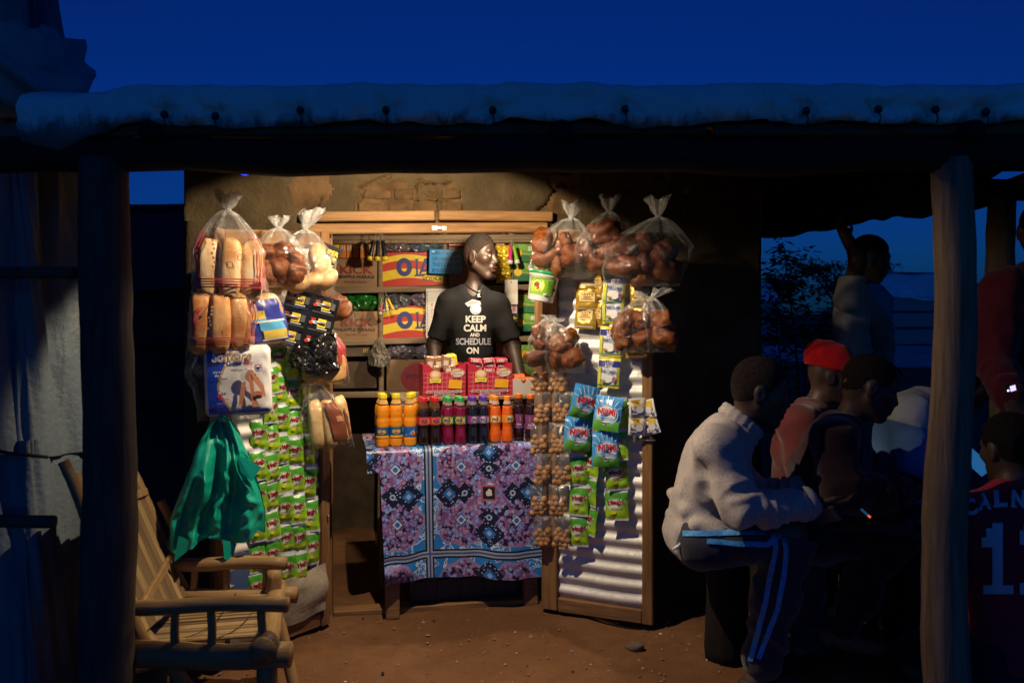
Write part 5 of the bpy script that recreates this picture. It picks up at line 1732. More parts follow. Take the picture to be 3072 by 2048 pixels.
def supermatch(A, w, h):
    G1, G2 = (.12, .30, .04), (.02, .16, .06)
    A.rect(-w / 2, -h / 2, w / 2, h / 2, G1).poly([(-w / 2, -h / 2), (w / 2, -h / 2), (w / 2, -h * .1), (0, -h * .16), (-w / 2, -h * .05)], G2).poly([(-w / 2, h * .5), (-w * .1, h * .5), (w * .1, h * .1), (-w / 2, h * .2)], (.20, .42, .06))
    A.ell(w * .26, h * .24, w * .28, h * .19, (.45, .55, .48)).ell(w * .26, h * .24, w * .25, h * .155, (.10, .28, .14)).text("SUPER", w * .24, h * .25, .026, (.75, .78, .74), .098, .04).text("SUPREME", w * .3, h * .03, .009, (.6, .7, .6), .06).text("Lemon", w * .3, -h * .10, .012, (.7, .75, .6), .045, .03)
    A.ell(-w * .36, -h * .02, .024, .024, (.80, .50, .03)).line([(-w * .28, -h * .02), (-.0, -h * .06), (w * .4, -h * .06)], .003, (.6, .6, .2))


def stock():
    rnd = random.Random(2)
    carton("cardboard_carton", "brown carton with red lettering on the upper left shelf", "carton", 1000, 776, 1134, 862, CARD, kick)
    carton("cardboard_carton", "brown carton with red lettering on the lower left shelf", "carton", 1000, 934, 1138, 1020, CARD, kick)
    rm = mat((.50, .035, .02), .5, .1, name="red_carton")
    carton("vodka_carton", "yellow and red vodka carton on the upper shelf beside the blue plaque", "carton", 1145, 757, 1331, 857, rm, ola, .0, .24, R(-1.6))
    carton("vodka_carton", "yellow and red vodka carton on the lower shelf behind the white calendar card", "carton", 1147, 917, 1333, 1013, rm, ola, .0, .24, R(-2.4))
    # cartons of green packets
    gm = mat((.03, .17, .06), .45, .1, name="green_carton")
    ys = [(732, 786, "topmost"), (788, 843, "second from the top")]
    for y0, y1, w in ys:
        carton("green_carton", f"green lemon printed carton, {w} of the upper pair on the right shelf", "carton", 1541, y0, 1632, y1, gm, supermatch, .0, .2, 0, "green lemon printed cartons on the right shelf")
    for y0, y1, w in ((884, 938, "top"), (940, 993, "bottom")):
        carton("green_carton", f"green lemon printed carton at the {w} of the middle pair behind the hanging tub", "carton", 1548, y0, 1640, y1, gm, supermatch, .0, .2, 0, "green lemon printed cartons on the right shelf")
    for y0, y1, w in ((1034, 1088, "top"), (1090, 1146, "bottom")):
        carton("green_carton", f"green lemon printed carton at the {w} of the lowest pair beside the seller's arm", "carton", 1562, y0, 1650, y1, gm, supermatch, .0, .2, 0, "green lemon printed cartons on the right shelf")
    # small orange packets, each a box
    OR = mat((.62, .20, .03), .4, .08, name="orange_packet")
    def pk(A, w, h): A.rect(-w * .34, h * .14, w * .34, h * .24, (.72, .62, .5)).rect(-w * .34, h * -.02, w * .34, h * .11, (.72, .66, .58)).text("10", 0, h * .185, .008, (.1, .05, .02), w * .4).text("TABS", 0, h * .04, .008, (.1, .05, .02), w * .5).rect(-w * .3, h * .32, w * .1, h * .37, (.75, .4, .15))
    def yk(A, w, h): A.ell(0, h * .1, w * .22, h * .12, (.8, .7, .5)).poly([(-w * .16, h * .02), (w * .16, h * .02), (w * .08, -h * .36), (-w * .08, -h * .36)], (.25, .10, .03))
    carton("yellow_packet", "narrow yellow packet with a brown figure, first of the row on the top left shelf", "packet", 997, 727, 1017, 775, mat((.72, .52, .04), .4, name="yellow_packet"), yk, .0, .08)
    for k in range(6):
        o = carton("orange_packet", ("orange packet, first after the yellow one,", "orange packet, second after the yellow one,", "orange packet, third after the yellow one,", "orange packet just left of the black torches,", "orange packet partly behind the left black torch,", "orange packet hidden deepest behind the black torches,")[k] + " in the top shelf row", "packet", 1019 + 19.5 * k, 725, 1037.5 + 19.5 * k, 774 + (k % 2), OR, pk, .0, .09, 0, "orange packets on the top left shelf")
    carton("white_packet", "white packet with a red edge standing left of the orange packets", "packet", 966, 704, 985, 748, mat((.7, .68, .64), .5, name="white_packet"), lambda A, w, h: A.rect(w * .2, -h / 2, w / 2, h / 2, (.5, .03, .03)).rect(w * .2, h * .3, w / 2, h / 2, (.75, .5, .05)).text("V", -w * .1, h * .2, .015, (.3, .05, .05)), .01, .06)
    for x0, x1, lab in ((1346, 1394, "small red patterned packet on the top shelf left of the seller's head"), (1490, 1514, "small red patterned packet on the top shelf right of the seller's head")):
        def rp(A, w, h):
            for k in range(4): A.rect(-w * .45 + w * .24 * k, -h * .3, -w * .30 + w * .24 * k, -h * .2, (.7, .55, .5)).rect(-w * .45 + w * .24 * k, h * .1, -w * .28 + w * .24 * k, h * .24, (.7, .55, .5))
        carton("red_packet", lab, "packet", x0, 716, x1, 738, mat((.45, .03, .04), .4, name="red_packet"), rp, .0, .1)
    def bd(A, w, h):
        A.ell(w * .05, h * .30, .010, .012, (.05, .07, .04))
        for k in range(5): A.rect(-w * .4, h * (-.1 - .08 * k), w * .4, h * (-.07 - .08 * k), (.35, .08, .05))
    carton("cardboard_carton", "brown carton with red lines half hidden behind the blue plaque and the seller", "carton", 1346, 741, 1440, 866, CARD, bd)
    def sk(A, w, h): A.ell(w * .12, -h * .05, w * .36, h * .46, (.34, .03, .04), 30).text("WINNERS", w * .12, 0, .034, (.10, .02, .05), w * .55, .03).text("GIN", w * .12, -h * .25, .022, (.45, .1, .08))
    carton("cardboard_carton", "brown carton with a red disc in the shade behind the juice bottles", "carton", 1160, 1078, 1322, 1178, CARD, sk)
    carton("cream_box", "cream box with dark green lettering beside the seller's right arm", "box", 1309, 1036, 1362, 1076, mat((.55, .52, .42), .6, name="cream_card"), lambda A, w, h: A.rect(-w / 2, h * .1, w / 2, h * .5, (.35, .45, .25)).text("Oro", -w * .15, -h * .2, .03, (.02, .12, .08), .05, .02))
    carton("pink_box", "dusky pink box behind the seller's waist", "box", 1489, 1022, 1532, 1078, mat((.30, .09, .08), .6, name="pink_card"), lambda A, w, h: A.rect(-w / 2, -h / 2, -w * .2, h / 2, (.55, .22, .2)))
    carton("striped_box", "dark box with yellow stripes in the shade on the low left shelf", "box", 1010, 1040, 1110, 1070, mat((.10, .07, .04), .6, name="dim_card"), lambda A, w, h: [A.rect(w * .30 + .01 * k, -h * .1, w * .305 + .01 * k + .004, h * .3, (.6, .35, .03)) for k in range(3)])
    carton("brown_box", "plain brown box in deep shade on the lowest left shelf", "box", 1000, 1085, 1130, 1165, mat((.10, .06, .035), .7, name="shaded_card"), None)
    # rolls of plastic bags
    for i, (x0, y0, x1, y1, c, lab) in enumerate(((1152, 724, 1232, 760, (.13, .10, .11), "bundle of smoky plastic film on the upper vodka carton, left half"), (1228, 720, 1330, 762, (.07, .10, .14), "bundle of bluish plastic film on the upper vodka carton, right half"),
            (1150, 876, 1232, 930, (.10, .11, .13), "bundle of dark glossy film on the lower vodka carton"), (1230, 874, 1330, 925, (.17, .13, .17), "bundle of mauve plastic film beside the white calendar card"),
            (1160, 1032, 1250, 1078, (.13, .11, .14), "bundle of glossy plastic film on the carton with the red disc"), (1245, 1030, 1330, 1076, (.17, .15, .22), "bundle of violet plastic film beside the cream box"))):
        c0, a, b = sh((x0 + x1) / 2, (y0 + y1) / 2, -.03), sh(x0, y0), sh(x1, y1)
        w, h = (Vector((a.x, a.y)) - Vector((b.x, b.y))).length, abs(a.z - b.z)
        def f(u, v):
            th = 2 * PI * u; e = math.sin(PI * min(1, max(0, v * .96 + .02))) ** .25
            r = 1 + .22 * vn(v * 8 + i * 5, math.cos(th) * 2.5, math.sin(th) * 2.5, 151) + .12 * vn(v * 20 + i, math.cos(th) * 6, math.sin(th) * 6, 152)
            return Vector(((v - .5) * w, math.cos(th) * .055 * e * r, math.sin(th) * h * .52 * e * r))
        mb = MB(); mb.grid(f, 26, 26, mat(c, .22, .4, 20, .3, 60, name="bundled_film", coat=.4), False, True)
        tag(mb.build("film_bundle", None, frame(c0, SHY)), lab, "plastic film", "bundles of plastic film on the shelves")
    # green bag in the left pigeonhole
    c0 = sh(1082, 905, -.03)
    def gfn(u, v):
        th = 2 * PI * u; e = math.sin(PI * min(1, max(0, v * .96 + .02))) ** .3
        r = 1 + .3 * vn(v * 6, math.cos(th) * 2, math.sin(th) * 2, 161) + .12 * vn(v * 18, math.cos(th) * 5, math.sin(th) * 5, 162)
        return Vector(((v - .5) * .20, math.cos(th) * .06 * e * r, math.sin(th) * .052 * e * r))
    mb = MB(); mb.grid(gfn, 24, 26, mat((.012, .15, .02), .25, .3, 20, .3, 50, name="green_film", coat=.3), False, True)
    tag(mb.build("green_bundle", None, frame(c0, SHY)), "bundle of bright green plastic bags in the lower left pigeonhole", "plastic bags")
    # blue plaque
    t = thing("plaque", "bright blue plaque with rows of dark lettering hung left of the seller's head", "plaque", frame(sh(1337, 785, .05), R(4), 0, R(1.5)))
    w, h = .196, .144
    mb = MB(); mb.box((-w / 2, 0, -h / 2), (w / 2, .012, h / 2), mat((.02, .28, .66), .3, .06, name="blue_plastic"), .004); mb.build("board", t)
    a = Art(.35); DB = (.01, .06, .20)
    for k, (s, hh) in enumerate((("LORD LET MY ENEMIES", .020), ("LIVE LONGER SO THAT", .022), ("THEY CAN SEE", .025), ("MY SUCCESS TOMORROW", .022))):
        a.text(s, .006, .050 - .034 * k, hh, DB, .165, .02)
    for k in range(9): a.ell(-.088, .055 - .0135 * k, .0022, .0022, (.3, .55, .75), 8)
    a.rect(-.082, .052, -.066, .062, (.35, .62, .8)).ell(0, .063, .003, .003, DB, 8)
    a.build("lettering", t, T(0, -.0005, 0))
    # calendar card
    t = thing("calendar_card", "white dotted calendar card hanging behind the seller's right shoulder", "card", frame(sh(1318, 940, .05), R(4)))
    mb = MB(); mb.box((-.078, 0, -.145), (.078, .002, .145), mat((.68, .66, .62), .6, .05, name="white_card")); mb.build("card", t)
    a = Art(.6)
    for k in range(15): a.rect(-.070, -.13 + .018 * k, -.066, -.122 + .018 * k, (.1, .1, .1)).rect(-.066 + .0095 * k, .128, -.062 + .0095 * k, .132, (.1, .1, .1))
    for k in range(5): a.text("MTWTF"[k], -.042, .055 - .018 * k, .010, (.45, .08, .06))
    for k in range(8): a.rect(.0 + .009 * k, -.115, .004 + .009 * k, -.111, (.1, .1, .1))
    a.build("printed_front", t, T(0, -.0004, 0))
    # torches
    def torch(p, col, head, L, r, tilt, yawt, lab, group, nm="torch"):
        q = T(*p) @ RZ(yawt) @ Matrix.Rotation(tilt, 4, 'Y')
        t = thing(nm, lab, "torch", q, group)
        mb = MB(); mb.lathe([(r * .55, 0), (r * .7, -.004), (r * .72, -L * .62), (r, -L * .72), (r, -L * .80)], mat(col, .35, .1, name="torch_body"), 14); mb.build("body", t)
        mb = MB(); mb.lathe([(r * 1.02, -L * .79), (r * 1.12, -L * .86), (r * 1.12, -L), (r * .95, -L), (r * .5, -L * .90), (.001, -L * .88)], mat(head, .3, .08, name="torch_head"), 16, None, True, False); mb.build("head_ring", t)
        mb = MB(); mb.lathe([(r * .95, -L * .985), (.001, -L * .99)], mat((.7, .68, .5), .1, metal=.6, name="torch_lens"), 14, None, True, False); mb.build("lens", t)
        mb = MB(); mb.tube([(0, 0, 0), (.003, 0, .018), (0, .004, .04)], .0018, mat((.3, .3, .3), .4, name="cord_grey"), 5); mb.build("cord", t)
    for k, (x, tl, lab) in enumerate(((1122, R(14), "black torch with yellow head, left one of the bunch on the top rail"), (1134, R(3), "black torch with yellow head, middle one of the bunch on the top rail"), (1148, R(-7), "black torch with yellow head, right one of the bunch on the top rail"))):
        torch(sh(x, 722, .13 + .012 * (k == 1)), (.012, .012, .014), (.70, .50, .02), .115, .0165, tl, 0, lab, "black torches on the top rail")
    for k, (x, y, tl, c, hd, lab) in enumerate(((1144, 893, R(4), (.03, .35, .10), (.5, .6, .55), "small green torch in the coloured bunch on the shelf upright"), (1151, 898, R(-4), (.03, .03, .16), (.5, .5, .55), "small navy torch in the coloured bunch on the shelf upright"), (1158, 896, R(-6), (.72, .52, .02), (.6, .6, .55), "small yellow torch, upright one in the coloured bunch"), (1164, 895, R(-24), (.72, .52, .02), (.7, .55, .1), "small yellow torch swung out to the right of the coloured bunch"), (1147, 906, R(10), (.45, .05, .08), (.55, .6, .55), "small red torch lowest in the coloured bunch"))):
        torch(sh(x, y, .10 + .012 * k), c, hd, .072, .0095, tl, 0, lab, "coloured pocket torches on the shelf upright", "pocket_torch")
    for x, tl, c, lab in ((1533, R(3), (.62, .015, .22), "pink pocket torch hanging beside the yellow sachets"), (1541, R(-12), (.20, .50, .03), "lime green pocket torch hanging against the green cartons")):
        torch(sh(x, 737, .11), c, (.65, .65, .65), .108, .0145, tl, 0, lab, "pink and green pocket torches", "pocket_torch")
    # yellow sachet strips behind the head
    ym = mat((.68, .52, .02), .22, .3, 40, .4, 80, name="yellow_foil", metal=.25)
    A = Art(.3); A.line([(-.026, -.008), (.0, .004), (.026, .010)], .006, (.55, .10, .02)).rect(-.02, -.016, .01, -.012, (.3, .4, .05))
    YM = [sachet_mesh("sachet", .055, .040, .012, ym, ym, A, 300 + k, .1) for k in range(2)]
    for x, lab in ((1500, "long strip of shiny yellow sachets just right of the seller's face"), (1517, "second long strip of shiny yellow sachets, nearer the pink torch")):
        pts = [sh(x + 2 * (k % 2), 745 + 10.5 * k, .04 + .006 * (k % 2)) for k in range(10)]
        sachet_strip(lab, "sachet strip", "yellow sachet strips behind the seller", "yellow_sachet_strip", YM, pts, R(6), 1.0, 71, tilt=R(10))
    # hanging tag and blister card
    t = thing("hanging_card", "pale grey card with a punched hole hanging at the seller's left shoulder", "card", frame(sh(1534, 876, .16), R(6)))
    mb = MB(); mb.box((-.038, 0, -.072), (.038, .0025, .072), mat((.52, .48, .43), .6, .08, name="grey_card"), .001); mb.build("card", t)
    A = Art(.5); A.ell(0, .058, .004, .005, (.04, .03, .02), 10); A.build("punched_hole", t, T(0, -.0004, 0))
    t = thing("blister_card", "small dark blister card with a pale window under the grey card", "card", frame(sh(1541, 935, .14), R(6)))
    mb = MB(); mb.box((-.026, 0, -.062), (.026, .004, .062), mat((.03, .03, .035), .4, name="dark_card"), .002); mb.build("card", t)
    A = Art(.3); A.rect(-.019, -.008, .019, .052, (.42, .45, .52)).rect(-.008, .0, .012, .044, (.40, .14, .18)).text("4x", -.004, -.030, .016, (.7, .5, .03), .03, .03).line([(-.02, -.05), (.02, -.035)], .005, (.65, .45, .03)); A.build("printed_front", t, T(0, -.0004, 0))
    carton("red_jar_lid", "red lidded jar glimpsed between the green lemon printed cartons", "jar", 1552, 866, 1592, 883, mat((.5, .02, .02), .3, name="red_lid"), None, -.02, .06, 0, None, .006)
    # pale bag hung from the shelf upright
    t = thing("hanging_bag", "pale crumpled plastic bag hanging from the shelf upright under the lower left brown carton", "bag", frame(sh(1138, 1058, .10), R(5)))
    bw = mat((.17, .145, .12), .4, .3, 20, .4, 50, name="pale_polythene")
    def bf(u, v):
        w = .025 + .105 * min(1, v * 1.6) ** .8
        return Vector(((u - .5) * w * (1 - .25 * max(0, v - .7)), -.05 * math.sin(u * PI) * min(1, v * 1.6) + .022 * abs(vn(u * 5, v * 5, 0, 171)) + .01 * vn(u * 14, v * 12, 0, 172), .075 - .15 * v + .012 * vn(u * 5, v, 0, 173)))
    mb = MB(); mb.grid(bf, 24, 24, bw, True); mb.grid(lambda u, v: bf(u, v) * .98 + Vector((0, .05 * math.sin(u * PI) * min(1, v * 1.6), 0)), 12, 12, bw); mb.build("bag_body", t)


stock()


# ------------------------------------------------------------------ the table and its cloth
TA = R(13)
TW = frame((-0.645, 3.565, 0.0), TA)           # front left corner of the table top
TL, TD, TZ = 0.83, 0.50, 0.775


def cloth_material():
    m, nt, b = base_mat("patterned_oilcloth")
    tc = nt.nodes.new("ShaderNodeTexCoord"); uvm = nt.nodes.new("ShaderNodeUVMap")
    sp = nt.nodes.new("ShaderNodeSeparateXYZ"); nt.links.new(uvm.outputs[0], sp.inputs[0])
    U, V = E(nt, sp.outputs[0]), E(nt, sp.outputs[1])
    a, c = (U.fract() - .5) * 2, (V.fract() - .5) * 2
    A, B = a.abs(), c.abs()
    mx, mn = A.max(B), A.min(B)
    uv = uvm.outputs[0]
    def tex(scale, kind, dim='2D'):
        n = nt.nodes.new("ShaderNodeTexVoronoi"); n.feature = kind; n.inputs['Scale'].default_value = scale; n.inputs['Randomness'].default_value = .9
        nt.links.new(uv, n.inputs['Vector']); return E(nt, n.outputs['Distance']), n
    nz = noise(nt, uv, 9.0, 2.0, .5, .4)
    nz2 = noise(nt, uv, 26.0, 2.0, .5)
    vd, vnode = tex(32.0, 'F1'); ve, _ = tex(15.0, 'DISTANCE_TO_EDGE'); vs, _ = tex(40.0, 'F1')
    BLUE, SCROLL, PINK, NAVY, SKY, ROSE = (.025, .22, .62), (.72, .76, .85), (.44, .21, .36), (.014, .016, .045), (.30, .45, .76), (.42, .11, .16)
    # blue field with white scrolls
    scroll = ((nz - .5).abs() < .022).max(((nz2 - .5).abs() < .03) * (nz > .54))
    col = cmix(nt, scroll * .85, BLUE, SCROLL)
    # pink quarter medallions
    def dist(x, y): return ((A - x) * (A - x) + (B - y) * (B - y)).sqrt()
    sc = ((a * 19).sin() * .02) + ((c * 19).sin() * .02)
    d1 = dist(.42, .42) + sc
    pinkm = d1 < .47
    rim = pinkm * (d1 > .435)
    sepc = nt.nodes.new("ShaderNodeSeparateColor"); nt.links.new(vnode.outputs['Color'], sepc.inputs[0]); rc = E(nt, sepc.outputs[0])
    pc = cmix(nt, rc > .30, (.20, .20, .58), PINK)
    pc = cmix(nt, rc > .62, pc, (.22, .36, .72))
    pc = cmix(nt, rc > .90, pc, (.05, .06, .20))
    pc = cmix(nt, vd > .50, pc, (.22, .10, .26))
    pc = cmix(nt, (vs < .31) * (nz2 > .46), pc, SKY)
    pc = cmix(nt, (vs < .14), pc, (.72, .74, .80))
    pc = cmix(nt, (vd > .62) * (nz > .50), pc, NAVY)
    col = cmix(nt, pinkm, col, pc)
    col = cmix(nt, rim, col, (.34, .22, .42))
    # navy diamonds along the axes
    dd = ((mx - .66).abs() + mn * .95 + (nz2 - .5) * .06).min((mx - .40).abs() * 1.15 + mn * 1.1 + .05)
    navm = dd < .25
    nc = cmix(nt, (vs < .27), NAVY, SKY)
    nc = cmix(nt, (vs < .12), nc, (.62, .68, .80))
    col = cmix(nt, navm, col, nc)
    hd = (mx - .66).abs() + mn
    col = cmix(nt, (hd < .11), col, (.03, .16, .50))
    col = cmix(nt, (hd < .05), col, SKY)
    hd2 = (((mx - .40) * (mx - .40) + mn * mn).sqrt())
    col = cmix(nt, (hd2 < .05) * (hd2 > .022), col, (.36, .46, .66))
    # small white blossoms in the medallions
    d2 = (A - .46).abs() + (B - .44).abs()
    col = cmix(nt, (d2 < .105), col, NAVY)
    col = cmix(nt, (d2 < .088), col, (.50, .60, .80))
    col = cmix(nt, (dist(.46, .44) < .04), col, (.04, .13, .42))
    col = cmix(nt, (mx < .13), col, ROSE)
    col = cmix(nt, (mx < .10), col, (.02, .015, .02))
    col = cmix(nt, ((A * A + B * B).sqrt() + (vs * .05) < .085), col, (.66, .66, .66))
    # dark and pale bars between the tiles
    for lo, hi, cc in ((.925, 2., (.012, .012, .02)), (.955, 2., (.33, .38, .52)), (.985, 2., (.05, .08, .22))):
        col = cmix(nt, (mx > lo), col, cc)
    nt.links.new(col, b.inputs['Base Color'])
    b.inputs['Roughness'].default_value = .36
    b.inputs['Specular IOR Level'].default_value = .45
    bump(nt, b, noise(nt, tc.outputs['Object'], 14.0, 3.0), .12, .01)
    return m


def build_table():
    t = thing("counter_table", "small wooden counter table standing in the shop doorway under the patterned cloth", "table", TW)
    wt = W_DOOR
    mb = MB(); mb.box((0, 0, TZ - .03), (TL, TD, TZ - .003), wt, .003); mb.build("table_top", t)
    for x in (.115, TL - .07):
        for y in (.05, TD - .06):
            mb = MB(); mb.box((x - .032, y - .032, 0), (x + .032, y + .032, TZ - .032), wt, .004, None, .002); mb.build("leg", t)
    for y in (.05, TD - .06):
        mb = MB(); mb.box((.15, y - .012, TZ - .11), (TL - .105, y + .012, TZ - .033), wt, .003); mb.build("apron", t)
    # cloth
    cm = cloth_material()
    V, Q, UV = [], [], []
    S0 = .555
    def tile(x, y): return ((x - .270) / S0 + 2.0, (y + .0) / S0)
    nu, nv = 90, 80
    drop = .60
    for i in range(nu + 1):
        for j in range(nv + 1):
            x = -.004 + (TL + .008) * i / nu
            s = -TD * .9 + (TD * .9 + drop) * j / nv          # negative on the top, positive down the front
            if s < 0: p = Vector((x, -s, TZ))
            else:
                low = min(1, s / drop)
                f = .016 * math.sin(x * 9 + 1 + s) * low + .030 * vn(x * 5, s * 2, 0, 181) * low + .009 * vn(x * 15, s * 5, 0, 182) * low
                dz = .018 * low * math.sin(x * 5 + .3) + .008 * low * vn(x * 12, 0, 0, 183) - .02 * low * (1 - x / TL)
                tuck = .05 * max(0, 1 - x / .22) * max(0, low - .72) / .28
                xx = x + .03 * max(0, low - .05) * (1 - x / TL) ** 2
                p = Vector((xx, -.010 - .012 * min(1, s / .03) - f - tuck * .6 * math.sin(s * 60), TZ - s + dz))
                if s < .02: p.z = TZ - s * .7
            V.append(p); UV.append(tile(x, -s + .02 + .5 * S0 - .36 + .0))
    for i in range(nu):
        for j in range(nv):
            k = i * (nv + 1) + j
            x = TL * (i + .5) / nu; s = -TD * .9 + (TD * .9 + drop) * (j + .5) / nv
            if s > .10 and x < .055: continue          # cut away at the left corner
            Q.append((k, k + nv + 1, k + nv + 2, k + 1))
    me = bpy.data.meshes.new("tablecloth")
    me.from_pydata([tuple(v) for v in V], [], Q)
    uvl = me.uv_layers.new(name="UVMap")
    for lp in me.loops: uvl.data[lp.index].uv = UV[lp.vertex_index]
    me.materials.append(cm); me.polygons.foreach_set("use_smooth", [True] * len(Q)); me.update()
    o = new("tablecloth", me, None, TW)
    tag(o, "pink and blue oilcloth with medallions and dark bars hanging down the front of the table", "tablecloth")
    # crates under and riser on top
    cb = mat((.018, .017, .017), .45, .2, name="black_crate")
    t = thing("plastic_crate", "black plastic crate pushed under the counter table", "crate", TW @ T(.47, .30, .0))
    mb = MB()
    mb.box((-.27, -.19, .012), (.27, .19, .03), cb, .003)
    for y in (-.19, .17): mb.box((-.27, y, .031), (.27, y + .02, .15), cb, .003)
    for x in (-.269, .249): mb.box((x, -.168, .031), (x + .02, .168, .149), cb, .003)
    mb.build("crate_body", t)
    mb = MB()
    for k in range(5): mb.box((-.25 + .11 * k, -.197, .045), (-.20 + .11 * k, -.191, .135), cb, .001)
    mb.box((-.275, -.20, .150), (.275, .20, .162), cb, .003); mb.build("crate_rib", t)
    t = thing("riser_shelf", "low dark board riser on the back of the table carrying the biscuit boxes", "riser", TW @ T(.16, .33, TZ + .006))
    mb = MB(); mb.box((-.02, -.05, .170), (.72, .26, .188), W_SHELF, .003); mb.build("board", t)
    for x in (.0, .34, .67):
        mb = MB(); mb.box((x, -.03, 0), (x + .03, .24, .168), W_SHELF, .003); mb.build("support", t)


build_table()


def tp(px, py, y, z=None):
    """point on the table (local depth y behind its front edge) seen at column px, at height z"""
    n = Vector((math.sin(TA), -math.cos(TA), 0))
    p = onplane(px, py, TW @ Vector((0, y, 0)), n)
    if z is not None: p.z = z
    return p


# ------------------------------------------------------------------ bottles
def make_bottle(name, prof, h, liquid, capc, capr, lab_z, lab_art, lab_bg, level, glass=(.25, .24, .22)):
    lm = mat(liquid, .12, .06, 20, name="bottled_drink", coat=.6); gm = mat(glass, .08, .1, name="clear_neck", coat=.6); cm = mat(capc, .35, .05, name="bottle_cap")
    mb = MB()
    def seg(z0, z1, m):
        pts = []
        for (r0, a0), (r1, a1) in zip(prof, prof[1:]):
            for q in range(4):
                f = q / 4; z = a0 + (a1 - a0) * f
                if z0 - 1e-6 <= z <= z1 + 1e-6: pts.append((r0 + (r1 - r0) * f, z))
        if prof[-1][1] <= z1 + 1e-6: pts.append(prof[-1])
        mb.lathe(pts, m, 24, None, True, True)
    seg(0, level, lm); seg(level, h, gm)
    body = mb.mesh(name)
    mb = MB()
    n = 24; zc = h
    pr = [(capr * .97, zc - .018), (capr * 1.02, zc - .016), (capr, zc - .003), (capr * .9, zc), (.001, zc + .0003)]
    mb.lathe(pr, cm, 24, None, False)
    cap = mb.mesh("cap")
    z0, z1 = lab_z
    rr = lambda z: np.interp(z, [p[1] for p in prof], [p[0] for p in prof]) + .0007
    mb = MB(); mb.grid(lambda u, v: Vector((rr(z0 + (z1 - z0) * v) * math.cos(2 * PI * u), rr(z0 + (z1 - z0) * v) * math.sin(2 * PI * u), z0 + (z1 - z0) * v)), 28, 4, ink(lab_bg), True, True)
    a = Art(.35); lab_art(a, rr((z0 + z1) / 2), z1 - z0)
    zm = (z0 + z1) / 2
    a.into(mb, lambda x, y, z: (lambda r: (r * math.sin(x / r), -r * math.cos(x / r), zm + y))(rr(zm + y) + .0005 + z))
    label = mb.mesh("label_band")
    return body, cap, label


def place_bottle(kind, p, lab, group, yaw, nm="drink_bottle"):
    b = tag(new(nm, kind[0], None, T(*p) @ RZ(yaw) @ Matrix.Diagonal((1.13, 1.13, 1.16, 1))), lab, "bottle", group)
    new("cap", kind[1], b); new("label_band", kind[2], b)
    return b


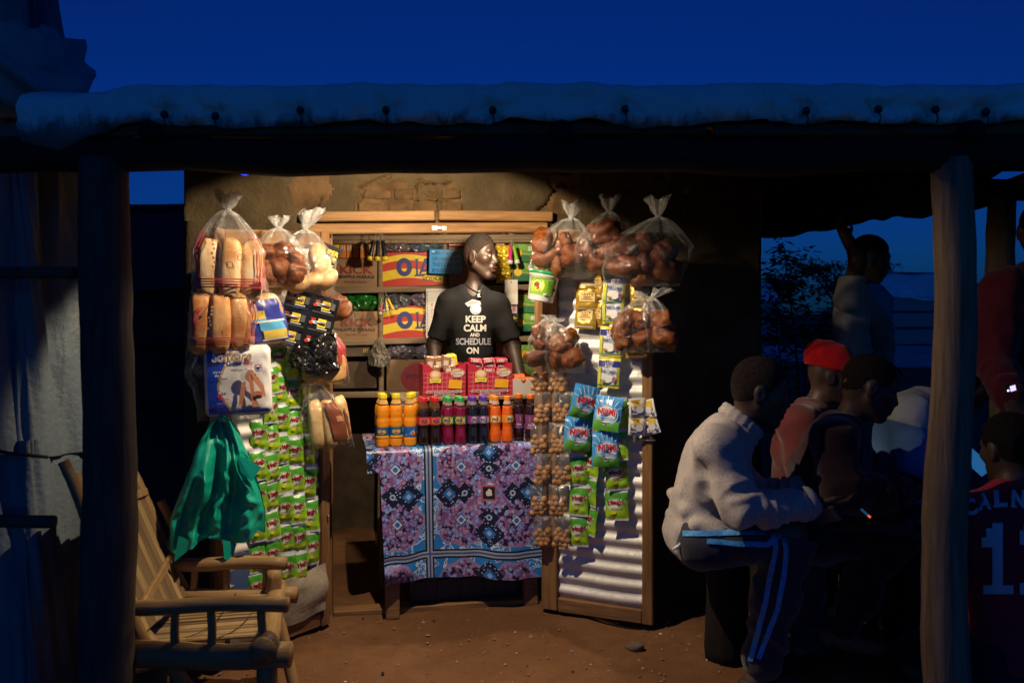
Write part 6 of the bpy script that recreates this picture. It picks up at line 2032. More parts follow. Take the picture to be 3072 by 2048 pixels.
def bottles():
    JU = [(.0235, 0), (.0265, .004), (.0270, .03), (.0262, .034), (.0262, .078), (.0270, .082), (.0272, .10), (.0250, .112), (.0268, .126), (.0268, .145), (.0225, .165), (.0150, .182), (.0140, .190), (.0140, .205)]
    SO = [(.019, 0), (.0240, .006), (.0242, .03), (.0215, .055), (.0205, .066), (.0235, .080), (.0236, .115), (.0222, .128), (.0180, .152), (.0130, .170), (.0122, .176), (.0122, .186)]
    def lj(a, r, h): a.ell(-.002, .004, .020, .012, (.05, .30, .04)).ell(-.002, .003, .016, .009, (.75, .25, .02)).text("JUICE", -.002, .004, .008, (.8, .65, .1), .022, .03).rect(-.03, -h * .5, .03, -h * .28, (.75, .38, .03), 6)
    def lj2(a, r, h): a.ell(.012, -.004, .010, .009, (.75, .36, .05)).ell(.016, -.010, .008, .005, (.6, .1, .03)).line([(-.02, -.012), (.004, -.004), (.02, .012)], .002, (.35, .5, .75))
    def lf(c1, c2, t): return lambda a, r, h: a.ell(0, .0, .020, h * .48, c1).ell(-.004, .001, .011, h * .38, c2).text(t, 0, .001, .013, (.10, .07, .20), .028, .03, R(14)).rect(.020, -h * .4, .023, h * .4, (.7, .68, .66))
    J1 = make_bottle("juice_bottle", JU, .205, (.78, .27, .012), (.78, .62, .02), .0165, (.036, .077), lj, (.01, .07, .26), .162, (.55, .33, .10))
    J2 = make_bottle("juice_bottle", JU, .205, (.78, .27, .012), (.78, .62, .02), .0165, (.036, .077), lj2, (.01, .10, .38), .162, (.55, .33, .10))
    CO = make_bottle("drink_bottle", SO, .186, (.018, .008, .006), (.55, .015, .02), .0145, (.080, .111), lf((.55, .30, .04), (.50, .05, .10), "Fun"), (.55, .03, .04), .14, (.12, .05, .02))
    GR = make_bottle("drink_bottle", SO, .186, (.17, .005, .035), (.02, .36, .09), .0145, (.080, .111), lf((.62, .52, .04), (.55, .30, .25), "Fizz"), (.05, .22, .03), .150, (.32, .22, .22))
    PU = make_bottle("drink_bottle", SO, .186, (.010, .008, .016), (.10, .03, .36), .0145, (.080, .111), lf((.30, .28, .34), (.5, .48, .55), "Fizz"), (.22, .03, .20), .150, (.22, .20, .22))
    OR = make_bottle("drink_bottle", SO, .186, (.72, .12, .008), (.80, .24, .02), .0145, (.080, .111), lf((.80, .62, .10), (.78, .70, .40), "Fizz"), (.70, .22, .03), .150, (.52, .40, .33))
    WI = make_bottle("wine_drink_bottle", SO, .190, (.020, .006, .008), (.75, .16, .02), .0155, (.050, .108), lambda a, r, h: a.rect(-.012, .002, .014, .020, (.55, .40, .03)).text("Red Wine", 0, -.012, .008, (.7, .65, .7), .034, .03).rect(-.02, -.024, .0, -.022, (.7, .6, .7)), (.20, .05, .20), .15, (.05, .02, .02))
    front = .055
    rows = [(1149, J1, "orange juice bottle with yellow cap at the left end of the front row", "juice"), (1188, J1, "orange juice bottle with yellow cap, second from the left in the front row", "juice"), (1230, J2, "orange juice bottle with plain blue label, third in the front row", "juice"),
            (1271, CO, "dark cola bottle with red cap beside the juice bottles", "cola"), (1306, CO, "dark cola bottle with red cap beside the crimson drinks", "cola"),
            (1345, GR, "crimson drink bottle with green cap beside the cola", "crimson"), (1382, GR, "crimson drink bottle with green cap beside the purple caps", "crimson"),
            (1419, PU, "black drink bottle with purple cap beside the crimson drinks", "black"), (1452, PU, "black drink bottle with purple cap beside the orange drinks", "black"),
            (1486, OR, "orange fizzy drink bottle with orange cap beside the purple caps", "fizzy"), (1522, OR, "orange fizzy drink bottle with orange cap, right one of the pair", "fizzy"),
            (1592, WI, "dark red drink bottle with orange cap half behind the nut packets", "wine")]
    rnd = random.Random(3)
    for i, (px, kd, lab, g) in enumerate(rows):
        # stand it on the table where its column crosses the front row
        p = tp(px, 1300, front + .004 * (i % 2), TZ + .002)
        place_bottle(kd, p, lab, "drink bottles on the counter table", TA + rnd.uniform(-.35, .35), "juice_bottle" if g == "juice" else "drink_bottle")
    back = [(1144, J1, .115, "orange juice bottle standing behind the leftmost juice bottle"), (1236, J2, .115, "orange juice bottle standing behind the third juice bottle"),
            (1264, CO, .108, "cola bottle in the second row behind the first red cap"), (1299, CO, .108, "cola bottle in the second row behind the second red cap"),
            (1339, GR, .108, "crimson drink bottle in the second row behind the first green cap"), (1374, GR, .108, "crimson drink bottle in the second row behind the second green cap"),
            (1413, PU, .108, "black drink bottle in the second row behind the first purple cap"), (1446, PU, .108, "black drink bottle in the second row behind the second purple cap"),
            (1478, OR, .108, "orange fizzy bottle in the second row behind the orange pair"), (1556, WI, .10, "dark drink bottle between the orange pair and the dark red drink")]
    for px, kd, y, lab in back:
        place_bottle(kd, tp(px, 1290, y, TZ + .002), lab, "drink bottles on the counter table", TA + rnd.uniform(-.5, .5), "juice_bottle" if kd in (J1, J2) else "drink_bottle")


bottles()


def counter_goods():
    RZ_ = TZ + .006 + .189
    W0 = TW
    RD, LN = (.46, .018, .045), (.70, .35, .40)
    rm = mat(RD, .45, .06, name="red_box_card")
    bt = mat((.36, .19, .11), .35, .2, 40, .4, 60, name="brown_wrapper", metal=.15); yl = mat((.76, .66, .03), .3, .2, 40, .4, 60, name="yellow_wrapper"); chk = mat((.50, .03, .06), .3, .3, 60, .4, 60, name="red_check_wrapper")
    for i, (x0, x1, y0, y1, lab) in enumerate(((1268, 1398, 1085, 1176, "red checked biscuit box holding brown and yellow packets"), (1404, 1537, 1085, 1176, "red checked biscuit box filled with red checked packets"))):
        a, b = tp(x0, 1170, .305), tp(x1, 1170, .305)
        w = (a - b).length - .002; h = .158
        c = (a + b) / 2; c.z = RZ_ + .001
        t = thing("biscuit_box", lab, "biscuit box", frame(c, TA + (.03, -.03)[i]), "open biscuit boxes on the riser")
        mb = MB(); dp = .15; k = .003
        mb.box((-w / 2, 0, 0), (w / 2, dp, k), rm)
        mb.box((-w / 2, dp - k, k), (w / 2, dp, h * 1.0), rm); mb.box((-w / 2, 0.0032, k), (-w / 2 + k, dp - k - .0002, h), rm); mb.box((w / 2 - k, .0032, k), (w / 2, dp - k - .0002, h), rm)
        # front with its scooped opening
        pts = [(-w / 2, k)] + [(w / 2, k), (w / 2, h), (w * .36, h)] + [(w * .36 - w * .72 * q / 10, h - .040 * math.sin(PI * q / 10) ** .6) for q in range(1, 10)] + [(-w * .36, h), (-w / 2, h)]
        n = len(pts)
        mb.add([(x, 0, z) for x, z in pts] + [(x, .003, z) for x, z in pts], [list(range(n)), list(range(2 * n - 1, n - 1, -1))] + [[q, q + n, (q + 1) % n + n, (q + 1) % n] for q in range(n)], rm)
        mb.build("box_body", t)
        A = Art(.4)
        for q in range(1, 9): A.rect(-w / 2 + w * q / 9 - .0008, .004, -w / 2 + w * q / 9 + .0008, h * .72, LN)
        for q in range(1, 6): A.rect(-w / 2 + .001, h * .145 * q, w / 2 - .001, h * .145 * q + .0016, LN)
        A.ell(w * .30, h * .73, w * .17, h * .15, (.72, .66, .60)).ring(w * .30, h * .73, w * .165, h * .145, .003, (.40, .10, .05)).text("RIHAM", w * .29, h * .78, .013, (.55, .22, .04), w * .24, .03, R(12)).text("BISCUITS", w * .29, h * .68, .009, (.35, .15, .10), w * .22)
        # plain ribbon where the carton has its painted figure
        A.ell(-w * .22, h * .68, w * .13, h * .14, (.72, .42, .12)).ell(-w * .22, h * .70, w * .085, h * .09, (.78, .64, .50)).poly([(-w * .36, h * .56), (-w * .08, h * .56), (-w * .10, h * .42), (-w * .22, h * .45), (-w * .34, h * .42)], (.78, .66, .10)).text("RIHAM", -w * .22, h * .50, .008, (.4, .1, .03), w * .18)
        A.rect(-w * .43, h * .11, w * .40, h * .195, (.70, .48, .50)).text("RIHAM TUTTI FRUTTI FLAVOUR", -w * .015, h * .152, .010, (.04, .02, .03), w * .78, .025).rect(-w * .25, h * .02, w * .22, h * .092, (.70, .48, .50)).text("CREAM BISCUITS", -w * .015, h * .056, .010, (.04, .02, .03), w * .42, .025)
        A.poly([(w * .08, h * .26), (w * .39, h * .23), (w * .41, h * .49), (w * .10, h * .54)], (.80, .40, .02))
        A.build("printed_front", t, T(0, -.0004, 0))
        if i == 0:
            for q, (x, z, m_, rl, nm) in enumerate(((-.068, .006, bt, .05, "brown"), (-.022, .004, bt, -.08, "brown"), (.012, .012, bt, .1, "brown"), (.05, .014, yl, -.12, "yellow"), (-.045, -.04, bt, .0, "brown"), (.02, -.045, bt, .0, "brown"), (.03, -.03, bt, 1.4, "brown"))):
                mb = MB(); mb.box((-.021, -.03, -.032), (.021, .04, .032), m_, .006, None, .004)
                mb.box((-.012, -.0315, -.02), (.012, -.0305, .006), ink((.65, .55, .48)), 0)
                o = mb.build("biscuit_packet", None, frame(c, TA) @ T(x, .05 + .03 * (q % 2), h + z) @ Matrix.Rotation(rl, 4, 'Y'))
                tag(o, ("brown biscuit packet at the left end of the open red box", "brown biscuit packet second from the left in the red box", "brown biscuit packet beside the bright yellow one", "bright yellow packet at the right of the left red box", "brown packet sunk low at the left of the red box", "brown packet sunk low in the middle of the red box", "brown packet lying on its side over the box front")[q], "packet", "brown packets in the left biscuit box" if nm == "brown" else None)
        else:
            for q in range(9):
                mb = MB(); mb.box((-.030, -.022, -.012), (.030, .03, .012), chk, .004, None, .003)
                for s in range(5): mb.box((-.026 + .012 * s, -.0232, -.008), (-.021 + .012 * s, -.0225, .008), ink((.66, .45, .46)), 0)
                mb.box((-.018, -.0240, -.006), (.010, -.0234, .006), ink((.55, .52, .52)), 0)
                row, col = q // 3, q % 3
                o = mb.build("biscuit_packet", None, frame(c, TA) @ T(-.066 + .066 * col + .01 * (row % 2), .05 + .02 * (row % 2), h - .035 + .024 * row) @ Matrix.Rotation((-.06, .03, .09)[(q + row) % 3], 4, 'Y'))
                tag(o, ("front", "middle", "top")[row] + " row red checked biscuit packet at the " + ("left", "centre", "right")[col] + " of the right biscuit box", "packet", "red packets in the right biscuit box")
    # sweets box on the right
    a = tp(1572, 1150, .29); a.z = RZ_ + .001
    t = thing("sweet_box", "open grey and red sweet box with notched front and orange packets, beside the nut strips", "sweet box", frame(a, TA))
    gc = mat((.55, .50, .47), .6, .05, name="grey_board")
    mb = MB(); w, h = .115, .082
    pts = [(-w / 2, 0), (w / 2, 0), (w / 2, h), (w * .2, h), (0, h * .66), (-w * .2, h), (-w / 2, h)]; n = len(pts)
    mb.add([(x, 0, z) for x, z in pts] + [(x, .003, z) for x, z in pts], [list(range(n)), list(range(2 * n - 1, n - 1, -1))] + [[q, q + n, (q + 1) % n + n, (q + 1) % n] for q in range(n)], gc)
    mb.box((-w / 2, .0035, 0), (w / 2, .12, .003), rm); mb.box((-w / 2, .0035, .0035), (-w / 2 + .003, .12, h), rm); mb.box((w / 2 - .003, .0035, .0035), (w / 2, .12, h), rm); mb.box((-w / 2 + .0035, .117, .0035), (w / 2 - .0035, .12, h), rm)
    mb.build("box_body", t)
    for q in range(5):
        mb = MB(); mb.box((-.017, -.018, -.009), (.017, .018, .009), mat((.62, .10, .02), .35, .2, name="orange_sweet"), .004, None, .002); mb.box((-.004, -.0192, -.008), (.005, -.0186, .008), ink((.75, .45, .05)), 0)
        for s in (-1, 1): mb.box((s * .012 - .003, -.0194, -.003), (s * .012 + .003, -.0187, .003), ink((.75, .68, .6)), 0)
        o = mb.build("sweet_packet", None, frame(a, TA) @ T(-.034 + .034 * (q % 3), .04 + .03 * (q // 3), h - .006 + .014 * (q // 3)) @ Matrix.Rotation(.1 * (q % 3 - 1), 4, 'Y'))
        tag(o, ("front left", "front middle", "front right", "upper left", "upper right")[q] + " orange sweet packet in the notched grey box", "packet", "orange packets in the sweet box")
    # bag of round doughnuts behind the juice
    p = tp(1215, 1175, .22)
    p.z = TZ + .098
    t = thing("doughnut_bag", "clear bag of small round doughnuts standing behind the juice bottles", "bag of doughnuts", frame(p, TA))
    rnd = random.Random(8)
    for row in range(4):
        for q in range(5):
            r = rnd.uniform(.016, .020)
            new("doughnut", NUT_ME[rnd.randrange(3)], t, None, T(-.058 + .029 * q + (.012 if row % 2 else 0), rnd.uniform(-.02, .02), -.082 + .033 * row) @ Matrix.Diagonal((r, r, r, 1)))
    film_bag(t, .165, .20, .10, .0, 31, .0, FILM, 0, T(0, 0, .005))
    mb = MB(); mb.grid(lambda u, v: Vector((-.05 + .125 * u, -.02 + .02 * vn(u * 5, v * 5, 0, 191), .065 + .055 * v * (1 - .55 * u) + .01 * vn(u * 6, 0, 0, 192))), 12, 6, FILM_D); mb.build("bag_mouth", t)


counter_goods()

# ================================================================== people
def skin_mat(col, name):
    m, nt, b = base_mat(name)
    v = coords(nt, (1, 1, 1), False)
    n1, n2 = noise(nt, v, 22.0, 4.0), noise(nt, v, 260.0, 2.0)
    nt.links.new(cmix(nt, n1.sstep(.3, .7), tuple(x * .78 for x in col), tuple(x * 1.15 for x in col)), b.inputs['Base Color'])
    b.inputs['Roughness'].default_value = .48
    b.inputs['Specular IOR Level'].default_value = .38
    bump(nt, b, n2 * .6 + n1 * .6, .22, .004)
    return m


def cloth_mat(col, name, rough=.9, weave=420.0, var=.12, heather=0.0, hcol=(.1, .1, .1), sheen=.25):
    m, nt, b = base_mat(name)
    v = coords(nt, (1, 1, 1), False)
    n1, n2, n3 = noise(nt, v, 9.0, 4.0), noise(nt, v, weave, 2.0, .6), noise(nt, v, weave * .35, 3.0, .7)
    c = cmix(nt, n1.sstep(.3, .7), tuple(x * (1 - var) for x in col), tuple(min(1, x * (1 + var)) for x in col))
    if heather: c = cmix(nt, n3.sstep(.50, .62) * heather, c, hcol)
    nt.links.new(c, b.inputs['Base Color'])
    b.inputs['Roughness'].default_value = rough
    b.inputs['Specular IOR Level'].default_value = .2
    b.inputs['Sheen Weight'].default_value = sheen
    bump(nt, b, n2 * .6 + n3 * .6, .35, .004)
    return m


SKIN2 = skin_mat((0.095, 0.054, 0.038), "brown_skin")
SKIN = skin_mat((0.036, 0.0195, 0.0135), "dark_skin")
M_EYE = mat((.30, .26, .22), .25, .05, name="eye_white"); M_LIP = mat((.075, .030, .026), .4, .1, 60, name="lips"); M_TEETH = mat((.75, .72, .66), .3, .04, name="teeth"); M_IRIS = mat((.012, .008, .006), .1, name="iris")
HAIR = mat((.012, .010, .009), .95, .4, 90, 1.0, 320, name="cropped_hair", spec=.15)
HAIR_M = mat((.045, .031, .024), .9, .4, 90, 1.0, 320, name="short_hair", spec=.2)
HAIR_S = mat((.021, .0140, .0108), .9, .4, 90, 1.0, 320, name="shaved_hair", spec=.2)
V3 = lambda p: np.array(p, 'f8')


def norm(v): v = V3(v); return v / np.linalg.norm(v)


class Head:
    def __init__(s, c, fwd, up=(0, 0, 1), k=1.0, ku=1.0):
        s.c = V3(c); s.f = norm(fwd); u = V3(up); s.r = norm(np.cross(s.f, u)); s.u = np.cross(s.r, s.f); s.k = k; s.ku = ku
    def at(s, r, f, u): return s.c + s.k * (s.r * r + s.f * f + s.u * u * s.ku)
    def prims(s, F, smile=False, eyes=True):
        A, k, ax = s.at, s.k, (s.r, s.f, s.u)
        e = lambda p, r, kk=.02, op='u': F.ell(A(*p), tuple(q * k * w for q, w in zip(r, (1, 1, s.ku))), ax, kk, op)
        c = lambda p, q, ra, rb, kk=.012, op='u': F.cone(A(*p), A(*q), ra * k, rb * k, kk, op)
        e((0, -.014, .030), (.074, .094, .084)); e((0, .026, -.038), (.058, .062, .080), .03)
        e((0, -.050, .0), (.062, .050, .070), .03)
        for q in (-1, 1):
            c((q * .050, -.006, -.050), (q * .018, .060, -.098), .022, .020, .02)
            e((q * .040, .052, -.018), (.026, .026, .020), .022)
        c((-.014, .064, -.098), (.014, .064, -.098), .019, .019, .02)
        c((-.036, .072, .022), (.036, .072, .022), .013, .013, .018)
        for q in (-1, 1): e((q * .031, .090, .000), (.017, .014, .011), .012, 's')
        c((0, .084, .008), (0, .101, -.030), .0085, .0135, .014)
        for q in (-1, 1): e((q * .0145, .091, -.035), (.0105, .012, .0095), .008)
        e((0, .086, -.060), (.030, .016, .022), .014)
        c((-.020, .086, -.058), (.020, .086, -.058), .0085, .0085, .008); c((-.018, .085, -.073), (.018, .085, -.073), .0095, .0095, .008)
        if smile: c((-.022, .098, -.0655), (.022, .098, -.0655), .0062, .0062, .003, 's')
        else: c((-.022, .097, -.0655), (.022, .097, -.0655), .0032, .0032, .003, 's')
        if eyes:
            for q in (-1, 1): e((q * .031, .0735, -.001), (.0135, .0125, .0125), .003)
        for q in (-1, 1):
            e((q * .076, -.014, -.010), (.011, .022, .033), .008); e((q * .089, -.008, -.008), (.008, .013, .022), .006, 's')
    def mats(s, P, base, smile=False):
        """material numbers of the faces whose middles are P: 1 eye, 2 iris, 3 lips, 4 teeth"""
        d = (P - s.c) / s.k; x, y, z = d @ s.r, d @ s.f, d @ s.u / s.ku
        ax = np.abs(x)
        eye = (np.hypot(ax - .031, (z + .001) * 1.9) < .0115) & (y > .070)
        base[eye] = 1
        base[eye & (np.hypot(ax - .031, z) < .0058)] = 2
        lip = (ax < .026) & (y > .074) & (np.abs(z + .0655) < .015 - ax * .3)
        base[lip] = 3
        if smile: base[(ax < .020) & (y > .068) & (np.abs(z + .0655) < .0062)] = 4
        return base


def hand(F, w, d, n, k=1.0, curl=.5, side=1, op_k=.008):
    """w wrist, d towards the fingers, n out of the palm, side: which side the thumb is on"""
    w, d, n = V3(w), norm(d), V3(n); n = norm(n - d * (n @ d)); s = np.cross(d, n) * side
    F.ell(w + d * .048 * k, (.052 * k, .041 * k, .0175 * k), (d, s, n), .014)
    F.cone(w - d * .03 * k, w + d * .02 * k, .026 * k, .026 * k, .02)
    for i, L in enumerate((.072, .080, .076, .060)):
        b = w + d * (.082 - .004 * abs(i - 1)) * k + s * (.028 - .0185 * i) * k
        a = curl * (.5 + .12 * i); d1 = d * math.cos(a) + n * math.sin(a)
        m = b + d1 * L * .5 * k; a2 = curl * (1.4 + .1 * i); d2 = d * math.cos(a2) + n * math.sin(a2)
        F.cone(b, m, .0098 * k, .0090 * k, op_k); F.cone(m, m + d2 * L * .5 * k, .0088 * k, .0072 * k, .004)
    b = w + d * .022 * k + s * .034 * k; t = d * .6 + s * .55 + n * .45 * curl; t = t / np.linalg.norm(t)
    m = b + t * .036 * k
    F.cone(b, m, .0125 * k, .0105 * k, .012); F.cone(m, m + norm(d * .85 + n * .4 * curl + s * .1) * .030 * k, .0105 * k, .0085 * k, .004)


def limbs(J, tap, F, k, wr=None, infl=0.0, t0=0.0, t1=1.0):
    a, m, b = (V3(J[q]) for q in tap[:3]); r = tap[3]
    F.cone(a, m, r[0] + infl, r[1] + infl, k, wr=wr)
    e = m + (b - m) * t1
    F.cone(m, e, r[1] + infl, (r[1] + (r[2] - r[1]) * t1) + infl, k, wr=wr)


def torso(F, J, g=1.0, infl=0.0, k=.05):
    p, c = V3(J['pelvis']), V3(J['chest']); u = norm(c - p); r = V3(J['shoulder_r']) - V3(J['shoulder_l']); r = norm(r - u * (r @ u)); f = np.cross(u, r)
    J['_u'], J['_r'], J['_f'] = u, r, f
    ax = (r, f, u); L = np.linalg.norm(c - p)
    F.ell(p, (.155 * g + infl, .115 * g + infl, .11 * g + infl), ax, k)
    F.ell(p + (c - p) * .5, (.135 * g + infl, .10 * g + infl, L * .5), ax, k)
    F.ell(c, (.165 * g + infl, .108 * g + infl, .165 + infl), ax, k)
    nk = V3(J['neck'])
    for q in ('shoulder_r', 'shoulder_l'):
        s = V3(J[q])
        F.cone(nk * .72 + c * .28, s, .060 * g + infl, .056 * g + infl, .04)


def bounds(J, m=.22):
    P = np.array([V3(v) for q, v in J.items() if q[0] != '_' and q != 'head' or q == 'headc'])
    return P.min(0) - m, P.max(0) + m


ARM_R = ('shoulder_r', 'elbow_r', 'wrist_r', (.050, .040, .026)); ARM_L = ('shoulder_l', 'elbow_l', 'wrist_l', (.050, .040, .026))
LEG_R = ('hip_r', 'knee_r', 'ankle_r', (.082, .055, .036)); LEG_L = ('hip_l', 'knee_l', 'ankle_l', (.082, .055, .036))


def axes_for(lo, hi, h, fine=None, hf=None):
    out = []
    for q in range(3):
        if fine is None: out.append(np.arange(lo[q], hi[q] + h, h)); continue
        a, b = max(lo[q], fine[0][q]), min(hi[q], fine[1][q])
        out.append(np.concatenate([np.arange(lo[q], a, h), np.arange(a, b, hf), np.arange(b, hi[q] + h, h)]))
    return out


def foot(F, ankle, toe, k=1.0, r=.036):
    a, t = V3(ankle), V3(toe)
    d = t - a; d[2] = 0; d = norm(d); h = a.copy() - d * .035; h[2] = max(.03, t[2] + .004)
    F.cone(a, h, r, .036 * k, .02); F.cone(h, t, .036 * k, .027 * k, .025, flat=((0, 0, 1), .8)); 


def body(t, J, head, skin, h=.009, fine_h=None, hands=(), smile=False, bare_feet=False, g=1.0):
    lo, hi = bounds(J)
    hc = V3(J['headc'])
    F = Field(*axes_for(lo, hi, h, (hc - .15, hc + .16), fine_h) if fine_h else axes_for(lo, hi, h))
    torso(F, J, g * .93)
    for q in (ARM_R, ARM_L): limbs(J, q, F, .03)
    if 'hip_r' in J:
        for q in (LEG_R, LEG_L): limbs(J, q, F, .03)
        for q in ('r', 'l'): foot(F, J['ankle_' + q], J['toe_' + q], .9)
    nk = V3(J['neck']); F.cone(nk - J['_u'] * .03, head.at(0, -.022, -.05), .056 * g, .050 * g, .03)
    for (w, d, n, curl, side) in hands: hand(F, J[w], d, n, 1.0, curl, side)
    head.prims(F, smile)
    def mf(P): return head.mats(P, np.zeros(len(P), 'i4'), smile)
    return F.build("body", [skin, M_EYE, M_IRIS, M_LIP, M_TEETH], t, mf)


def hair(t, head, name="hair", m=None, off=.004, line=.045, h=.006):
    c = head.c; F = Field.uniform(c - .14, c + .14, h)
    ax = (head.r, head.f, head.u); k = head.k
    F.ell(head.at(0, -.014, .030), tuple((q + off) * k * w for q, w in zip((.074, .094, .084), (1, 1, head.ku))), ax, .0)
    F.ell(head.at(0, -.050, .0), tuple((q + off * .8) * k * w for q, w in zip((.062, .050, .070), (1, 1, head.ku))), ax, .02)
    # hairline: forehead, temples above the ears, nape
    n = -head.f * .80 + head.u * .60
    F.half(head.at(0, .062, line), n, .01)
    F.half(head.at(0, -.10, -.062), head.u * .95 - head.f * .25, .01)
    for q in (-1, 1): F.ell(head.at(q * .088, .012, -.035), (.03 * k, .055 * k, .050 * k), ax, .01, 's')
    F.ripple(.0008, 90.0, 7)
    return F.build(name, m or HAIR, t)


def top_garment(t, J, m, name="jacket", infl=.016, h=.009, sleeve=1.0, hem=None, g=1.0, wr=(.007, 5, .25, 1.0), collar=None, rip=.006, vneck=None, extra=None, arms_wr=True):
    lo, hi = bounds(J)
    F = Field(*axes_for(lo, hi, h))
    torso(F, J, g, infl)
    for q in (ARM_R, ARM_L):
        a, m_, b = (V3(J[z]) for z in q[:3]); r = q[3]
        F.cone(a, m_, r[0] + infl + .006, r[1] + infl + .006, .03, wr=(wr[0] * .7, 3, .45, 1.2) if arms_wr else None)
        if sleeve > .5:
            F.cone(m_, m_ + (b - m_) * sleeve, r[1] + infl + .006, r[2] + infl + .006, .025, wr=wr if arms_wr else None)
    F.ripple(rip, 9.0, 3); F.creases(rip * 1.1, 8.5, 4, (1, 1, .55)); F.creases(rip * .45, 19.0, 8, (1, 1, .7))
    if extra: extra(F)
    if collar:
        nk = V3(J['neck'])
        F.ell(nk - J['_u'] * .0, (.066 * g + .004, .064 * g + .004, .03), (J['_r'], J['_f'], J['_u']), .01)
    if hem is not None: F.half(V3(J['pelvis']) + J['_u'] * hem, J['_u'], .006)
    nk = V3(J['neck'])
    F.half(nk + J['_u'] * .035, -J['_u'], .004)
    return F


def trousers(t, J, m, name="trousers", infl=.014, h=.009, waist=.06, t1=.96, rip=.007, wr=(.008, 4, .15, 1.0), build=True, ps=1.0):
    pts = {q: J[q] for q in ('pelvis', 'hip_r', 'hip_l', 'knee_r', 'knee_l', 'ankle_r', 'ankle_l')}
    lo, hi = bounds(pts, .22)
    F = Field(*axes_for(lo, hi, h))
    u, r, f = J['_u'], J['_r'], J['_f']
    F.ell(V3(J['pelvis']), (.158 * ps + infl, .12 * ps + infl, .12 * ps + infl), (r, f, u), .05)
    for q in (LEG_R, LEG_L):
        a, m_, b = (V3(J[z]) for z in q[:3]); rr = q[3]
        F.cone(a, m_, rr[0] + infl, rr[1] + infl + .012, .035, wr=(wr[0] * .6, 3, .1, 1.2))
        F.cone(m_, m_ + (b - m_) * t1, rr[1] + infl + .012, rr[2] + infl + .016, .025, wr=wr)
        p = m_ + (b - m_) * t1
    F.half(V3(J['pelvis']) + u * waist, -u, .006)
    F.ripple(rip, 8.0, 5); F.creases(rip * .9, 9.0, 6)
    return F.build(name, m, t) if build else F


def bvh(o):
    me = o.data
    return BVHTree.FromPolygons([WM[o.name] @ v.co for v in me.vertices], [list(p.vertices) for p in me.polygons])


def cast(tree, px, py):
    d = Vector(((px - PX0) / FPX, 1.0, -(py - PY0) / FPX)).normalized()
    h = tree.ray_cast(Vector((0, 0, CAM_H)), d)
    return h[0], h[1]


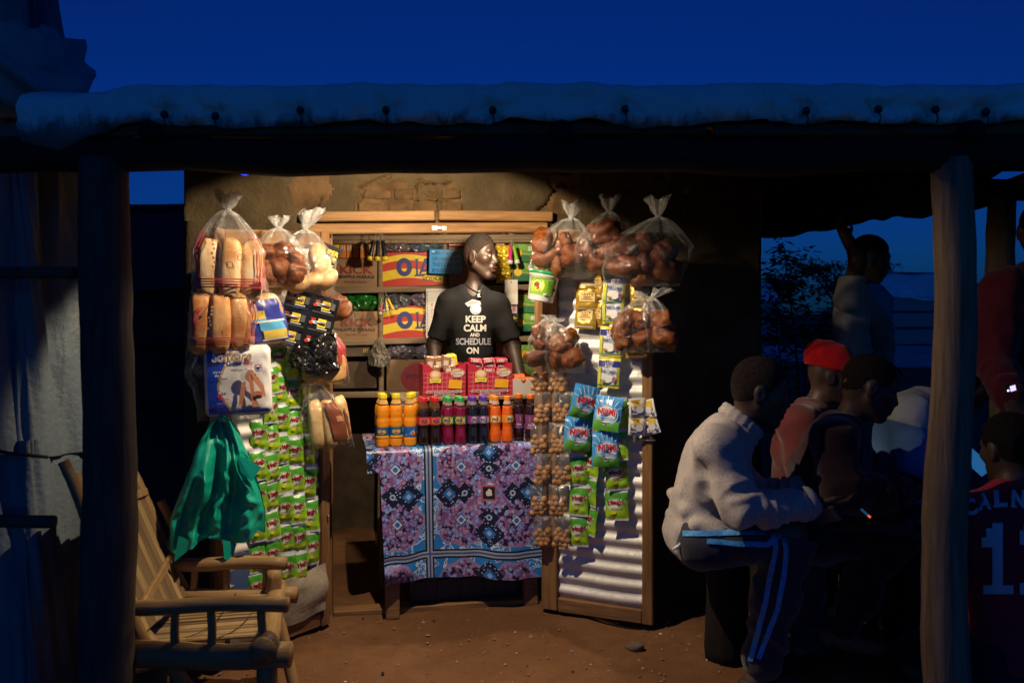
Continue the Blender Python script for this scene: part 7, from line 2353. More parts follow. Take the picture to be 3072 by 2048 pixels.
# ------------------------------------------------------------------ the seller
def seller():
    t = thing("person", "young seller in a black V-neck slogan T-shirt standing behind the counter, looking right", "person", T(-.21, 4.33, 0))
    y = 4.33
    J = dict(pelvis=(-.215, y, .98), chest=(-.215, y, 1.372), neck=(-.212, y + .012, 1.525), headc=(-.165, y - .02, 1.690), shoulder_r=(-.338, y, 1.440), shoulder_l=(-.088, y, 1.430),
             elbow_r=(-.422, y + .02, 1.215), elbow_l=(.004, y + .01, 1.215), wrist_r=(-.420, y - .09, 1.01), wrist_l=(.050, y - .10, 1.005),
             hip_r=(-.30, y, .93), hip_l=(-.13, y, .93), knee_r=(-.31, y - .02, .50), knee_l=(-.12, y - .02, .50), ankle_r=(-.31, y + .02, .09), ankle_l=(-.12, y + .02, .09), toe_r=(-.33, y - .13, .03), toe_l=(-.10, y - .13, .03))
    hd = Head(J['headc'], (.86, -.50, -.03), (.02, 0, 1), .93, 1.19)
    body(t, J, hd, SKIN, .0085, .0034, (('wrist_r', (.05, -.35, -.9), (.6, -.6, 0), .5, -1), ('wrist_l', (0, -.4, -.9), (-.6, -.6, 0), .5, 1)), g=.80)
    hair(t, hd, "hair", HAIR_S, .0018, .042, .005)
    shirt = cloth_mat((.0085, .0085, .0095), "black_jersey", .85, 380, .2, sheen=0.0)
    F = top_garment(t, J, shirt, "t_shirt", .010, .0065, 0, -.02, .79, rip=.007, arms_wr=False)
    # short sleeves end above the elbow; V neck
    for s, e in (('shoulder_r', 'elbow_r'), ('shoulder_l', 'elbow_l')):
        a, b = V3(J[s]), V3(J[e]); p = a + (b - a) * .80; d = norm(b - a)
        F.cone(a, p, .043, .050, .02)
        F.ell(p + d * .070, (.085, .085, .070), None, .004, 's')
    nk = V3(J['neck'])
    F.cone(nk + (-.050, -.075, .035), nk + (.006, -.102, -.050), .036, .022, .006, 's'); F.cone(nk + (.062, -.075, .035), nk + (.012, -.102, -.050), .036, .022, .006, 's'); F.cone(nk + (.006, -.080, .05), nk + (.010, -.10, -.035), .055, .028, .006, 's')
    F.ell(nk + V3((.0, 0, .055)), (.078, .075, .055), None, .01, 's')
    sh_o = F.build("t_shirt", shirt, t)
    trousers(t, J, cloth_mat((.02, .022, .03), "dark_denim"), h=.011)
    # print on the shirt, laid on its surface
    tr = bvh(sh_o)
    A = Art(.7)
    WT, SL = (.52, .50, .46), (.30, .31, .36)
    k = 4.25 / FPX
    def at(px, py): return (px - 1425) * k, -(py - 1000) * k
    for s, x, yy, hh, w, c in (("KEEP", 1427, 957, 21, 60, WT), ("CALM", 1425, 983.5, 21.5, 68, WT), ("AND", 1424.5, 1004, 11, 29, WT), ("SCHEDULE", 1420, 1024, 20.5, 105, SL), ("ON", 1418, 1051, 20, 37, WT)):
        xx, zz = at(x, yy); A.text(s, xx, zz, hh * k, c, w * k, .035)
    xx, zz = at(1427, 927); A.ell(xx, zz, .030, .030, (.33, .36, .46)).ell(xx + .004, zz + .002, .020, .022, (.42, .45, .55))
    xx, zz = at(1421, 917); A.poly([(xx - .046, zz + .012), (xx - .006, zz + .034), (xx + .034, zz + .024), (xx + .040, zz + .006), (xx - .004, zz + .006), (xx - .028, zz - .006)], (.40, .40, .42)).poly([(xx - .038, zz + .012), (xx - .005, zz + .030), (xx + .029, zz + .021), (xx - .004, zz + .010)], (.20, .20, .22))
    mb = MB()
    for V, Fs, c, z in A.it:
        vs = []
        for X, Z in V:
            px, py = 1425 + X / k, 1000 - Z / k
            h, n = cast(tr, px, py)
            if h is None: h, n = P(px, py, 4.25), Vector((0, -1, 0))
            vs.append(h + Vector((0, -1, 0)) * (.0012 + z))
        mb.add(vs, Fs, ink(c, .75), True)
    o = mb.build("printed_slogan", t, Matrix.Identity(4))
    # necklace with its K pendant
    cm = mat((.03, .02, .015), .6, name="leather_cord")
    nb = bvh(bpy.data.objects[t.children[0].name])
    pts = []
    for px, py in ((1388, 842), (1398, 852), (1410, 862), (1421, 870), (1431, 875), (1437, 878), (1442, 872), (1447, 860), (1451, 848)):
        h, n = cast(nb, px, py); hs, _ = cast(tr, px, py)
        if h is None or (hs is not None and hs.y < h.y): h = hs or h
        if h is not None: pts.append(h + Vector((0, -.007, 0)))
    mb = MB(); mb.tube(pts, .0032, cm, 6)
    c = P(1437, 886, 4.21); hs, _ = cast(tr, 1437, 886)
    if hs is not None: c.y = hs.y - .012
    h2, _ = cast(nb, 1437, 886)
    if h2 is not None: c.y = min(c.y, h2.y - .012)
    mb.lathe([(.002, .017), (.010, .015), (.0125, .008), (.0125, -.010), (.010, -.017), (.002, -.019)], mat((.015, .014, .013), .25, name="pendant_black"), 12, T(c.x, c.y, c.z) @ Matrix.Diagonal((1, .55, 1, 1)))
    mb.tube([c + Vector((-.008, -.002, .018)), c + Vector((0, -.004, .024)), c + Vector((.008, -.002, .019))], .004, mat((.6, .52, .38), .3, metal=.6, name="bead_metal"), 6)
    A = Art(.5); A.text("K", 0, 0, .019, (.72, .68, .58), .016, .05)
    A.into(mb, lambda x, yy, z: (c.x + x, c.y - .0085, c.z + .001 + yy))
    mb.build("necklace", t, Matrix.Identity(4))


seller()


# ------------------------------------------------------------------ the men on the bench
def bench(p0, p1, z, w, lab):
    t = thing("log_bench", lab, "bench", T(*p0))
    a, b = Vector(p0), Vector(p1); d = (b - a).normalized(); n = Vector((-d.y, d.x, 0))
    plank("seat", a + Vector((0, 0, z - .025)), b + Vector((0, 0, z - .025)), .05, w, W_DARK, t)
    for f in (.06, .5, .94):
        for s in (-1, 1):
            q = a + (b - a) * f + n * s * w * .32
            pole("leg", q - Vector((0, 0, .03)), q + Vector((0, 0, z - .055)), .03, .026, W_DARK, t)


bench((1.02, 3.22, 0), (1.62, 3.24, 0), .41, .20, "low dark bench under the man in the maroon jacket")
mb = MB(); mb.lathe([(.085, -.02), (.09, .05), (.08, .25), (.085, .42), (.08, .428)], wood((.014, .010, .008), 'Z', .9, .5, 'shade_dark_log', .4), 18, T(.86, 3.20, 0))  # near-black log colour holds the shade under the seated man
tag(mb.build("log_stump"), "dark log stump used as a seat by the man in the pale fleece", "stump")
bench((1.05, 3.62, 0), (2.25, 3.60, 0), .44, .30, "low dark bench at the back where the man in the red hat sits")


def X3(px, py, d): return tuple(P(px, py, d))


def fleece_man():
    t = thing("person", "man in a pale heathered fleece and blue striped track trousers, sitting sideways and smiling", "person", T(.75, 3.0, 0))
    J = dict(pelvis=X3(2108, 1592, 3.0), chest=X3(2145, 1395, 3.0), neck=X3(2212, 1275, 3.0), headc=X3(2283, 1172, 2.985),
             shoulder_r=X3(2155, 1338, 2.83), shoulder_l=X3(2165, 1335, 3.17), elbow_r=X3(2225, 1530, 2.76), elbow_l=X3(2260, 1500, 3.26), wrist_r=X3(2440, 1508, 2.83), wrist_l=X3(2436, 1462, 3.08),
             hip_r=X3(2105, 1622, 2.90), hip_l=X3(2105, 1622, 3.10), knee_r=X3(2372, 1600, 2.87), knee_l=X3(2400, 1605, 3.16), ankle_r=X3(2282, 1985, 2.90), ankle_l=X3(2420, 1900, 3.22), toe_r=X3(2372, 2048, 2.93), toe_l=X3(2540, 1950, 3.24))
    hd = Head(J['headc'], (.97, -.14, -.18), (.16, 0, 1), 1.0, 1.08)
    body(t, J, hd, SKIN2, .008, .0042, (('wrist_r', (.95, .15, -.12), (0, .35, .9), .55, 1), ('wrist_l', (.95, -.25, -.2), (0, -.3, .9), .6, -1)), True)
    hair(t, hd, "hair", HAIR_M, .0055, .045, .006)
    fl = cloth_mat((.44, .385, .365), "heathered_fleece", .95, 420, .06, .65, (.22, .195, .19))
    def ex(F):
        # folds gathering over the lap and behind the waist
        p = V3(J['pelvis'])
        for q, (dx, dz, r) in enumerate(((-.085, .02, .026), (-.03, .075, .024), (-.085, .10, .022), (.04, .05, .022), (-.095, -.045, .022))):
            F.cone(p + (dx, -.10, dz), p + (dx - .01, .10, dz + .02), r, r, .03)
        F.ell(p + (.010, 0, -.005), (.122, .196, .126), None, .03)
        F.half(X3(2150, 1622, 3.0), (-.30, 0, .95), .006)
        F.cone(p + (-.06, -.150, .06), p + (.08, -.145, .02), .022, .018, .025)
    F = top_garment(t, J, fl, "fleece", .020, .007, .90, -.165, 1.0, (.0085, 6, .05, 1.05), None, .009, None, ex)
    jk = F.build("fleece", fl, t)
    # stand up collar
    nk = V3(J['neck']); u, r, f = norm(hd.at(0, -.02, -.04) - nk + .0001), J['_r'], None
    r = V3((0, -1, 0)); f = norm(np.cross(u, r)); 
    F = Field.uniform(nk - .16, nk + .16, .006)
    for q in range(18):
        a0, a1 = 2 * PI * q / 18, 2 * PI * (q + 1) / 18
        if 7.2 < q < 10.8: continue
        h0 = .040 + .012 * math.cos(a0)
        P0 = lambda a, z: nk + r * .074 * math.sin(a) + f * -.082 * math.cos(a) + u * z - V3(J['_u']) * .01
        F.cone(P0(a0, -.01), P0(a1, -.01), .014, .014, .006); F.cone(P0(a0, h0 * .55), P0(a1, h0 * .55), .012, .012, .008); F.cone(P0(a0, h0), P0(a1, h0), .0095, .0095, .008)
    F.build("collar", fl, t)
    cu = cloth_mat((.38, .35, .34), "fleece_cuff", .9, 260)
    for s in ('r', 'l'):
        e, w = V3(J['elbow_' + s]), V3(J['wrist_' + s])
        mb = MB(); p, q = e + (w - e) * .86, e + (w - e) * .95
        mb.tube([p, (p + q) / 2, q], [.060, .061, .057], cu, 16, .02); mb.build("cuff", t, Matrix.Identity(4))
    tm = cloth_mat((.020, .022, .036), "navy_track_fabric", .65, 500)
    pants = trousers(t, J, tm, "trousers", .018, .007, .07, .985, .009, (.008, 4, .1, 1.0), ps=.84)
    tr = bvh(pants)
    sm = mat((.05, .27, .62), .6, .25, 60, .4, 160, name="stripe_braid")
    def ribbon(path, w):
        mb = MB(); L = []
        for (a, b) in zip(path, path[1:]):
            n = max(2, int(math.hypot(b[0] - a[0], b[1] - a[1]) / 9))
            for k in range(n): L.append((a[0] + (b[0] - a[0]) * k / n, a[1] + (b[1] - a[1]) * k / n))
        L.append(path[-1])
        vs = []
        for k, p in enumerate(L):
            a, b = L[max(0, k - 1)], L[min(len(L) - 1, k + 1)]
            dx, dy = b[0] - a[0], b[1] - a[1]; q = math.hypot(dx, dy); nx, ny = -dy / q, dx / q
            row = []
            for s in (-1, 0, 1):
                h, n = cast(tr, p[0] + nx * w * s / 2, p[1] + ny * w * s / 2)
                row.append(None if h is None else h + n * (.0045 if n.y < 0 else -.0045))
            vs.append(row)
        ok = [v for v in vs if all(x is not None for x in v)]
        V = [x for v in ok for x in v]; Fs = []
        for k in range(len(ok) - 1):
            if (ok[k][1] - ok[k + 1][1]).length > .06: continue
            for s in (0, 1): Fs.append((3 * k + s, 3 * k + s + 1, 3 * k + 3 + s + 1, 3 * k + 3 + s))
        mb.add(V, Fs, sm, True); mb.build("stripe", t, Matrix.Identity(4))
    ribbon([(2050, 1600), (2120, 1600), (2220, 1596), (2318, 1598), (2326, 1640), (2318, 1700), (2298, 1800), (2276, 1890), (2252, 1980)], 16)
    ribbon([(2120, 1622), (2220, 1630), (2300, 1632), (2350, 1600), (2358, 1650), (2352, 1720), (2334, 1820), (2304, 1900), (2276, 1975)], 15)
    # drawcord tag hanging from the hem
    mb = MB(); p = Vector(X3(2042, 1628, 2.86)); mb.tube([p, p + Vector((-.012, -.004, -.012)), p + Vector((-.030, -.006, -.022))], [.003, .007, .005], mat((.6, .6, .6), .4, name="cord_end"), 8); mb.build("drawcord", t, Matrix.Identity(4))
    for s, lab in (('r', None), ('l', None)):
        F = Field.uniform(V3(J['toe_' + s]) - (.24, .12, .06), V3(J['toe_' + s]) + (.10, .12, .10), .007)
        d = V3(J['toe_' + s]) - V3(J['ankle_' + s]); d[2] = 0; d = norm(d)
        a = V3(J['toe_' + s]); a[2] = .034
        F.cone(a - d * .17, a, .043, .038, .02, flat=((0, 0, 1), .8)); F.half((0, 0, .004), (0, 0, 1), .003)
        F.build("sandal", mat((.03, .022, .018), .7, name="dark_leather"), t)
    # the slim glowing phone pen in his hands
    a, b = Vector(X3(2582, 1525, 2.86)), Vector(X3(2612, 1552, 2.84))
    mb = MB(); mb.tube([a - (b - a) * .3, a, a + (b - a) * .72], .0042, mat((.05, .16, .28), .3, name="blue_pen", emit=(.02, .16, .32, .35)), 8)
    mb.tube([a + (b - a) * .74, b], [.0042, .0036], mat((.5, .08, .03), .3, name="red_glow", emit=(1, .12, .05, 1.1)), 8)
    tag(mb.build("pen_light", None, Matrix.Identity(4)), "slim blue pen with a glowing red tip held by the man in the fleece", "pen")
    mb = MB(); c = Vector(X3(2478, 1545, 2.80)); mb.box((-.03, -.006, -.05), (.03, .006, .05), mat((.05, .055, .07), .3, name="phone_case"), .004)
    o = mb.build("phone", None, T(*c) @ Matrix.Rotation(R(55), 4, 'Y') @ Matrix.Rotation(R(50), 4, 'X')); tag(o, "dark mobile phone in the fleece man's hand", "phone")


fleece_man()


def sitter(lab, J, hd, top, topname, bot, hatfn=None, h=.0105, infl=.027, hands=True, g=1.0, wr=(.008, 5, .1, 1.0), shoes=None, hair_on=True, smile=False):
    t = thing("person", lab, "person", T(*V3(J['pelvis']) * (1, 1, 0)))
    hs = []
    if hands:
        for s, sd in (('r', 1), ('l', -1)):
            e, w = V3(J['elbow_' + s]), V3(J['wrist_' + s]); hs.append(('wrist_' + s, w - e, (0, 0, 1), .6, sd))
    body(t, J, hd, SKIN2, h, .0058, hs, smile, g=g)
    F = top_garment(t, J, top, topname, infl, h, .94, -.09, g, wr, True, .009); F.build(topname, top, t)
    trousers(t, J, bot, "trousers", .016, h)
    if hair_on: hair(t, hd, "hair", HAIR_S, .003, .045, .008)
    if shoes:
        for s in ('r', 'l'):
            F = Field.uniform(V3(J['toe_' + s]) - (.26, .24, .08), V3(J['toe_' + s]) + (.16, .16, .22), .009)
            a = V3(J['toe_' + s]); k = V3(J['ankle_' + s]); d = a - k; d[2] = 0; d = norm(d); hl = k - d * .045; hl[2] = a[2]
            F.cone(hl, a + d * .02, .046, .040, .03, flat=((0, 0, 1), .82)); F.cone(k + (0, 0, -.02), k + (0, 0, .045), .052, .050, .03); F.half((0, 0, .002), (0, 0, 1), .002)
            F.build("boot", shoes, t)
    return t


def others():
    # maroon jacket
    J = dict(pelvis=X3(2455, 1590, 3.18), chest=X3(2478, 1400, 3.18), neck=X3(2535, 1262, 3.16), headc=X3(2612, 1158, 3.12), shoulder_r=X3(2500, 1320, 2.99), shoulder_l=X3(2490, 1320, 3.36),
             elbow_r=X3(2530, 1480, 2.92), elbow_l=X3(2560, 1480, 3.42), wrist_r=X3(2720, 1470, 3.0), wrist_l=X3(2740, 1460, 3.25), hip_r=X3(2470, 1610, 3.08), hip_l=X3(2470, 1610, 3.28),
             knee_r=X3(2690, 1590, 3.05), knee_l=X3(2720, 1580, 3.32), ankle_r=X3(2520, 1875, 3.12), ankle_l=X3(2690, 1900, 3.30), toe_r=X3(2610, 1938, 3.05), toe_l=X3(2790, 1955, 3.28))
    hd = Head(J['headc'], (.93, -.12, -.34), (.33, 0, 1), 1.05)
    t = sitter("man in a dark maroon jacket bent forward over his hands, brown ankle boots", J, hd, cloth_mat((.030, .008, .012), "maroon_jacket", .85, 300), "jacket", cloth_mat((.022, .018, .018), "dark_trousers"), shoes=mat((.13, .075, .05), .65, .3, 30, .4, 60, name="worn_brown_leather"))
    mb = MB(); a = V3(J['ankle_l']); mb.tube([a + (-.03, 0, .05), a + (-.01, 0, .0)], [.045, .047], mat((.6, .6, .58), .9, name="white_sock"), 12); mb.build("sock", t, Matrix.Identity(4))
    # red hat
    J = dict(pelvis=X3(2400, 1560, 3.62), chest=X3(2405, 1340, 3.62), neck=X3(2440, 1215, 3.60), headc=X3(2500, 1128, 3.58), shoulder_r=X3(2395, 1268, 3.43), shoulder_l=X3(2420, 1262, 3.80),
             elbow_r=X3(2420, 1440, 3.38), elbow_l=X3(2480, 1430, 3.85), wrist_r=X3(2560, 1455, 3.45), wrist_l=X3(2580, 1445, 3.70), hip_r=X3(2410, 1580, 3.52), hip_l=X3(2410, 1580, 3.72),
             knee_r=X3(2600, 1570, 3.50), knee_l=X3(2610, 1570, 3.74), ankle_r=X3(2570, 1800, 3.5), ankle_l=X3(2600, 1800, 3.75), toe_r=X3(2650, 1850, 3.5), toe_l=X3(2680, 1850, 3.75))
    hd = Head(J['headc'], (.86, -.30, -.12), (.1, 0, 1), 1.0)
    t = sitter("man in a bright red knitted hat and faded red shirt, sitting behind the maroon jacket", J, hd, cloth_mat((.13, .026, .028), "faded_red_cotton", .9), "shirt", cloth_mat((.02, .02, .025), "dark_trousers"), hair_on=False)
    F = Field.uniform(hd.c - .17, hd.c + .19, .007); ax = (hd.r, hd.f, hd.u)
    F.ell(hd.at(0, -.012, .040), (.088, .108, .092), ax, 0); F.ell(hd.at(0, -.05, .075), (.075, .085, .070), ax, .03); F.cone(hd.at(0, .02, .105), hd.at(0, -.085, .115), .03, .035, .05)
    F.half(hd.at(0, .0, .030), hd.u * .97 + hd.f * .05, .006); F.ripple(.004, 30, 9, (1, 1, .3))
    F.build("red_hat", cloth_mat((.75, .012, .016), "red_knit", .95, 200), t)
    # pale sweater behind the post
    J = dict(pelvis=X3(2690, 1520, 3.55), chest=X3(2725, 1300, 3.55), neck=X3(2820, 1190, 3.53), headc=X3(2900, 1142, 3.48), shoulder_r=X3(2730, 1245, 3.38), shoulder_l=X3(2770, 1235, 3.72),
             elbow_r=X3(2745, 1390, 3.32), elbow_l=X3(2800, 1390, 3.76), wrist_r=X3(2880, 1400, 3.40), wrist_l=X3(2885, 1395, 3.62), hip_r=X3(2700, 1545, 3.45), hip_l=X3(2700, 1545, 3.65),
             knee_r=X3(2890, 1530, 3.44), knee_l=X3(2895, 1530, 3.68), ankle_r=X3(2860, 1800, 3.4), ankle_l=X3(2870, 1800, 3.65), toe_r=X3(2940, 1850, 3.4), toe_l=X3(2950, 1850, 3.65))
    hd = Head(J['headc'], (.86, -.2, -.46), (.45, 0, 1), 1.0)
    m, nt, b = base_mat("grey_and_blue_sweater"); tc = nt.nodes.new("ShaderNodeTexCoord"); sp = nt.nodes.new("ShaderNodeSeparateXYZ"); nt.links.new(tc.outputs['Object'], sp.inputs[0])
    zz = E(nt, sp.outputs[2]) + E(nt, sp.outputs[0]) * .25
    nt.links.new(cmix(nt, zz < (X3(2720, 1270, 3.4)[2] + X3(2720, 1270, 3.4)[0] * .25), (.55, .56, .55), (.10, .22, .48)), b.inputs['Base Color']); b.inputs['Roughness'].default_value = .9
    sitter("man in a pale grey and blue sweater hunched behind the post", J, hd, m, "sweater", cloth_mat((.03, .03, .035), "dark_trousers"), infl=.028)
    mb = MB(); mb.box((-.035, -.004, -.065), (.035, .004, .065), mat((.03, .10, .2), .3, name="blue_phone_case"), .003)
    mb.box((-.031, -.0050, -.060), (.031, -.0043, .060), mat((.02, .05, .1), .2, name="phone_screen_blue", emit=(.03, .20, .5, .5)), 0)
    tag(mb.build("phone", None, frame(X3(2928, 1385, 3.36), R(-30), R(-30), R(-45))), "blue phone glowing beside the right hand post", "phone")
    # standing youth with a raised arm
    d = 4.25
    J = dict(pelvis=X3(2545, 1165, d), chest=X3(2555, 960, d), neck=X3(2575, 858, d), headc=X3(2612, 772, d - .02), shoulder_r=X3(2545, 895, d - .16), shoulder_l=X3(2580, 885, d + .16),
             elbow_r=X3(2575, 778, d - .30), elbow_l=X3(2640, 990, d + .2), wrist_r=X3(2540, 712, d - .24), wrist_l=X3(2660, 1090, d + .1), hip_r=X3(2540, 1190, d - .09), hip_l=X3(2550, 1190, d + .09),
             knee_r=X3(2545, 1430, d - .1), knee_l=X3(2560, 1430, d + .1), ankle_r=X3(2540, 1660, d - .1), ankle_l=X3(2550, 1660, d + .1), toe_r=X3(2610, 1700, d - .1), toe_l=X3(2620, 1700, d + .1))
    hd = Head(J['headc'], (.93, -.1, -.28), (.25, 0, 1), 1.02)
    sitter("youth in a pale grey shirt standing with one arm raised to the roof", J, hd, cloth_mat((.34, .33, .30), "pale_grey_cotton", .9), "shirt", cloth_mat((.16, .16, .17), "grey_trousers"), infl=.015, h=.011, g=.78)
    # standing in dark red at the right edge
    d = 3.35
    J = dict(pelvis=X3(3135, 1270, d), chest=X3(3135, 970, d), neck=X3(3120, 800, d), headc=X3(3125, 690, d - .02), shoulder_r=X3(3262, 860, d), shoulder_l=X3(3012, 868, d),
             elbow_r=X3(3290, 1060, d), elbow_l=X3(2985, 1085, d - .04), wrist_r=X3(3230, 1200, d - .2), wrist_l=X3(3035, 1200, d - .24), hip_r=X3(3190, 1310, d), hip_l=X3(3075, 1310, d),
             knee_r=X3(3195, 1620, d), knee_l=X3(3075, 1620, d), ankle_r=X3(3195, 1880, d), ankle_l=X3(3075, 1880, d), toe_r=X3(3205, 1960, d - .16), toe_l=X3(3065, 1960, d - .16))
    hd = Head(J['headc'], (-.35, -.9, -.2), (0, 0, 1), 1.02)
    sitter("person in a dark red jacket standing at the right edge holding a small lit phone", J, hd, cloth_mat((.12, .010, .018), "dark_red_jacket", .85), "jacket", cloth_mat((.02, .02, .025), "dark_trousers"), infl=.028, h=.011)
    mb = MB(); mb.box((-.024, -.005, -.016), (.024, .005, .016), mat((.05, .05, .06), .3, name="phone_case_dark"), .003)
    mb.box((-.004, -.0062, -.011), (.020, -.0052, .010), mat((.2, .2, .25), .2, name="phone_screen_lit", emit=(.55, .5, 1.0, 1.6)), 0)
    mb.lathe([(.004, 0), (.001, .002)], mat((.5, .5, .5), .2, name="phone_lamp", emit=(1, .8, .7, 4)), 8, T(-.014, -.0055, -.004) @ Matrix.Rotation(R(90), 4, 'X'))
    tag(mb.build("phone", None, frame(X3(3030, 1165, 3.06), R(10), 0, R(-14))), "small phone with a lit screen held at the right edge", "phone")
    # seated, back to the street, number shirt
    d = 2.50
    J = dict(pelvis=X3(3045, 1960, d + .06), chest=X3(3048, 1640, d + .06), neck=X3(3040, 1458, d + .07), headc=X3(3030, 1345, d + .12), shoulder_r=X3(3215, 1560, d + .06), shoulder_l=X3(2925, 1560, d + .06),
             elbow_r=X3(3260, 1790, d + .12), elbow_l=X3(2925, 1790, d + .14), wrist_r=X3(3140, 1800, d + .38), wrist_l=X3(2960, 1790, d + .40), hip_r=X3(3120, 2010, d + .06), hip_l=X3(2965, 2010, d + .06),
             knee_r=X3(3110, 1850, d + .48), knee_l=X3(2975, 1850, d + .48), ankle_r=(1.66, d + .52, .09), ankle_l=(1.50, d + .52, .09), toe_r=(1.66, d + .66, .035), toe_l=(1.50, d + .66, .035))
    hd = Head(J['headc'], (-.1, .98, -.2), (0, .12, 1), 1.0)
    t = thing("person", "person in a dark red number shirt seated with back to the camera", "person", T(1.53, d, 0))
    body(t, J, hd, SKIN2, .0105, .0065, (), False)
    jm = cloth_mat((.52, .018, .035), "dark_red_sports_shirt", .75, 400)
    F = top_garment(t, J, jm, "sports_shirt", .024, .0095, 0, -.11, .95, rip=.0035, arms_wr=False)
    for s in ('r', 'l'):
        a, b = V3(J['shoulder_' + s]), V3(J['elbow_' + s]); F.cone(a, a + (b - a) * .8, .078, .075, .03)
    so = F.build("sports_shirt", jm, t)
    trousers(t, J, cloth_mat((.02, .02, .025), "dark_trousers"), "trousers", .016, .011)
    hair(t, hd, "hair", HAIR_S, .006, .045, .008)
    tr = bvh(so)
    LT = (.62, .60, .68)
    A = Art(.8); k = (d - .08) / FPX
    # block lettering: CALN and the number 12, as far as the picture shows them
    def slab(pts, ox, oy, w, hh):
        return [(ox + x * w, oy + y * hh) for x, y in pts]
    oy = lambda py: -(py - 1650) * k
    ox = lambda px: (px - 2980) * k
    def bar(x0, y0, x1, y1, X, W, n=3, m_=3): A.rect(ox(X + x0 * W), oy(1778 - y0 * 212), ox(X + x1 * W), oy(1778 - y1 * 212), LT, n, m_)
    bar(.34, .12, .67, 1.0, 2940, 95, 4, 12); bar(.05, 0, 1.0, .125, 2940, 95, 8, 3); bar(.0, .66, .335, .80, 2940, 95, 4, 3); bar(.14, .80, .338, .93, 2940, 95, 3, 3)
    bar(.0, 0, 1, .16, 3053, 110, 8, 3); bar(.0, .70, .30, .9, 3053, 110, 4, 4); bar(.1, .88, .9, 1.0, 3053, 110, 8, 3); bar(.7, .5, 1, .88, 3053, 110, 4, 6); bar(.3, .165, .7, .5, 3053, 110, 4, 5)
    for ch, px, py, rot in (("C", 2904, 1517, .28), ("A", 2945, 1500, .12), ("L", 2994, 1491, .05), ("N", 3046, 1492, -.04)):
        A.text(ch, ox(px), oy(py), 52 * k, LT, 40 * k, .05, rot)
        if ch in "LN": A.rect(ox(px - 22), oy(py + 26) , ox(px - 4), oy(py + 20), LT)
    mb = MB()
    for V, Fs, c, z in A.it:
        vs, bad = [], False
        for x, y in V:
            px, py = 2980 + x / k, 1650 - y / k
            h, n = cast(tr, px, py)
            if h is None: h = P(px, py, d - .06)
            vs.append(h + Vector((0, -1, 0)) * (.0075 + z))
        mb.add(vs, Fs, ink(c, .8), False)
    mb.build("printed_number", t, Matrix.Identity(4))
    tb = thing("low_stool", "low dark stool under the person in the number shirt", "stool", T(1.56, d + .06, 0))
    mb = MB(); mb.box((-.17, -.15, .17), (.17, .15, .205), W_DARK, .006); mb.build("seat", tb)
    for x in (-.13, .13):
        for y in (-.11, .11): pole("leg", (1.56 + x, d + .06 + y, -.02), (1.56 + x * .9, d + .06 + y * .9, .168), .022, .022, W_DARK, tb, .002)


others()

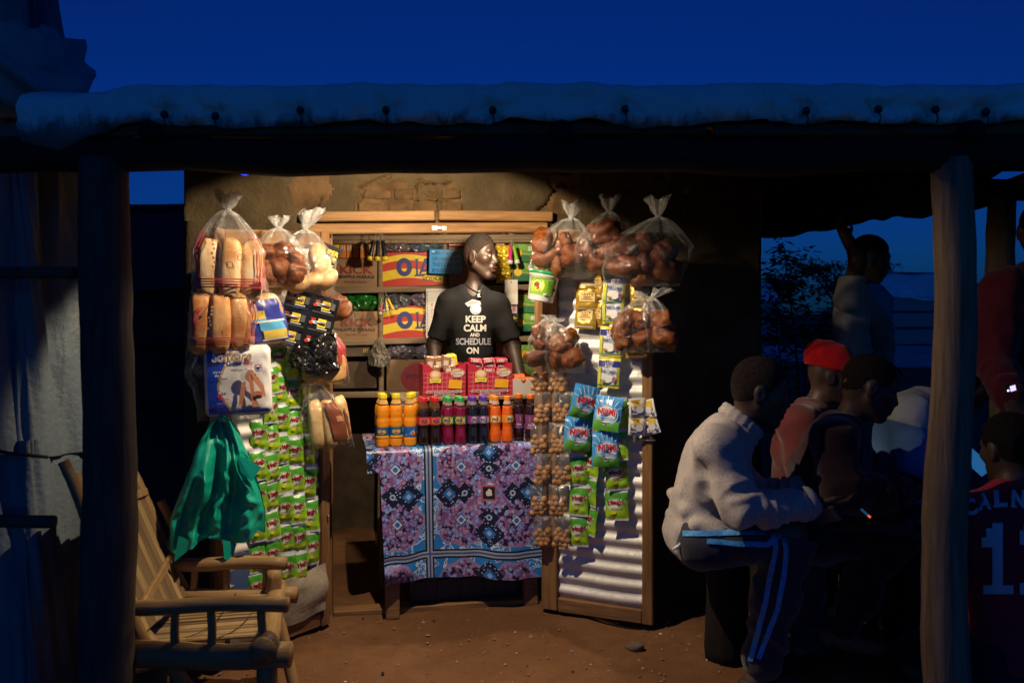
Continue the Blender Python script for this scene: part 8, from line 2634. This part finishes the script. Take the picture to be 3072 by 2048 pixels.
# ------------------------------------------------------------------ the bamboo chair
def bamboo_chair():
    t = thing("bamboo_chair", "low pale bamboo and log armchair standing behind the left post, facing right", "chair", T(-1.05, 2.75, 0))
    BP = wood((0.38, 0.225, 0.09), 'Z', .5, .6, "peeled_pole", .35); BS = wood((0.44, 0.29, 0.13), 'X', .45, .65, "bamboo_slat", .25); BB = wood((0.22, 0.145, 0.075), 'X', .55, .6, "old_bamboo_slat", .3)
    yf, yr = 2.56, 2.96
    zA = .452
    pole("armrest", (-1.32, yr, zA + .004), P(858, 1690, yr), .026, .024, BP, t, .006, 14, 12, .04)
    pole("armrest", (-1.32, yf, zA - .01), P(864, 1812, yf), .025, .024, BP, t, .008, 14, 12, .05)
    pole("side_rail", (-1.30, yr, .335), P(890, 1783, yr), .030, .030, BP, t, .006, 14, 12, .04)
    pole("side_rail", (-1.30, yf, .29), P(872, 1962, yf), .041, .040, BP, t, .006, 14, 12, .04)
    for px, y, za, zb in ((580, yr, .345, .445), (678, yr, .345, .445), (795, yr, .345, .445)):
        x = (px - PX0) / FPX * y; pole("spindle", (x, y, za), (x + .004, y, zb), .0135, .0125, BP, t, .002, 10, 6)
    for px in (524, 633, 783):
        x = (px - PX0) / FPX * yf; pole("spindle", (x + .004, yf, .30), (x, yf, .435), .0145, .0135, BP, t, .002, 10, 6)
    xf = (805 - PX0) / FPX * 2.75
    pole("front_rail", (P(828, 1765, yr + .02).x, yr + .05, .352), (P(792, 1940, yf - .05).x, yf - .06, .322), .033, .040, BP, t, .006, 14, 10, .05)
    pole("front_post", (P(830, 1700, yr).x, yr - .03, .44), (P(828, 1780, yr).x, yr - .03, .28), .026, .03, BP, t, .002, 12, 6)
    pole("leg", P(800, 1985, yf), (P(800, 1985, yf).x, yf - .01, -.02), .033, .030, BP, t, .004, 12, 8)
    pole("leg", (P(825, 1900, 2.92).x, 2.90, .33), (-.735, 2.80, -.02), .022, .020, BP, t, .004, 12, 8)
    pole("leg", (-1.27, yf, .31), (-1.30, yf, -.02), .035, .032, BP, t, .004, 12, 8)
    pole("leg", (-1.27, yr, .33), (-1.30, yr, -.02), .033, .03, BP, t, .004, 12, 8)
    pole("brace", (-1.20, yf + .05, .33), (-1.02, yf + .12, .05), .024, .022, BP, t, .004, 12, 8)
    # seat of split bamboo running along the chair, sagging
    n = 20
    for k in range(n):
        f = (k + .5) / n; y = yf + .05 + (yr - yf - .09) * f
        z = .318 + .03 * f - .035 * math.sin(PI * f) + random.uniform(-.002, .002)
        x0, x1 = -1.26 + random.uniform(-.01, .01), (822 - 30 * (1 - f) - PX0) / FPX * y + random.uniform(-.008, .008)
        o = plank("slat", (x0, y, z - .02), (x1, y, z + .012), .006, .0195, BS if k % 4 else BB, t, (0, 0, 1), .0015, .0012)
    for x in (-1.06, -.955):
        mb = MB(); mb.tube([(x + .05 * f, yf + .04 + (yr - yf - .07) * f, .3245 + .03 * f - .035 * math.sin(PI * f) + .004) for f in (0, .2, .4, .6, .8, 1)], .0016, mat((.02, .015, .01), .8, name="binding_thread"), 5); mb.build("binding", t, Matrix.Identity(4))
    # leaning back
    def bk(f, s): return Vector((-1.20 - .30 * s - .0 * f, yf + .03 + (yr - yf - .03) * f, .33 + .68 * s))
    pole("back_stile", bk(0, -.05), bk(0, .84), .021, .018, BP, t, .008, 12, 10, .05)
    pole("back_stile", bk(1, -.05), bk(1, .70), .021, .018, BP, t, .008, 12, 10, .05)
    for k in range(11):
        f = (k + .8) / 12.2
        plank("slat", bk(f, .02) + Vector((.012, 0, 0)), bk(f, .64 + .14 * (1 - f) + random.uniform(-.02, .02)) + Vector((.012, 0, 0)), .006, .0345, BB if k % 3 else BS, t, (1, 0, .5), .0015, .002)
    plank("back_crosspiece", bk(.02, .12) + Vector((.026, 0, 0)), bk(.98, .25) + Vector((.026, 0, 0)), .030, .016, BP, t, (-.3, 0, .9))
    plank("back_crosspiece", bk(.02, .60) + Vector((.026, 0, 0)), bk(.98, .58) + Vector((.026, 0, 0)), .030, .016, BP, t, (-.3, 0, .9))
    # yellow cloth over its top
    pole("back_horn", bk(1, .46) + Vector((.03, .02, .04)), bk(1, .36) + Vector((.05, .02, .0)), .016, .014, wood((.42, .24, .06), 'Z', .6, .6, "ochre_pole"), t, .003, 10, 6)


bamboo_chair()

# odds and ends on the ground
mb = MB(); mb.grid(lambda u, v: Vector((.05 * (u - .5) + .008 * vn(v * 4, 0, 0, 201), .022 * (v - .5), .012 + .006 * vn(u * 6, v * 6, 0, 202))), 10, 6, mat((.18, .30, .5), .4, .4, 60, name="wrapper_scrap"))
tag(mb.build("sweet_wrapper", None, T(P(1330, 1822, 3.56).x, 3.72, 0)), "crumpled blue sweet wrapper dropped by the sill in front of the table", "wrapper")
me = blob_mesh("stone", (.035, .03, .022), .8, mat((.13, .085, .055), .95, .3, 20, .6, 60, name="earth_clod"), 5.5, .25, 12, 9)
tag(new("clod", me, None, T(.505, 3.28, .012)), "dark earth clod lying in front of the right door", "stone")
me = blob_mesh("stone", (.022, .02, .014), .8, mat((.13, .085, .055), .95, .3, 20, .6, 60, name="earth_clod"), 8.5, .25, 12, 9)
tag(new("clod", me, None, T(.98, 3.62, .012)), "small clod by the foot of the shop wall", "stone")
